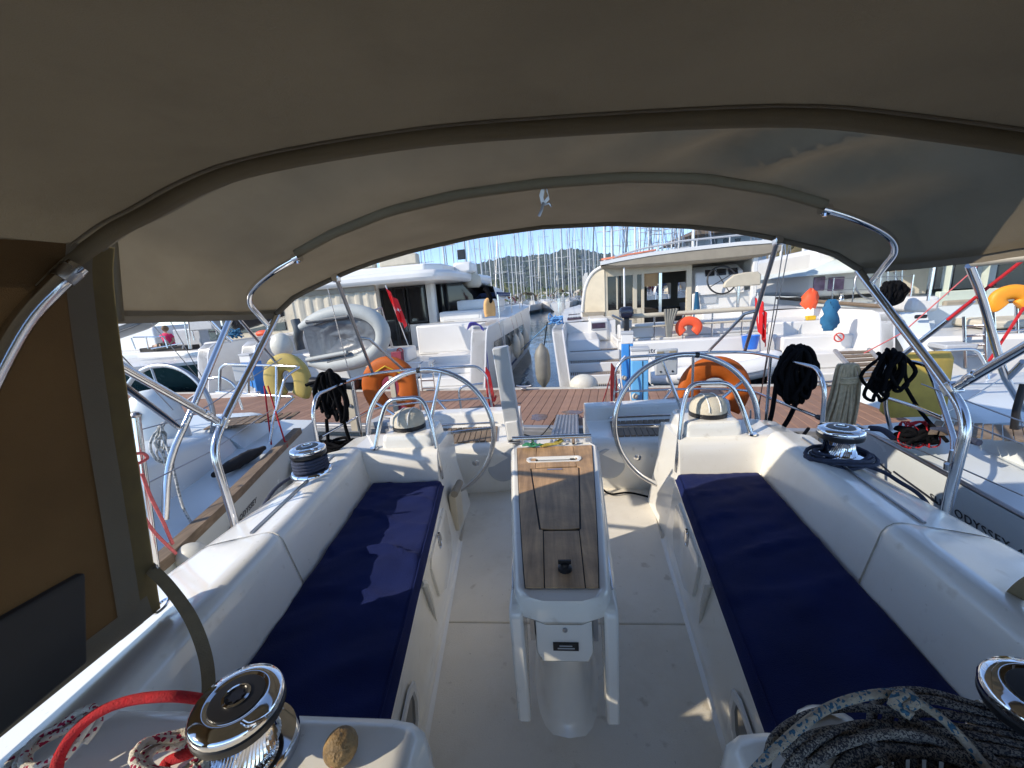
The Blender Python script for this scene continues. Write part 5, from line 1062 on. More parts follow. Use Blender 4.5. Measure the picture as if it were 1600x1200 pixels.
# hull window band, ladder, rails
m = M(); m.loft([[Vector((.022, v, z)) for z in (z0, z1)] for v, z0, z1 in ((2.05, .98, 1.36), (2.6, 1.0, 1.36), (4, 1.0, 1.36), (6.2, 1.05, 1.36))]); O('hull_window', m, DGLASS, h1)
m = M(); m.loft([[Vector((.012-.07*(1.75-z), v, z)) for z in (1.0, 1.34)] for v in (.75, 2.0)]); O('hull_window', m, DGLASS, c1)
m = M(); m.loft([[Vector((.03, v, z)) for z in (z0, z1)] for v, z0, z1 in ((2.05, .42, .5), (5, .42, .5), (7.6, .44, .52))]); O('boot_stripe', m, NAVYC, h1)
m = M(); m.box(-.35, .03, 2.1, 2.5, 1.0, 1.02); O('hull_step', m, GREYW, h1)
for k, z in enumerate((.6, .78, .96)):
    pass
lad = M()
for du in (0, .28): lad.tube([(-1.42+du, -.42, .34), (-1.42+du, -.40, 1.08), (-1.42+du, -.2, 1.1)], .016, 8)
l_ = O('boarding_ladder', lad, STEEL, c1)
for z in (.55, .72, .89): m = M(); m.box(-1.42, -1.14, -.44, -.38, z, z+.025); O('rung', m, STEEL, l_)
for pts in ([(-.12, 2.2, 1.8), (-.12, 2.2, 2.42)], [(-.12, 4.5, 1.85), (-.12, 4.5, 2.46)], [(-.15, 6.8, 1.9), (-.15, 6.8, 2.5)], [(-.3, 9, 1.9), (-.3, 9, 2.5)]):
    m = M(); m.tube(pts, .013, 6); O('stanchion', m, STEEL, c1)
m = M()
for z in (2.1, 2.4): m.tube([(-.12, 2.2, z), (-.12, 4.5, z+.03), (-.15, 6.8, z+.06), (-.3, 9, z+.08)], .005, 5)
O('guard_wire', m, DSTEEL, c1)
for i, (v, z0, lb_) in enumerate(((3.0, 1.22, 'pale fender hanging nearest the stern of the left catamaran'), (3.9, 1.2, 'second pale fender along the side of the left catamaran'), (5.3, 1.2, 'third pale fender along the side of the left catamaran'), (1.1, 1.02, 'pale fender half behind the folded grey passerelle'))):
    m = M(); m.lathe([(.012, -.03), (.05, .02), (.10, .1), (.12, .2), (.12, .46), (.09, .58), (.04, .66), (.03, .7)], (.16, v, z0-.62), 16)
    f = T1('fender', lb_, 'fender', m, FEND, C1, 'fenders along the left catamaran', angle=70)
    m = M(); m.tube([(.16, v, z0+.05), (.06, v, 1.8)], .008, 5); O('lanyard', m, WHITER, f)
hb_ = horseshoe('lifebuoy', 'faded orange lifebuoy bag hanging on the guard rail of the left catamaran', at(765, 483, C1, y=2.3), .34, .62, .12, PEACH, None, 40, -80, fr=C1)
m = M(); q = at(762, 455, C1, y=2.3); m.tube(crv([q+Vector((-.08, 0, .1)), q+Vector((0, 0, .0)), q+Vector((.05, 0, -.2)), q+Vector((.02, 0, -.3))], 5), .07, 8); T1('black_cover', 'black cover bundle above the faded orange lifebuoy bag', 'cover', m, BLACKR, C1, angle=80)
m = M(); q = at(745, 512, C1, y=.1)
for k in range(7): m.tube(crv([q+Vector((-.22, .05, -.02)), q+Vector((-.1, -.05*k*.3, .06+.01*k)), q+Vector((.08, -.06, .05)), q+Vector((.14, .0, -.04-.02*k))], 5), .014, 6)
m.tube(crv([q+Vector((.14, -.05, 0)), q+Vector((.2, -.15, -.5)), q+Vector((.24, -.3, -1.1))], 5), .01, 6); T1('purple_rope', 'violet blue rope draped over the right stern bulwark of the left catamaran', 'rope', m, mat('violet_rope', (.08, .07, .35), .8, var=.2, vs=40), C1, angle=80)
# flags
def flag(label, top, foot, w, h, fr, seed, cres=True):
    t = T('ensign', label, 'flag', foot, fr, 'red ensigns on flagstaffs'); top, foot = Vector(top), Vector(foot)
    m = M(); m.tube([foot, top+(top-foot)*.05], .012, 8); O('staff', m, MAST, t)
    d = (foot-top).normalized(); m = M(); g = []
    def P_(i, j, off=0): 
        s_ = i/10; r = j/16; return top + d*(s_*h*.9+.35*r*h*.4) + Vector((w*(r*.34+.05*math.sin(r*9+seed)), -.1*math.sin(r*11+s_*2+seed)-off, -.55*r*h*.55))
    m.loft([[P_(i, j) for j in range(17)] for i in range(11)]); fl = O('cloth', m, RED, t, angle=180, fix=False)
    if cres:
        m = M(); A = [P_(5+2.2*math.sin(a), 6-3*math.cos(a), .012) for a in [R(40+k*28) for k in range(11)]]; B = [P_(5+1.7*math.sin(a), 6.8-2.4*math.cos(a), .012) for a in [R(40+k*28) for k in range(11)]]
        m.loft([A, B]); m.add([P_(5+(1.1 if k % 2 == 0 else .45)*math.sin(k*math.pi/5), 11-(1.5 if k % 2 == 0 else .6)*math.cos(k*math.pi/5), .012) for k in range(10)], [list(range(10))]); O('crescent_and_star', m, WHITE2, fl, angle=180, fix=False)
    return t
flag('red ensign hanging limp before the black door of the left catamaran', at(604, 450, C1, y=1.0), at(638, 540, C1, y=1.0), .55, .75, C1, 1)
# grey dinghy slung on its side across the stern
rb1 = T('inflatable_dinghy', 'large grey inflatable dinghy slung on its side across the left catamaran stern', 'dinghy', (-3.3, -.1, .9), C1)
path = [(470, 512), (495, 499), (535, 487), (572, 491), (593, 507), (598, 528), (588, 548), (565, 562), (520, 571), (484, 567)]
P1 = crv([at(x, y, C1, y=-.1) for x, y in path], 5)
m = M(); rr = [.08+.085*min(1, i/6, (len(P1)-1-i)/6) for i in range(len(P1))]; m.tube(P1, rr, 16); O('tube', m, RIBG, rb1, angle=80)
m = M(); m.tube([p+Vector((0, -.10, 0))+(Vector((-3.3, -.1, 1.6))-p).normalized()*.12 for p in P1[4:-4]], .028, 8); O('rub_strake', m, RIBD, rb1, angle=80)
cx = at(540, 530, C1, y=-.02); m = M(); cv = [[Vector((cx.x+(p.x-cx.x)*k, -.1-.10+.12*(1-k)+.035*noise.fractal(Vector((p.x*k*1.2, 7, p.z*k*5)), .9, 2, 4), cx.z+(p.z-cx.z)*k)) for i, p in enumerate(P1)] for k in (.88, .8, .72, .64, .56, .48, .4, .32, .24, .16, .08, .01)]
m.loft(cv, closed=True); O('cover', m, RIBC, rb1, angle=180)
for x, y in ((487, 503), (487, 562)):
    q = at(x, y, C1, y=-.2); m = M(); m.tube([q+Vector((-.12, 0, 0)), q+Vector((.9, -.02, .06 if y < 530 else .12))], .05, 10); O('seat_roll', m, RIBD if y < 530 else RIBG, rb1, angle=80)
m = M(); m.tube([(-2.6, -.1, 2.2), (-2.6, .6, 2.3), (-2.6, .9, 1.3)], .03, 8); O('davit_sling', m, DSTEEL, rb1)
m = M(); m.tube([(-4.0, -.1, 2.2), (-4.0, .6, 2.3), (-4.0, .9, 1.3)], .03, 8); O('davit_sling', m, DSTEEL, rb1)

# ================================================================ CATAMARAN AT THE RIGHT CENTRE
C2 = Fr(D.w((-.28, 2.75, 0)), -4.0)
c2 = T('catamaran', 'cream trimmed catamaran with wide saloon windows and a black helm wheel', 'catamaran', (3, 3, 0), C2, 'catamarans moored across the dock')
h2 = cat_hull(c2, -.16, 1.4, 2.6, 12, 1.55, 1.75); h2b = cat_hull(c2, 5.95, 4.4, 2.4, 12, 1.55, 1.75)
P2 = ((2.8, 1.58), (.3, 1.60), (.12, 1.55), (.05, 1.4), (-.06, .9), (-.2, .42), (-.18, -.1), (2.8, -.1))
bulwark(c2, -.13, .10, .11, prof=P2)
bl2 = bulwark(c2, 5.72, 5.96, -.03, prof=P2)
for z, v0 in ((.42, -.2), (.62, .12), (.82, .44), (1.02, .76)):
    m = M(); m.box(.16, 1.3, v0, 2.5, z-.2, z); sp = O('stern_step', m, WHITE, c2, bevel=.02)
    m = M()
    for k in range(26): m.box(.24+.04*k, .262+.04*k, v0+.03, v0+.29, z, z+.012)
    g = O('teak_grating', m, TEAKG, sp); g['kind'] = 'stuff'
for z, v0 in ((.55, -.2), (.85, .2), (1.12, .65), (1.38, 1.15)):
    m = M(); m.box(4.45, 5.72, v0, 2.8, z-.3, z); O('stern_step', m, WHITE, c2, bevel=.03)
m = M(); m.box(1.3, 4.5, 1.3, 9, .75, 1.18); O('bridge_deck', m, WHITE, c2, bevel=.02)
m = M(); m.loft([[Vector((u, v, z)) for v, z in ((.9, 1.02), (1.0, 1.25), (3.9, 1.3), (3.9, 1.0))] for u in (.16, .9)], cap=True); O('side_moulding', m, WHITE, c2, bevel=.04)
q = at(928, 516, C2, y=2.6); m = M(); m.box(.72, 1.22, 2.55, 3.98, 1.02, 1.62); mb = O('cockpit_locker', m, WHITE, c2, bevel=.05)
m = M(); m.box(.80, 1.14, 2.535, 2.56, 1.36, 1.5); O('port_light', m, SMOKE, mb, bevel=.02)
m = M(); m.tube([(.78, 2.53, 1.34), (1.16, 2.53, 1.34), (1.16, 2.53, 1.52), (.78, 2.53, 1.52)], .012, 6, True); O('port_frame', m, GREYW, mb)
# saloon: open framed aft wall, far wall with windows, dark floor
m = M()
for a, b_, z0, z1 in ((1.22, 1.34, 1.18, 2.95), (2.04, 2.16, 1.18, 2.72), (2.28, 2.36, 1.18, 2.72), (3.5, 3.64, 1.18, 2.72), (1.34, 2.28, 1.18, 1.74), (1.34, 3.64, 2.70, 2.95), (2.16, 2.28, 1.74, 1.76)): m.box(a, b_, 4.0, 4.1, z0, z1)
O('saloon_frame', m, BEIGE, c2, bevel=.012)
for a, b_, z0, z1, nm in ((1.34, 2.04, 1.75, 2.70, 'saloon_window'), (2.16, 2.28, 1.75, 2.70, 'narrow_window')):
    m = M(); m.box(a, b_, 4.04, 4.06, z0, z1); O(nm, m, SMOKE if 0 else DGLASS, c2)
m = M(); m.box(1.58, 1.62, 4.02, 4.08, 1.76, 2.69); O('window_mullion', m, BEIGE, c2)
m = M(); m.box(2.36, 2.74, 4.06, 4.08, 2.34, 2.69); O('tan_blind', m, TAN, c2)
m = M(); m.box(2.76, 2.84, 4.02, 4.08, 1.5, 2.69); O('door_frame', m, STEEL, c2)
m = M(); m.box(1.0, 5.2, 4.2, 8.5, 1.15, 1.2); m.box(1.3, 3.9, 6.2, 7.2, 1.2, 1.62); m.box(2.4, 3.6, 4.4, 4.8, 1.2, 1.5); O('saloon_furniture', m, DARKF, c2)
m = M(); m.box(.9, 5.2, 8.4, 8.5, 1.2, 1.85); m.box(.9, 5.2, 8.4, 8.5, 2.45, 2.9)
for a, b_ in ((.9, 2.2), (3.0, 3.2), (4.1, 4.35), (5.0, 5.2)): m.box(a, b_, 8.401, 8.499, 1.85, 2.45)
O('forward_bulkhead', m, BEIGED, c2)
m = M(); m.box(.72, .8, 4.6, 8.5, 1.5, 2.9); O('saloon_side', m, WHITE, c2)
m = M(); m.box(5.2, 5.28, 4.1, 8.5, 1.2, 2.9); O('saloon_side', m, WHITE, c2)
# rounded cowl at the left of the saloon and the sweeping roof
m = M(); m.loft([[Vector((u, v, z)) for u, v, z in ((.62, 4.6, 1.5), (.66, 4.4, 2.0), (.72, 4.3, 2.4), (.84, 4.2, 2.7), (1.02, 4.1, 2.88), (1.25, 4.0, 2.96))], [Vector((u, v, z)) for u, v, z in ((1.25, 3.98, 1.5), (1.25, 3.98, 2.0), (1.25, 3.98, 2.4), (1.25, 3.98, 2.7), (1.25, 3.98, 2.86), (1.26, 3.98, 2.94))]]); O('cowl', m, BEIGE, c2, angle=50)
m = M(); m.tube(crv([(.60, 4.62, 1.5), (.63, 4.42, 2.0), (.70, 4.32, 2.42), (.84, 4.2, 2.74), (1.04, 4.08, 2.93), (1.4, 3.9, 3.04), (1.8, 3.8, 3.06)], 5), .05, 8); O('cowl_edge', m, WHITE, c2, angle=80)
m = M(); m.box(.60, 1.22, 3.96, 4.4, 1.5, 1.72); O('beige_band', m, BEIGED, c2)
def roofsec(u, zb, zt): return [Vector((u, 3.5, zb)), Vector((u, 3.42, zb+.06)), Vector((u, 3.42, zt-.05)), Vector((u, 3.55, zt)), Vector((u, 6, zt+.08)), Vector((u, 8.8, zt-.05)), Vector((u, 8.8, zb))]
m = M(); m.loft([roofsec(u, zb, zt) for u, zb, zt in ((1.15, 2.96, 3.02), (1.5, 2.90, 3.10), (2.2, 2.88, 3.16), (3.2, 2.86, 3.2), (4.2, 2.86, 3.22), (5.2, 2.87, 3.22), (5.6, 2.93, 3.2))], closed=True, cap=True); O('hardtop', m, BEIGED, c2, angle=50)
m = M(); m.loft([[Vector((u, 3.40, z)), Vector((u, 3.40, z+.09)), Vector((u, 3.7, z+.12))] for u, z in ((1.1, 3.0), (1.6, 3.06), (2.4, 3.13), (3.4, 3.17), (4.6, 3.19), (5.65, 3.17))]); O('roof_edge', m, WHITE, c2, angle=60)
m = M(); m.loft([[Vector((u, 3.6, z)), Vector((u, 3.6, z+.05)), Vector((u, 4.6, z+.07))] for u, z in ((1.15, 3.14), (1.8, 3.2), (2.6, 3.26))]); O('orange_trim', m, mat('salmon_trim', (.75, .25, .15), .6), c2, angle=60)
for pts in ([(1.5, 3.55, 3.2), (2.2, 3.5, 3.34), (3.2, 3.5, 3.44), (5.5, 3.5, 3.46)], [(3.6, 3.5, 3.2), (3.6, 3.5, 3.44)], [(4.4, 3.5, 3.2), (4.4, 3.5, 3.45)], [(5.2, 3.5, 3.2), (5.2, 3.5, 3.46)]):
    m = M(); m.tube(pts, .025 if len(pts) > 2 else .018, 8); O('roof_rail', m, GREYW, c2)
m = M(); m.box(5.02, 5.14, 3.55, 3.67, 1.2, 2.9); m.box(1.72, 1.77, 3.5, 3.55, 1.2, 2.95); O('roof_post', m, WHITE, c2, bevel=.02)
# helm at the right of the saloon
m = M(); m.box(3.66, 5.2, 4.0, 4.2, 1.18, 2.05); m.box(3.70, 5.0, 3.2, 4.0, 1.18, 1.62); O('helm_bulkhead', m, WHITE, c2, bevel=.03)
m = M(); m.loft([[Vector((u, v, z)) for v, z in ((3.9, 2.0), (4.1, 2.6), (4.6, 2.8), (4.6, 2.0))] for u in (3.75, 5.0)], cap=True); O('helm_console', m, WHITE, c2, bevel=.04)
for k in range(3): m = M(); m.box(4.0+.3*k, 4.24+.3*k, 4.02, 4.06, 2.5, 2.68, rot('X', -15, (4, 4.02, 2.5))); O('instrument', m, DGLASS, c2, bevel=.01)
m = M(); c = Vector((4.28, 3.6, 2.36)); m.tube(ellipse(c, .36, .36, (1, 0, 0), (0, .25, 1), 40), .022, 8, True); wl = O('helm_wheel', m, BLACK, c2, angle=80)
for k in range(4): m = M(); m.tube([c, c+Vector((.35*math.cos(.5+k*1.57), .08*math.sin(.5+k*1.57), .35*math.sin(.5+k*1.57)))], .012, 6); O('wheel_spoke', m, BLACK, wl)
m = M(); m.loft([[Vector((u, v, z)) for u, z in ((4.12, 2.16), (4.16, 2.30), (4.36, 2.46), (4.6, 2.5), (4.92, 2.5), (5.0, 2.42), (5.0, 2.16))] for v in (3.0, 3.1)], cap=True, closed=True); O('helm_seat_back', m, BEIGE, c2, bevel=.03)
m = M(); m.tube([(4.5, 3.05, 1.6), (4.5, 3.05, 2.2)], .035, 10); O('seat_post', m, STEEL, c2)
m = M(); m.box(3.86, 4.3, 3.96, 3.985, 1.75, 2.0); O('access_panel', m, GREYW, c2, bevel=.01)
for k in range(7):
    m = M(); v_ = 2.8+1.3*k; m.tube([(-.06, v_, 1.6), (-.06, v_, 2.2)], .014, 6); O('stanchion', m, STEEL, c2)
for z in (1.9, 2.18): m = M(); m.tube([(-.06, 2.8, z), (-.06, 10.6, z+.1)], .006, 5); O('guard_wire', m, DSTEEL, c2)
for v_ in (3.2, 5.2): m = M(); m.box(.15, .55, v_, v_+.5, 1.58, 1.64); O('deck_hatch', m, SMOKE, c2, bevel=.02)
# stern bench and rails
m = M(); m.box(1.35, 4.4, 1.35, 1.75, 1.18, 1.5); O('stern_bench', m, WHITE, c2, bevel=.04)
m = M(); m.tube([(1.5, 1.2, 1.7), (4.3, 1.2, 1.7)], .05, 10); m.tube([(1.5, 1.2, 1.45), (4.3, 1.2, 1.45)], .022, 8); O('padded_rail', m, BEIGE, c2, angle=80)
for u in (1.5, 2.1, 2.7, 3.3, 3.9, 4.3): m = M(); m.tube([(u, 1.2, 1.1), (u, 1.2, 1.7)], .018, 8); O('rail_post', m, STEEL, c2)
m = M(); m.box(1.3, 4.5, .9, 1.1, .62, 1.16); tb2 = O('transom', m, WHITE, c2, bevel=.05)
text('boat_name', 'isto', .17, (1.86, .895, .90), (1, 0, 0), (0, 0, 1), INK, tb2)
q = at(1311, 527, C2, y=-.10); m = M(); m.tube(ellipse(q, .075, .075, (1, 0, 0), (0, 0, 1), 24), .012, 6, True); m.tube([q+Vector((-.05, 0, .05)), q+Vector((.05, 0, -.05))], .01, 6); O('no_smoking_mark', m, REDINK, bl2)
# things on it
ob = T('outboard_motor', 'black outboard motor clamped to the stern rail of the right catamaran', 'outboard motor', (1.5, 1.1, 1.3), C2)
c = at(979, 492, C2, y=1.05); m = M(); m.loft([[c+Vector((x*k, y*k, z)) for x, y in ((-.13, -.12), (.11, -.14), (.15, 0), (.11, .14), (-.13, .12), (-.16, 0))] for z, k in ((-.06, .8), (-.02, 1), (.1, 1.0), (.16, .85), (.18, .5))], closed=True, cap=True); O('cowling', m, mat('dark_navy_gloss', (.012, .014, .03), .2, coat=.5), ob, angle=50)
m = M(); m.box(c.x-.06, c.x+.05, c.y-.06, c.y+.06, c.z-.5, c.z-.06); m.box(c.x-.09, c.x+.08, c.y-.10, c.y+.14, c.z-.55, c.z-.48); O('leg', m, BLACK, ob, bevel=.02)
m = M(); m.tube([c+Vector((-.1, -.1, -.1)), c+Vector((-.32, -.15, .02))], .022, 8); O('tiller', m, DSTEEL, ob)
m = M(); m.box(c.x-.12, c.x+.12, c.y+.06, c.y+.16, c.z-.30, c.z-.12); O('clamp_bracket', m, DSTEEL, ob, bevel=.01)
horseshoe('lifebuoy', 'bright orange horseshoe lifebuoy on the stern rail of the right catamaran', at(1076, 511, C2, y=1.1), .56, .46, .095, ORANGE2, None, 0, -70, fr=C2)
flag('red ensign hanging at the right stern corner of the cream trimmed catamaran', at(1184, 462, C2, y=.6), at(1188, 552, C2, y=.6), .42, .80, C2, 4)
m = M(); m.lathe([(.012, -.05), (.06, .02), (.13, .12), (.16, .25), (.16, .65), (.13, .78), (.05, .88), (.03, .92)], at(857, 602, C2, y=.15)+Vector((-.1, 0, -.02)), 18); f = T1('fender', 'dark grey fender hanging beside the gap of open water', 'fender', m, FENDD, C2, angle=70)
m = M(); q = at(857, 545, C2, y=.15); m.tube([q+Vector((-.1, 0, 0)), q+Vector((0, .1, .55))], .012, 6); O('lanyard', m, BLACKR, f)
m = M(); q = at(912, 600, C2, y=-.3); m.ball(q, .22, 18, (1.25, 1, .9)); T1('fender', 'round beige fender at the foot of the right catamaran steps', 'fender', m, FEND, C2, angle=80)
rn = random.Random(8); q = at(869, 503, C2, y=.2); m = M()
for k in range(9): m.tube(crv([q+Vector((rn.uniform(-.16, .14), rn.uniform(-.08, .08), rn.uniform(-.05, .2-.02*k))) for _ in range(5)], 4), .013, 6)
m.tube([q+Vector((-.15, 0, -.02)), at(800, 560, C2, y=6)], .012, 6); T1('blue_rope', 'pale blue mooring rope heaped on the left bulwark of the right catamaran', 'rope', m, mat('sky_blue_rope', (.12, .32, .6), .8, var=.35, vs=40), C2, angle=80)
rn = random.Random(18); q = at(1298, 488, C2, y=.3); m = M()
m.loft([[q+Vector((.13*math.cos(a)*k+.04*math.sin(3*a+z*19)+.03*noise.noise(Vector((a*2, z*9, 1))), .10*math.sin(a)*k, z)) for a in [2*math.pi*j/12 for j in range(12)]] for z, k in ((-.34, .5), (-.28, .8), (-.2, .9), (-.1, 1.05), (0, .85), (.08, .95), (.15, .6), (.2, .5), (.24, .2))], closed=True, cap=True); T1('blue_cloth', 'blue cloth heaped on the right stern bulwark above the no smoking sign', 'cloth', m, TEAL, C2, angle=60)
m = M(); q = at(1080, 457, C2, y=3.8); m.loft([[Vector((3.70, 3.88, 2.1)), Vector((3.78, 3.88, 2.1))], [Vector((3.66, 3.86, 1.6)), Vector((3.84, 3.86, 1.6))], [Vector((3.66, 3.88, 1.3)), Vector((3.80, 3.88, 1.3))]]); m.loft([[Vector((3.74, 3.84, 2.1)), Vector((3.78, 3.88, 2.1))], [Vector((3.74, 3.78, 1.6)), Vector((3.84, 3.86, 1.6))], [Vector((3.74, 3.80, 1.3)), Vector((3.80, 3.88, 1.3))]]); T1('blue_towel', 'blue towel hanging by the saloon door of the right catamaran', 'towel', m, TEAL, C2, angle=80)
q = at(1172, 537, C2, y=.4); bk = T('bucket', 'blue plastic bucket on the stern by the red ensign', 'bucket', q, C2)
m = M(); m.lathe([(.12, -.1), (.16, .16), (.165, .17), (.15, .165), (.11, -.08), (0, -.08)], q, 20); O('pail', m, BUCK, bk, angle=40)
m = M(); m.tube(ellipse(q+Vector((0, 0, .16)), .16, .1, (1, 0, 0), (0, -.8, .3), 16, 0, math.pi), .006, 6); O('handle', m, WHITE2, bk)
m = M(); q = at(1267, 497, C2, y=1.2); m.box(q.x-.10, q.x+.08, q.y-.04, q.y+.04, q.z-.04, q.z+.05); pg = T1('shore_plug', 'yellow shore power plug on the stern steps of the right catamaran', 'plug', m, YELP, C2, bevel=.015)
m = M(); m.tube(crv([q+Vector((-.1, 0, 0)), q+Vector((-.28, -.1, -.3)), q+Vector((-.25, -.2, -.8)), q+Vector((.0, -.4, -.95))], 5), .012, 6); O('lead', m, GREYW, pg)
# white tender lying under the stern
rt = T('tender', 'white inflatable tender moored across the stern of the right catamaran', 'dinghy', (2.9, .2, .4), C2)
pth = crv([(1.75, .7, .62), (2.6, .7, .62), (3.3, .68, .64), (3.85, .5, .70), (4.1, .2, .76), (3.85, -.12, .72), (3.3, -.26, .65), (2.6, -.28, .62), (1.75, -.28, .6)], 6)
m = M(); m.tube(pth, [.12+.07*min(1, i/4, (len(pth)-1-i)/4) for i in range(len(pth))], 14); O('tube', m, WHITE2, rt, angle=80)
m = M(); m.tube([p+Vector((0, -.19 if p.y < .2 else .19, .0)) for p in pth[3:-3]], .02, 6); O('rub_strake', m, GREYW, rt, angle=80)
m = M(); m.prism([(1.9, -.15, .50), (3.4, -.15, .52), (3.8, .2, .58), (3.4, .55, .52), (1.9, .55, .50)], (0, 0, -.12)); O('floor', m, GREYW, rt); m = M(); m.box(1.8, 1.88, -.2, .6, .4, .9); O('transom_board', m, WHITE2, rt, bevel=.02)
m = M(); m.box(2.7, 2.95, -.2, .6, .74, .8); O('thwart', m, GREYW, rt, bevel=.01)
text('tender_name', 'RAL', .13, (3.12, -.47, .66), (1, .04, 0), (0, -.2, 1), INKB, rt)
q = at(1040, 567, C2, y=-.5); m = M(); pdl = T('outboard_bracket', 'grey mounting pad on the stern rail left of the right steering wheel', 'bracket', at(1040, 590, y=3.42))
m = M(); q = at(1041, 566, y=3.42); m.box(q.x-.095, q.x+.095, q.y-.015, q.y+.015, q.z-.115, q.z+.12); O('pad', m, GREYW, pdl, bevel=.012)
for dx in (-.055, .05): m = M(); m.box(q.x+dx-.03, q.x+dx+.03, q.y-.02, q.y-.014, q.z+.06, q.z+.10); O('pad_plate', m, mat('brown_pad', (.3, .26, .18), .7), pdl, bevel=.008)
for dx, dz in ((-.05, -.08), (.05, -.08), (-.05, .08), (.05, .08)): m = M(); m.lathe([(.009, 0), (.009, .004), (0, .005)], q+Vector((dx, -.015, dz)), 10, Matrix.Rotation(R(90), 4, 'X')); O('bolt', m, BLACK, pdl)
m = M()
for k in range(5): m.tube(crv([at(1047, 490, C2, y=1)+Vector((.06*k-.1, 0, .1)), at(1045, 505, C2, y=1)+Vector((.03*k-.05, 0, 0)), at(1042, 525, C2, y=1)+Vector((.015*k, -.05, -.02))], 4), .03, 6)
T1('grey_glove_rack', 'grey folded grill cover tied on the stern rail beside the orange lifebuoy', 'cover', m, FENDD, C2, angle=70)
# ================================================================ BOATS AT THE RIGHT, ACROSS THE DOCK
def cabin_boat(name, label, cat, fr, base, hullp, bits):
    t = T(name, label, cat, base, fr); 
    for nm, m, mt, bv in bits: O(nm, m, mt, t, bevel=bv, angle=45)
    return t
c3 = T('catamaran', 'pale catamaran with a rounded grey roof and purple tinted windows', 'catamaran', (9, 5, 0), D, 'catamarans moored across the dock')
a = at(1240, 470, D, y=9.0); b_ = at(1460, 492, D, y=3.2)
def quadw(m, pts, d): m.prism(pts, d); return m
# hull side running towards us on the right
A, B = at(1215, 466, D, y=11), at(1410, 482, D, y=4.2)
m = M(); secs = []
for t in (0, .25, .5, .75, 1):
    p = A.lerp(B, t); secs.append([p, Vector((p.x-.02, p.y-.01, p.z-.5)), Vector((p.x+.05, p.y, .5)), Vector((p.x+.2, p.y, -.2)), Vector((p.x+1.6, p.y, -.2)), Vector((p.x+1.7, p.y, p.z))])
m.loft(secs); m.add(secs[-1], [list(range(6))]); h3 = O('hull', m, GELB, c3, angle=50)
m = M(); m.loft([[q[0]+Vector((0, 0, .004)), q[-1]+Vector((5, 0, .004))] for q in secs]); O('deck', m, GELB, c3)
m = M(); m.tube([A+Vector((-.02, 0, .01)), B+Vector((-.02, 0, .01))], .045, 8); O('wood_rubbing_strake', m, TEAKG, h3)
nn = (B-A); s3 = A.lerp(B, .66)
text('hull_name', 'lagoon 400', .20, A.lerp(B, .70)+Vector((-.035, 0, -.62)), nn, (0, 0, 1), INKP, h3)
m = M(); m.tube([A.lerp(B, .69)+Vector((-.04, 0, -.70)), A.lerp(B, .86)+Vector((-.04, 0, -.70))], .012, 5); O('name_underline', m, INKP, h3)
m = M(); q = A.lerp(B, .62)+Vector((-.03, 0, -.55)); m.prism([q, q+nn.normalized()*.6, q+nn.normalized()*.6+Vector((0, 0, .22)), q+Vector((0, 0, .22))], (-.01, 0, 0)); O('hull_window', m, SMOKE, h3)
for k in range(6):
    p = A.lerp(B, .25+.15*k); m = M(); m.tube([p+Vector((.1, 0, 0)), p+Vector((.1, 0, .62))], .016, 6); O('stanchion', m, STEEL, c3)
for z in (.33, .6):
    m = M(); m.tube([A.lerp(B, .25)+Vector((.1, 0, z)), A.lerp(B, 1)+Vector((.1, 0, z))], .008, 5); O('guard_wire', m, DSTEEL, c3)
for t_, r_ in ((.45, .07), (.7, .09)):
    m = M(); m.lathe([(r_, 0), (r_, .05), (r_*.7, .08), (r_*.7, .15), (r_, .18), (r_*.6, .2), (0, .2)], A.lerp(B, t_)+Vector((.6, 0, 0)), 14); O('winch', m, STEEL, c3)
W0, W1 = at(1268, 456, D, y=8.5), at(1322, 458, D, y=8.0)
m = M(); m.box(W0.x-.25, W0.x+8, 8.0, 13, 1.7, 3.05); O('saloon', m, WHITE, c3, bevel=.15)
for x0, x1 in ((1270, 1290), (1293, 1320)):
    p, q = at(x0, 455, D, y=7.98), at(x1, 432, D, y=7.98); m = M(); m.box(p.x, q.x, 7.96, 8.02, p.z, q.z); w_ = O('saloon_window', m, mat('purple_tint', (.2, .13, .2), .12, var=.35, vs=6), c3, bevel=.02)
m = M(); p = at(1266, 432, D, y=7.9); m.loft([[Vector((p.x-.25+k, 7.5+k*.3, p.z+.02+zz)), Vector((p.x+6, 7.5+k*.3, p.z+.02+zz)), Vector((p.x+6.5, 12, p.z+zz+.02)), Vector((p.x-.1+k, 12, p.z+.02+zz))] for k, zz in ((0, 0), (.05, .1), (.7, .35), (1.6, .55), (3, .62))], closed=True, cap=True); O('roof', m, mat('pale_grey_roof', (.52, .58, .58), .4, var=.05), c3, angle=60)
m = M(); c = at(1368, 440, D, y=6.0); m.tube(ellipse(c, .4, .4, (1, 0, 0), (0, .2, 1), 32), .02, 6, True); O('helm_wheel', m, DSTEEL, c3, angle=80)
for px in (1378, 1388, 1400, 1410): m = M(); m.tube([at(px, 405, D, y=6), at(px-2, 470, D, y=6)], .02, 6); O('cockpit_post', m, STEEL, c3)
m = M(); p, q = at(1375, 426, D, y=6.1), at(1412, 419, D, y=6.1); m.box(p.x, q.x, 6, 6.1, p.z, q.z); O('arch_beam', m, BEIGED, c3)
m = M(); p, q = at(1402, 462, D, y=6.8), at(1450, 408, D, y=6.8); m.box(p.x, q.x, 6.7, 6.8, p.z, q.z); O('cockpit_screen', m, CREAM, c3, bevel=.02)
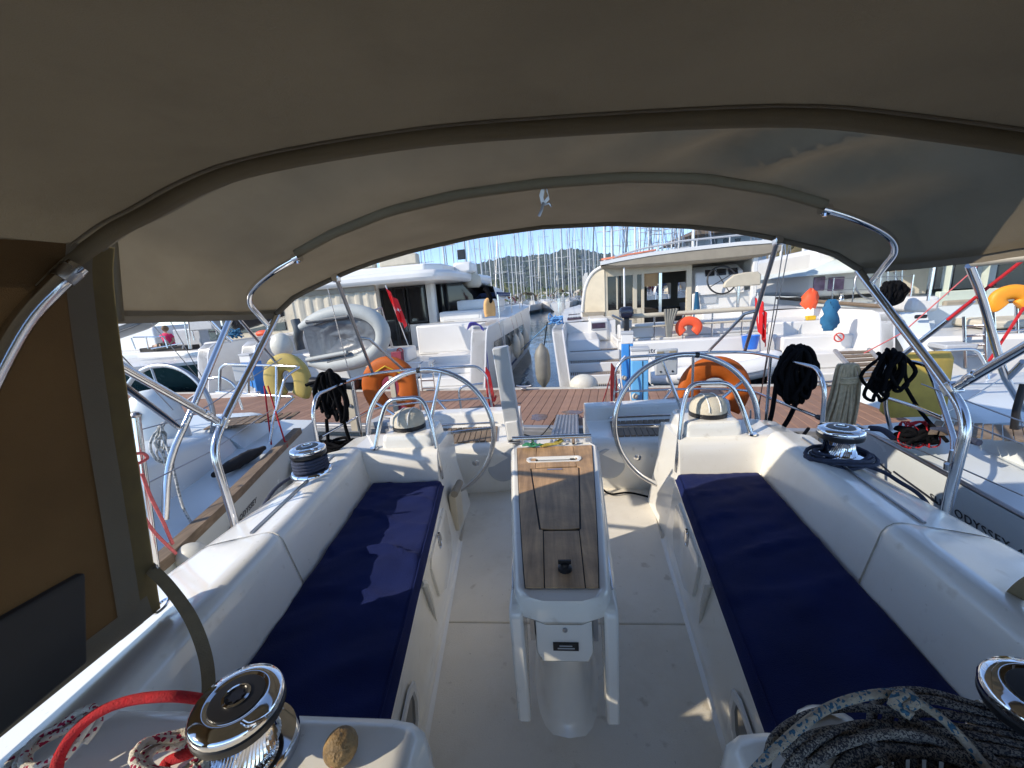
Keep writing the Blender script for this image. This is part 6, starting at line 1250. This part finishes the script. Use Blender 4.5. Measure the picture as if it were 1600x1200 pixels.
# aft end pieces: bench block, opening, ladder side
m = M(); p, q = at(1420, 488, D, y=3.8), at(1465, 462, D, y=3.8); m.box(p.x, q.x, 3.7, 4.6, p.z, q.z); O('cockpit_bench', m, WHITE, c3, bevel=.06)
m = M(); m.loft([[at(1405, 488, D, y=3.6), at(1452, 560, D, y=3.0), at(1420, 560, D, y=3.0), at(1385, 500, D, y=3.7)], [at(1448, 488, D, y=3.6), at(1465, 560, D, y=3.0), at(1465, 562, D, y=3.2), at(1460, 500, D, y=3.9)]]); O('stern_panel', m, GELB, c3)
p, q = at(1427, 498, D, y=3.4), at(1448, 491, D, y=3.4); m = M(); m.box(p.x, q.x, 3.36, 3.4, p.z, q.z); O('port_light', m, DGLASS, c3, bevel=.02)
hank('rope_hank', 'black rope coil hanging on the pale catamaran seen past the bimini leg', at(1394, 450, D, y=3.4)+Vector((0, 0, .12)), .3, .42, 22, .022, BLACKR, 31, [], None) if False else None
c = D.w(at(1394, 452, D, y=3.4)); hank('rope_hank', 'black rope coil hanging on the pale catamaran seen past the bimini leg', c+Vector((0, 0, .12)), .34, .40, 24, .024, BLACKR, 31)
rn = random.Random(2); c = at(1266, 467, D, y=5.0); m = M(); m.loft([[c+Vector((.15*k*math.cos(a)*(1+.3*math.sin(3*a+z*12)), .10*k*math.sin(a), z*.8+.03*math.sin(5*a))) for a in [2*math.pi*j/12 for j in range(12)]] for z, k in ((-.26, .6), (-.12, 1.0), (.05, .95), (.18, .7), (.26, .3))], closed=True, cap=True); T1('orange_bag', 'bright orange bag hanging on the rail of the pale catamaran', 'bag', m, ORANGE2, D, angle=50)
# far right catamaran with wide windows
c4 = T('catamaran', 'catamaran at the right edge with wide dark windows framed in pale green', 'catamaran', (9.5, 3.5, 0), D, 'catamarans moored across the dock')
p, q = at(1462, 500, D, y=4.6), at(1640, 380, D, y=4.6); wz0, wz1 = p.z, q.z
FRAME = mat('pale_green_frame', (.55, .6, .5), .5, var=.05)
m = M(); m.box(p.x, q.x+3, 4.6, 4.72, .5, at(1480, 455, D, y=4.6).z); O('saloon_wall', m, FRAME, c4, bevel=.01)
for x0, x1 in ((1462, 1480), (1490, 1535), (1558, 1640)):
    a1, a2 = at(x0, 452, D, y=4.6), at(x1, 396, D, y=4.6); m = M(); m.box(a1.x, a2.x, 4.64, 4.68, a1.z, a2.z+.3); O('saloon_window', m, DGLASS, c4)
for x in (1484, 1543): a1, a2 = at(x-5, 460, D, y=4.6), at(x+7, 396, D, y=4.6); m = M(); m.box(a1.x, a2.x, 4.58, 4.74, a1.z, a2.z+.4); O('window_post', m, FRAME, c4, bevel=.01)
a1 = at(1462, 398, D, y=4.6); m = M(); m.box(a1.x-.3, a1.x+5, 4.0, 9, a1.z+.3, a1.z+.55); O('hardtop', m, WHITE, c4, bevel=.06)
a1, a2 = at(1468, 490, D, y=4.4), at(1540, 466, D, y=4.4); m = M(); m.box(a1.x, a2.x+2, 4.3, 4.4, a1.z, a2.z); O('bench_back', m, BEIGED, c4, bevel=.03)
a1, a2 = at(1500, 510, D, y=4.0), at(1640, 492, D, y=4.0); m = M(); m.box(a1.x, a2.x, 3.4, 4.3, a1.z, a2.z); O('cockpit_seat', m, CREAM, c4, bevel=.04)
a1 = at(1470, 560, D, y=2.9); a2 = at(1640, 520, D, y=2.9); m = M(); m.box(a1.x-.2, a2.x+2, 2.9, 9, -.2, a2.z); O('hull', m, WHITE, c4, bevel=.08)
m = M(); a1, a2 = at(1452, 535, D, y=2.85), at(1500, 530, D, y=2.85); m.box(a1.x, a2.x, 2.5, 2.9, a1.z-.08, a1.z); O('stern_step', m, GREYW, c4, bevel=.02)
lad = M()
for x in (1506, 1538): lad.tube([at(x, 495, D, y=2.8), at(x+2, 575, D, y=2.8)], .022, 8)
l_ = O('ladder', lad, STEEL, c4)
for y in (510, 525, 540, 556): m = M(); m.tube([at(1507, y, D, y=2.8), at(1540, y-1, D, y=2.8)], .018, 6); O('rung', m, STEEL, l_)
for pts in ([(1545, 505), (1548, 475), (1600, 470)], [(1548, 520), (1600, 515)], [(1555, 545), (1552, 480)], [(1590, 550), (1588, 478)], [(1450, 470), (1462, 400)]):
    m = M(); m.tube([at(x, y, D, y=3.0) for x, y in pts], .022, 8); O('stern_rail', m, STEEL, c4)
horseshoe('lifebuoy', 'amber horseshoe lifebuoy on the stern rail at the right edge of the photo', at(1580, 468, D, y=2.9), .56, .46, .11, ORANGE3, None, 0, -72, fr=D)

# ================================================================ BOATS AT THE LEFT, ACROSS THE DOCK
y1 = T('moored_yacht', 'moored yacht with a dark green hull and white topsides at the left', 'yacht', (-12, 4, 0), D)
A0 = at(160, 575, D, y=3.4); B0 = at(292, 590, D, y=3.4)
m = M(); secs = []
for i in range(9):
    t = i/8; x = A0.x-3+(B0.x-A0.x+3)*t; hwid = 1.7*(1-max(0, (t-.45)/.55)**2.2)+.02; zt = .98-.02*t
    secs.append([Vector((x, 5.2-hwid, zt)), Vector((x-.05, 5.2-hwid*.9, .55)), Vector((x-.15, 5.2-hwid*.6, .1)), Vector((x-.2, 5.2, -.2)), Vector((x-.15, 5.2+hwid*.6, .1)), Vector((x, 5.2+hwid, zt))])
m.loft(secs); O('hull', m, GREEN, y1, angle=50)
m = M(); m.loft([[q[0]+Vector((0, 0, 0)), q[0]+Vector((.04, -.02, .10)), q[0].lerp(q[-1], .06)+Vector((.04, 0, .11)), q[0].lerp(q[-1], .94)+Vector((0, 0, .11)), q[-1]] for q in secs]); O('rubbing_band', m, WHITE, y1, angle=30)
y2 = T('motor_yacht', 'white motor yacht carrying a person in pink on its side deck', 'yacht', (-13, 6, 0), D)
a1, a2 = at(176, 572, D, y=6.2), at(318, 547, D, y=6.2); tp = a2.z
m = M(); m.loft([[Vector((x, 6.2+dy, z)) for x, z in ((a1.x-3, .3), (a2.x-.7, .3), (a2.x-.15, tp-.3), (a2.x, tp), (a1.x-3, tp+.05))] for dy in (0, 3)], cap=True, closed=True); O('hull', m, WHITE, y2, bevel=.08)
m = M(); b1, b2 = at(215, 572, D, y=6.18), at(254, 558, D, y=6.18); m.box(b1.x, b2.x, 6.17, 6.21, b1.z, b2.z); O('hull_window', m, GREYW, y2, bevel=.02)
m = M(); b1, b2 = at(165, 545, D, y=7.2), at(238, 510, D, y=7.2); m.box(b1.x-2, b2.x, 7.2, 9, b1.z-.2, b2.z); O('cabin', m, WHITE, y2, bevel=.1)
m = M(); b1, b2 = at(276, 545, D, y=7.4), at(310, 512, D, y=7.4); m.box(b1.x, b2.x, 7.4, 9, b1.z-.2, b2.z); O('deckhouse', m, GREYW, y2, bevel=.06)
m = M(); b1, b2 = at(222, 547, D, y=6.5), at(292, 540, D, y=6.5); m.box(b1.x, b2.x, 6.4, 7, b1.z-.1, b2.z); O('dark_cushion', m, DARKF, y2, bevel=.03)
for pts in ([(232, 545), (228, 527), (258, 526)], [(262, 544), (256, 526)], [(285, 545), (286, 536), (236, 545)], [(296, 545), (286, 490)], [(299, 545), (293, 490)], [(212, 546), (205, 528)], [(208, 527), (256, 526)]):
    m = M(); m.tube([at(x, y, D, y=6.3) for x, y in pts], .025, 6); O('guard_rail', m, STEEL, y2)
# the person in pink, seated and turned away from us
def body(name, label, joints, edges, fr, clothes):
    me = bpy.data.meshes.new(name); vs = [j[0] for j in joints]; b0 = vs[0].copy()
    me.from_pydata([tuple(v-b0) for v in vs], edges, [])
    o = bpy.data.objects.new(name, me); COL.objects.link(o); o.location = fr.w(b0); o.rotation_euler = (0, 0, fr.a); BASE[o.name] = b0
    me.materials.append(SKIN)
    sk = o.modifiers.new('skin', 'SKIN'); sk.use_smooth_shade = True
    for i, d in enumerate(me.skin_vertices[0].data): d.radius = (joints[i][1], joints[i][1]*joints[i][2]); d.use_root = (i == 0)
    ss = o.modifiers.new('sub', 'SUBSURF'); ss.levels = ss.render_levels = 2
    o['label'] = label; o['category'] = 'person'; return o
pc_ = at(266, 541, D, y=6.7); J = lambda x, y, z: pc_ + Vector((x, y, z))
jt = [(J(0, 0, .08), .16, .8), (J(-.01, -.01, .28), .145, .75), (J(-.03, -.02, .46), .165, .7), (J(-.05, -.01, .555), .06, 1), (J(-.06, .0, .60), .055, 1), (J(-.065, .01, .68), .085, 1.1), (J(-.065, .01, .75), .075, 1.1),
      (J(.16, 0, .46), .062, 1), (J(.24, .04, .24), .048, 1), (J(.16, -.1, .08), .035, 1), (J(-.22, -.02, .46), .062, 1), (J(-.40, .0, .38), .048, 1), (J(-.58, -.03, .42), .036, 1),
      (J(.09, -.2, .06), .10, 1), (J(-.3, -.25, .06), .085, 1), (J(-.58, -.26, .05), .055, 1), (J(-.08, .1, .06), .1, 1), (J(-.38, .1, .06), .08, 1), (J(-.66, .08, .05), .055, 1)]
pe = body('person', 'person in a pink top sitting on deck, facing away, arm outstretched', jt, [(0, 1), (1, 2), (2, 3), (3, 4), (4, 5), (5, 6), (2, 7), (7, 8), (8, 9), (2, 10), (10, 11), (11, 12), (0, 13), (13, 14), (14, 15), (0, 16), (16, 17), (17, 18)], D, None)
def ringloft(cs, n=18):
    return [[c+Vector((rx*math.cos(a), ry*math.sin(a), 0)) for a in [2*math.pi*j/n for j in range(n)]] for c, rx, ry in cs]
m = M(); m.loft(ringloft([(J(0, 0, .02), .21, .19), (J(0, -.01, .15), .205, .18), (J(-.01, -.01, .3), .195, .17), (J(-.03, -.02, .44), .235, .16), (J(-.035, -.015, .51), .19, .13), (J(-.045, -.01, .55), .09, .09)]), closed=True)
for sx, e in ((.16, (.215, .03, .33)), (-.22, (-.34, -.01, .41))): m.tube([J(sx*.8, 0, .46), J(*e)], [.085, .075], 12)
O('pink_top', m, PINK, pe, angle=70)
m = M(); m.ball(J(-.06, .02, .725), .115, 14, (1, 1.05, 1.1)); O('hair', m, HAIR, pe, angle=80)
m = M(); m.loft(ringloft([(J(0, -.02, -.04), .22, .24), (J(0, -.03, .04), .22, .25), (J(-.01, -.02, .10), .20, .2)]), closed=True, cap=True); m.tube([J(.05, -.15, .06), J(-.25, -.23, .06)], [.125, .11], 12); m.tube([J(-.05, .08, .06), J(-.25, .1, .06)], [.12, .11], 12); O('dark_shorts', m, DARKF, pe, angle=70)
# grey dinghy hanging at far left
rb3 = T('inflatable_dinghy', 'dark grey dinghy hull hoisted at the left beside the brown side panel', 'dinghy', at(215, 505, D, y=4.6), D)
p1, p2 = at(150, 522, D, y=4.6), at(258, 490, D, y=4.6); ax = (p2-p1); m = M(); secs = []
for i in range(13):
    t = i/12; c = p1+ax*t; k = (1-max(0, (t-.6)/.4)**2.5)*.98+.02
    secs.append([c+Vector((0, .45*k*math.cos(a), .40*k*math.sin(a)+.12*t)) for a in [2*math.pi*j/16 for j in range(16)]])
m.loft(secs, closed=True, cap=True); O('hull', m, mat('mid_grey_hypalon', (.2, .22, .23), .35, var=.1), rb3, angle=70)
m = M(); m.loft([[s_[3]+Vector((0, -.02, .02)), s_[4]+Vector((0, 0, .05)), s_[6]+Vector((0, -.03, .04)), s_[8]+Vector((0, -.04, .03)), s_[9]+Vector((0, -.03, 0))] for s_ in secs[:11]]); O('white_liner', m, WHITE2, rb3, angle=60)
m = M(); m.tube([s_[10]+Vector((0, -.02, 0)) for s_ in secs], .03, 6); O('rub_strake', m, RIBD, rb3, angle=80)
for x in (-.6, .3): m = M(); q = p1+ax*(.5+x*.4); m.tube([q+Vector((0, 0, .3)), q+Vector((0, .3, 1.5)), q+Vector((0, 1.4, 1.4)), q+Vector((0, 2.6, .2)), q+Vector((0, 2.6, -.7))], .03, 6); O('davit_arm', m, STEEL, rb3)
# cream catamaran between
c5 = T('catamaran', 'cream catamaran with dark window openings half hidden under the bimini edge at left', 'catamaran', (-9, 6, 0), D, 'catamarans moored across the dock')
b1, b2 = at(318, 545, D, y=6.5), at(452, 470, D, y=6.5); m = M(); m.box(b1.x, b2.x, 6.5, 11, b1.z-.6, b1.z+.25); O('hull', m, WHITE, c5, bevel=.08)
m = M(); m.box(b1.x+.1, b2.x, 7.4, 7.5, b1.z+.25, b2.z+.9); O('saloon_wall', m, BEIGE, c5, bevel=.01)
for x0, x1, y0, y1_ in ((335, 352, 500, 470), (330, 350, 532, 511), (378, 440, 520, 470), (357, 372, 523, 490)):
    a1, a2 = at(x0, y0, D, y=7.4), at(x1, y1_, D, y=7.4); m = M(); m.box(a1.x, a2.x, 7.36, 7.42, a1.z, a2.z); O('window_opening', m, DGLASS, c5, bevel=.01)
a1, a2 = at(305, 505, D, y=7.3), at(335, 475, D, y=7.3); m = M(); m.box(a1.x, a2.x, 7.0, 7.4, a1.z-.3, a2.z); O('side_wing', m, GREYW, c5, bevel=.05)
m = M(); m.loft([[at(392, 514, D, y=6), at(475, 495, D, y=6)], [at(440, 497, D, y=6), at(478, 484, D, y=6)]])
nt_ = M()
for k in range(12): nt_.tube([at(390+7*k, 514-1.5*k, D, y=6), at(432+4*k, 500-1.2*k, D, y=6)], .008, 4)
for k in range(6): nt_.tube([at(390+8*k, 514-3*k, D, y=6), at(468+3*k, 497-3*k, D, y=6)], .008, 4)
nb = T1('trampoline_net', 'pale net stretched on the boat behind the yellow lifebuoy', 'net', nt_, CREAM, D)
# grey stern quarter below the net (left hull of the catamaran with the dinghy)
q0 = T('grey_stern', 'grey boat bow with blue rope at the left behind the bimini leg', 'boat', at(390, 600, D, y=3.4), D)
m = M(); m.loft([[at(340, 608, D, y=3.2), at(352, 575, D, y=3.3), at(365, 545, D, y=3.5), at(392, 532, D, y=3.7), at(440, 520, D, y=4.2)], [at(368, 612, D, y=2.9), at(370, 580, D, y=2.9), at(385, 550, D, y=3.1), at(408, 535, D, y=3.4), at(450, 522, D, y=4)], [at(432, 606, D, y=3.2), at(432, 575, D, y=3.2), at(436, 552, D, y=3.3), at(444, 535, D, y=3.5), at(462, 525, D, y=4.1)]]); O('hull', m, GELD, q0, angle=70)
m = M(); m.tube(crv([at(338, 612, D, y=3.2), at(352, 575, D, y=3.25), at(366, 545, D, y=3.45), at(392, 531, D, y=3.7)], 5), .05, 8); O('white_gunwale', m, WHITE, q0, angle=80)
m = M(); rn = random.Random(12)
q = at(368, 522, D, y=3.6)
for k in range(8): m.tube(crv([q+Vector((rn.uniform(-.2, .2), rn.uniform(-.1, .1), rn.uniform(-.12, .16))) for _ in range(5)], 4), .018, 6)
m.tube(crv([at(378, 530, D, y=3.5), at(350, 552, D, y=3.2), at(330, 572, D, y=3)], 4), .018, 6); T1('blue_rope', 'blue mooring rope bundled on the grey bow at the left', 'rope', m, TEAL, D, angle=80)
m = M(); m.ball(at(412, 521, D, y=4.2), .17, 14, (1.5, 1, .6)); T1('orange_buoy', 'small orange red buoy on deck between the bimini struts at left', 'buoy', m, ORANGE2, D, angle=80)
m = M(); q = at(467, 530, C1, y=.2); m.tube(crv([q+Vector((0, 0, .45)), q+Vector((.05, -.03, .2)), q+Vector((-.02, 0, 0)), q+Vector((.0, 0, -.25))], 4), .10, 8); T1('black_cover', 'black hanging cover left of the slung grey dinghy', 'cover', m, RIBD, C1, angle=70)
m = M(); q = at(440, 540, C1, y=-.2); m.ball(q, .25, 16, (1.0, .8, 1.15)); T1('fender', 'big pale fender between the blue pedestal and the slung dinghy', 'fender', m, FEND, C1, angle=80)

# ================================================================ FAR SAILBOATS
def far_boat(cover, material, L=11.5, MH=15.5):
    t = T('far_sailboat', 'tmp', 'sailboat', (0, 0, 0)); m = M(); secs = []
    for i in range(9):
        k = i/8; y = -L/2+L*k; hb = 1.75*(1-.18*(1-k)**2)*(1-max(0, (k-.4)/.6)**2)+.03
        secs.append([Vector((-hb, y, 1.1+.25*k)), Vector((-hb*.92, y, .4)), Vector((-hb*.5, y, -.1)), Vector((hb*.5, y, -.1)), Vector((hb*.92, y, .4)), Vector((hb, y, 1.1+.25*k))])
    m.loft(secs); m.add(secs[0], [list(range(6))]); m.loft([[q[0], q[-1]] for q in secs]); O('hull', m, material, t, angle=40)
    m = M(); m.loft([[Vector((x*w, y, z)) for x, z in ((-1, 1.2), (-.85, 1.2+h), (.85, 1.2+h), (1, 1.2))] for y, w, h in ((-1.5, 1.15, .5), (1, 1.1, .5), (3, .7, .2))], cap=True); O('coachroof', m, WHITE, t, angle=30)
    m = M(); m.tube([(0, .8, 1.5), (0, .8, 1.5+MH)], [.095, .07], 8); O('mast', m, MAST, t, angle=80)
    m = M()
    for z, w in ((1.5+MH*.36, 1.15), (1.5+MH*.66, .85)): m = M(); m.tube([(-w, .7, z+.08), (0, .8, z), (w, .7, z+.08)], .035, 6); O('spreader', m, MAST, t)
    m = M(); m.tube([(0, .6, 2.6), (0, -3.6, 2.75)], [.2, .15], 8); O('boom_cover', m, cover, t, angle=80)
    m = M(); z1 = 1.5+MH*.97
    for p in (((0, L/2, 1.4), (0, .8, z1)), ((0, -L/2, 1.2), (0, .8, z1)), ((-1.5, .6, 1.2), (-1.15, .7, 1.5+MH*.36)), ((-1.15, .7, 1.5+MH*.36), (0, .8, z1*.95)), ((1.5, .6, 1.2), (1.15, .7, 1.5+MH*.36)), ((1.15, .7, 1.5+MH*.36), (0, .8, z1*.95))): m.tube(p, .016, 4)
    m.tube([(0, L/2-.1, 1.5), (0, 1.2, z1*.93)], .05, 6); O('rigging', m, DSTEEL, t)
    m = M(); m.loft([[Vector((-1.35*math.cos(a), y, 1.6+1.35*math.sin(a)**.7)) for a in [math.pi*j/10 for j in range(11)]] for y in (-1.2, -2.6)]); O('canvas_hood', m, cover, t, angle=80, fix=False)
    m = M()
    for sx in (-1, 1):
        m.tube([(sx*1.45, -L/2+.1, 1.75), (sx*1.65, -2, 1.8), (sx*1.6, 1.5, 1.85), (0 if 0 else sx*.4, L/2-.3, 1.95)], .016, 5)
        for y in (-4.5, -2, .5, 3): m.tube([(sx*1.55*(1-max(0, y-1)*.18), y, 1.15), (sx*1.6*(1-max(0, y-1)*.18), y, 1.82)], .016, 5)
    O('guard_rails', m, STEEL, t)
    return t
COV = [('navy blue', NAVYC), ('cream', CREAM), ('white', WHITE2), ('taupe', TAUPE_O), ('dark red', mat('dark_red_canvas', (.3, .03, .03), .8))]
HULLS = [GELB, WHITE, GELD, WHITE, GELB]
protos = [far_boat(COV[i][1], HULLS[i], 10.5+i*.6, 13.5+i*.9) for i in range(5)]
used = set(); rn = random.Random(77)
spots = []
for px, y_ in ((733, 60), (742, 82), (748, 98), (756, 72), (769, 66), (777, 94), (790, 78), (797, 110), (809, 70), (814, 86), (829, 66), (838, 105), (854, 74), (862, 120), (868, 90), (880, 68), (889, 96), (898, 125), (904, 78), (911, 104), (918, 70), (928, 88), (937, 112), (762, 120), (784, 64), (803, 92), (820, 118), (834, 84), (847, 100), (874, 112), (894, 72), (922, 118)): spots.append((px, y_, 'in the centre gap between the two catamarans'))
for px, y_ in ((951, 30), (957, 34), (966, 70), (980, 54), (995, 44), (1006, 32), (1013, 62), (1024, 80), (1034, 36), (1040, 33), (1047, 52), (1061, 46), (1069, 58), (1084, 40), (1100, 66), (961, 48), (975, 90), (988, 38), (1001, 66), (1018, 42), (1029, 58), (1053, 74), (1076, 34)): spots.append((px, y_, 'behind the roof of the cream trimmed catamaran'))
for px, y_ in ((1192, 44), (1206, 36), (1222, 30), (1241, 27), (1262, 34), (1285, 40), (1305, 30)): spots.append((px, y_, 'before the wooded slope at the right'))
for px, y_ in ((455, 26), (478, 34), (500, 44), (640, 40), (672, 52), (700, 36), (715, 60)): spots.append((px, y_, 'beyond the catamaran with the black door'))
ORD = 'first second third fourth fifth sixth seventh eighth ninth tenth eleventh twelfth thirteenth fourteenth fifteenth sixteenth seventeenth eighteenth nineteenth twentieth'.split() + ['twenty '+q for q in 'first second third fourth fifth sixth seventh eighth ninth'.split()] + ['thirtieth', 'thirty first', 'thirty second', 'thirty third', 'thirty fourth']
from collections import Counter
spots.sort(key=lambda q: (q[2], q[0])); cnt = Counter()
for i, (px, y_, where) in enumerate(spots):
    cnt[where] += 1
    k = (i*3+i//5) % 5; o = protos[k] if k not in used else dup(protos[k]); used.add(k)
    p = at(px, 470, y=y_); o.location = (p.x, y_, 0); o.rotation_euler = (0, 0, R(rn.choice((0, 180))+rn.uniform(-14, 14)))
    s_ = rn.uniform(.92, 1.1); o.scale = (s_, s_, s_*rn.uniform(.95, 1.12))
    o['label'] = 'distant sailboat, %s mast from the left %s' % (ORD[cnt[where]-1], where); o['group'] = 'sailboats moored in the far marina rows'
# nearer loose masts belong to boats hidden by the catamarans
# ================================================================ HILLS
def foliage_mat(name, a, b, scale):
    m = bpy.data.materials.new(name); m.use_nodes = True; t = m.node_tree; n = t.nodes; L = t.links.new; bs = n['Principled BSDF']; bs.inputs['Roughness'].default_value = .9; bs.inputs['Specular IOR Level'].default_value = .1
    tc = n.new('ShaderNodeTexCoord'); ns = n.new('ShaderNodeTexNoise'); ns.inputs['Scale'].default_value = scale; ns.inputs['Detail'].default_value = 8; L(tc.outputs['Object'], ns.inputs['Vector'])
    r_ = n.new('ShaderNodeValToRGB'); r_.color_ramp.elements[0].color = a+(1,); r_.color_ramp.elements[1].color = b+(1,); r_.color_ramp.elements[0].position = .35; r_.color_ramp.elements[1].position = .68
    L(ns.outputs[0], r_.inputs[0]); L(r_.outputs[0], bs.inputs['Base Color']); return m
HILLF = foliage_mat('far_woodland', (.028, .045, .03), (.07, .085, .045), .02)
HILLN = foliage_mat('near_woodland', (.045, .06, .022), (.2, .15, .09), .09)
HILLS_ = foliage_mat('stony_ground', (.1, .09, .055), (.3, .24, .17), .06)
def hill(name, ridge, d0, d1, mat_g, mat_t, ntree, tr, seed, label):
    rn = random.Random(seed); n = 60; xs = [ridge[0][0]+(ridge[-1][0]-ridge[0][0])*i/n for i in range(n+1)]
    def ry(x):
        for (a, b), (c, d) in zip(ridge, ridge[1:]):
            if a <= x <= c: return b+(d-b)*(x-a)/(c-a)
        return ridge[-1][1]
    rows = []
    for j in range(13):
        t = j/12; y = d0+(d1-d0)*t; row = []
        for x in xs:
            p = at(x, ry(x), y=d1); f = p.x/d1; h = max(.2, p.z)*(math.sin(t*math.pi/2)**1.1)
            row.append(Vector((f*y, y, h*(1+.08*noise.noise(Vector((x*.02, t*3, seed))))-.5)))
        rows.append(row)
    back = [Vector((p.x*1.3, p.y*1.4, -2)) for p in rows[-1]]
    m = M(); m.loft(rows+[back]); o = sheet_struct(name, m, mat_g)
    for p in o.data.polygons: p.use_smooth = True
    base = bmesh.new(); bmesh.ops.create_icosphere(base, subdivisions=1, radius=1); bv = [v.co.copy() for v in base.verts]; bf = [[v.index for v in f.verts] for f in base.faces]; base.free()
    m = M(); VV = []; FF = []
    for k in range(ntree):
        j = rn.random()**.8*11.999; i = rn.random()*(n-.001); a, b, c = rows[int(j)][int(i)], rows[int(j)+1][int(i)], rows[int(j)][int(i)+1]
        q = a+(b-a)*(j % 1)+(c-a)*(i % 1); r_ = tr*rn.uniform(.6, 1.4)*(.7+.5*j/12); kk = len(VV)
        for v in bv: VV.append((q.x+v.x*r_*rn.uniform(.8, 1.25), q.y+v.y*r_, q.z+r_*.35+v.z*r_*rn.uniform(.8, 1.2)))
        FF += [[w+kk for w in f] for f in bf]
    me = bpy.data.meshes.new('woodland'); me.from_pydata(VV, [], FF); me.materials.append(mat_t); w = bpy.data.objects.new('woodland', me); COL.objects.link(w); w['kind'] = 'stuff'; w['label'] = label
    return o
hill('hill', [(430, 452), (600, 440), (690, 432), (745, 424), (790, 413), (830, 409), (858, 407), (884, 400), (905, 401), (935, 408), (985, 412), (1040, 420), (1120, 425)], 700, 1150, HILLF, HILLF, 4200, 9, 3, 'dark pine woodland on the far hill')
hill('low_shore', [(430, 476), (560, 466), (700, 450), (745, 444), (775, 448), (800, 456), (840, 462), (900, 460), (990, 452)], 230, 300, HILLN, foliage_mat('shore_trees', (.05, .075, .025), (.16, .16, .07), .05), 1500, 3.2, 5, 'greener trees along the far shore')
hill('hillside', [(1040, 420), (1080, 402), (1120, 372), (1160, 340), (1210, 310), (1300, 290), (1450, 260), (1700, 230), (2200, 200)], 90, 300, HILLS_, HILLN, 3600, 2.3, 9, 'scrub and trees on the stony slope at the right')
hs = T('house', 'grey hillside house with an overhanging roof behind the right catamaran', 'house', at(1110, 395, y=60))
p, q = at(1090, 398, y=60), at(1165, 362, y=60); m = M(); m.box(p.x, q.x+3, 60, 70, 0, q.z); wl = O('wall', m, GREYW, hs)
a1 = at(1072, 370, y=58); a2 = at(1090, 355, y=58); m = M(); m.loft([[Vector((a1.x, yy, a1.z)), Vector((a2.x+.5, yy, a2.z)), Vector((q.x+4, yy, a2.z+.6)), Vector((q.x+4, yy, a1.z+.4))] for yy in (57, 72)], closed=True, cap=True); O('roof', m, TEAKG, hs)
for x in (1112, 1130, 1148): a1, a2 = at(x, 385, y=60), at(x+9, 372, y=60); m = M(); m.box(a1.x, a2.x, 59.93, 60.0, a1.z, a2.z); O('window', m, DGLASS, hs)

# ================================================================ SEA HAZE
hb = M(); hb.box(-2200, 2200, -120, 1750, -1, 330)
me = bpy.data.meshes.new('haze'); me.from_pydata([tuple(v) for v in hb.v], [], hb.f)
hz = bpy.data.objects.new('haze', me); COL.objects.link(hz); hz['kind'] = 'stuff'
hm = bpy.data.materials.new('haze'); hm.use_nodes = True; t = hm.node_tree; t.nodes.remove(t.nodes['Principled BSDF'])
pv = t.nodes.new('ShaderNodeVolumePrincipled'); pv.inputs['Color'].default_value = (.72, .84, 1, 1); pv.inputs['Density'].default_value = .0002; pv.inputs['Anisotropy'].default_value = .2
t.links.new(pv.outputs[0], t.nodes['Material Output'].inputs['Volume']); me.materials.append(hm)
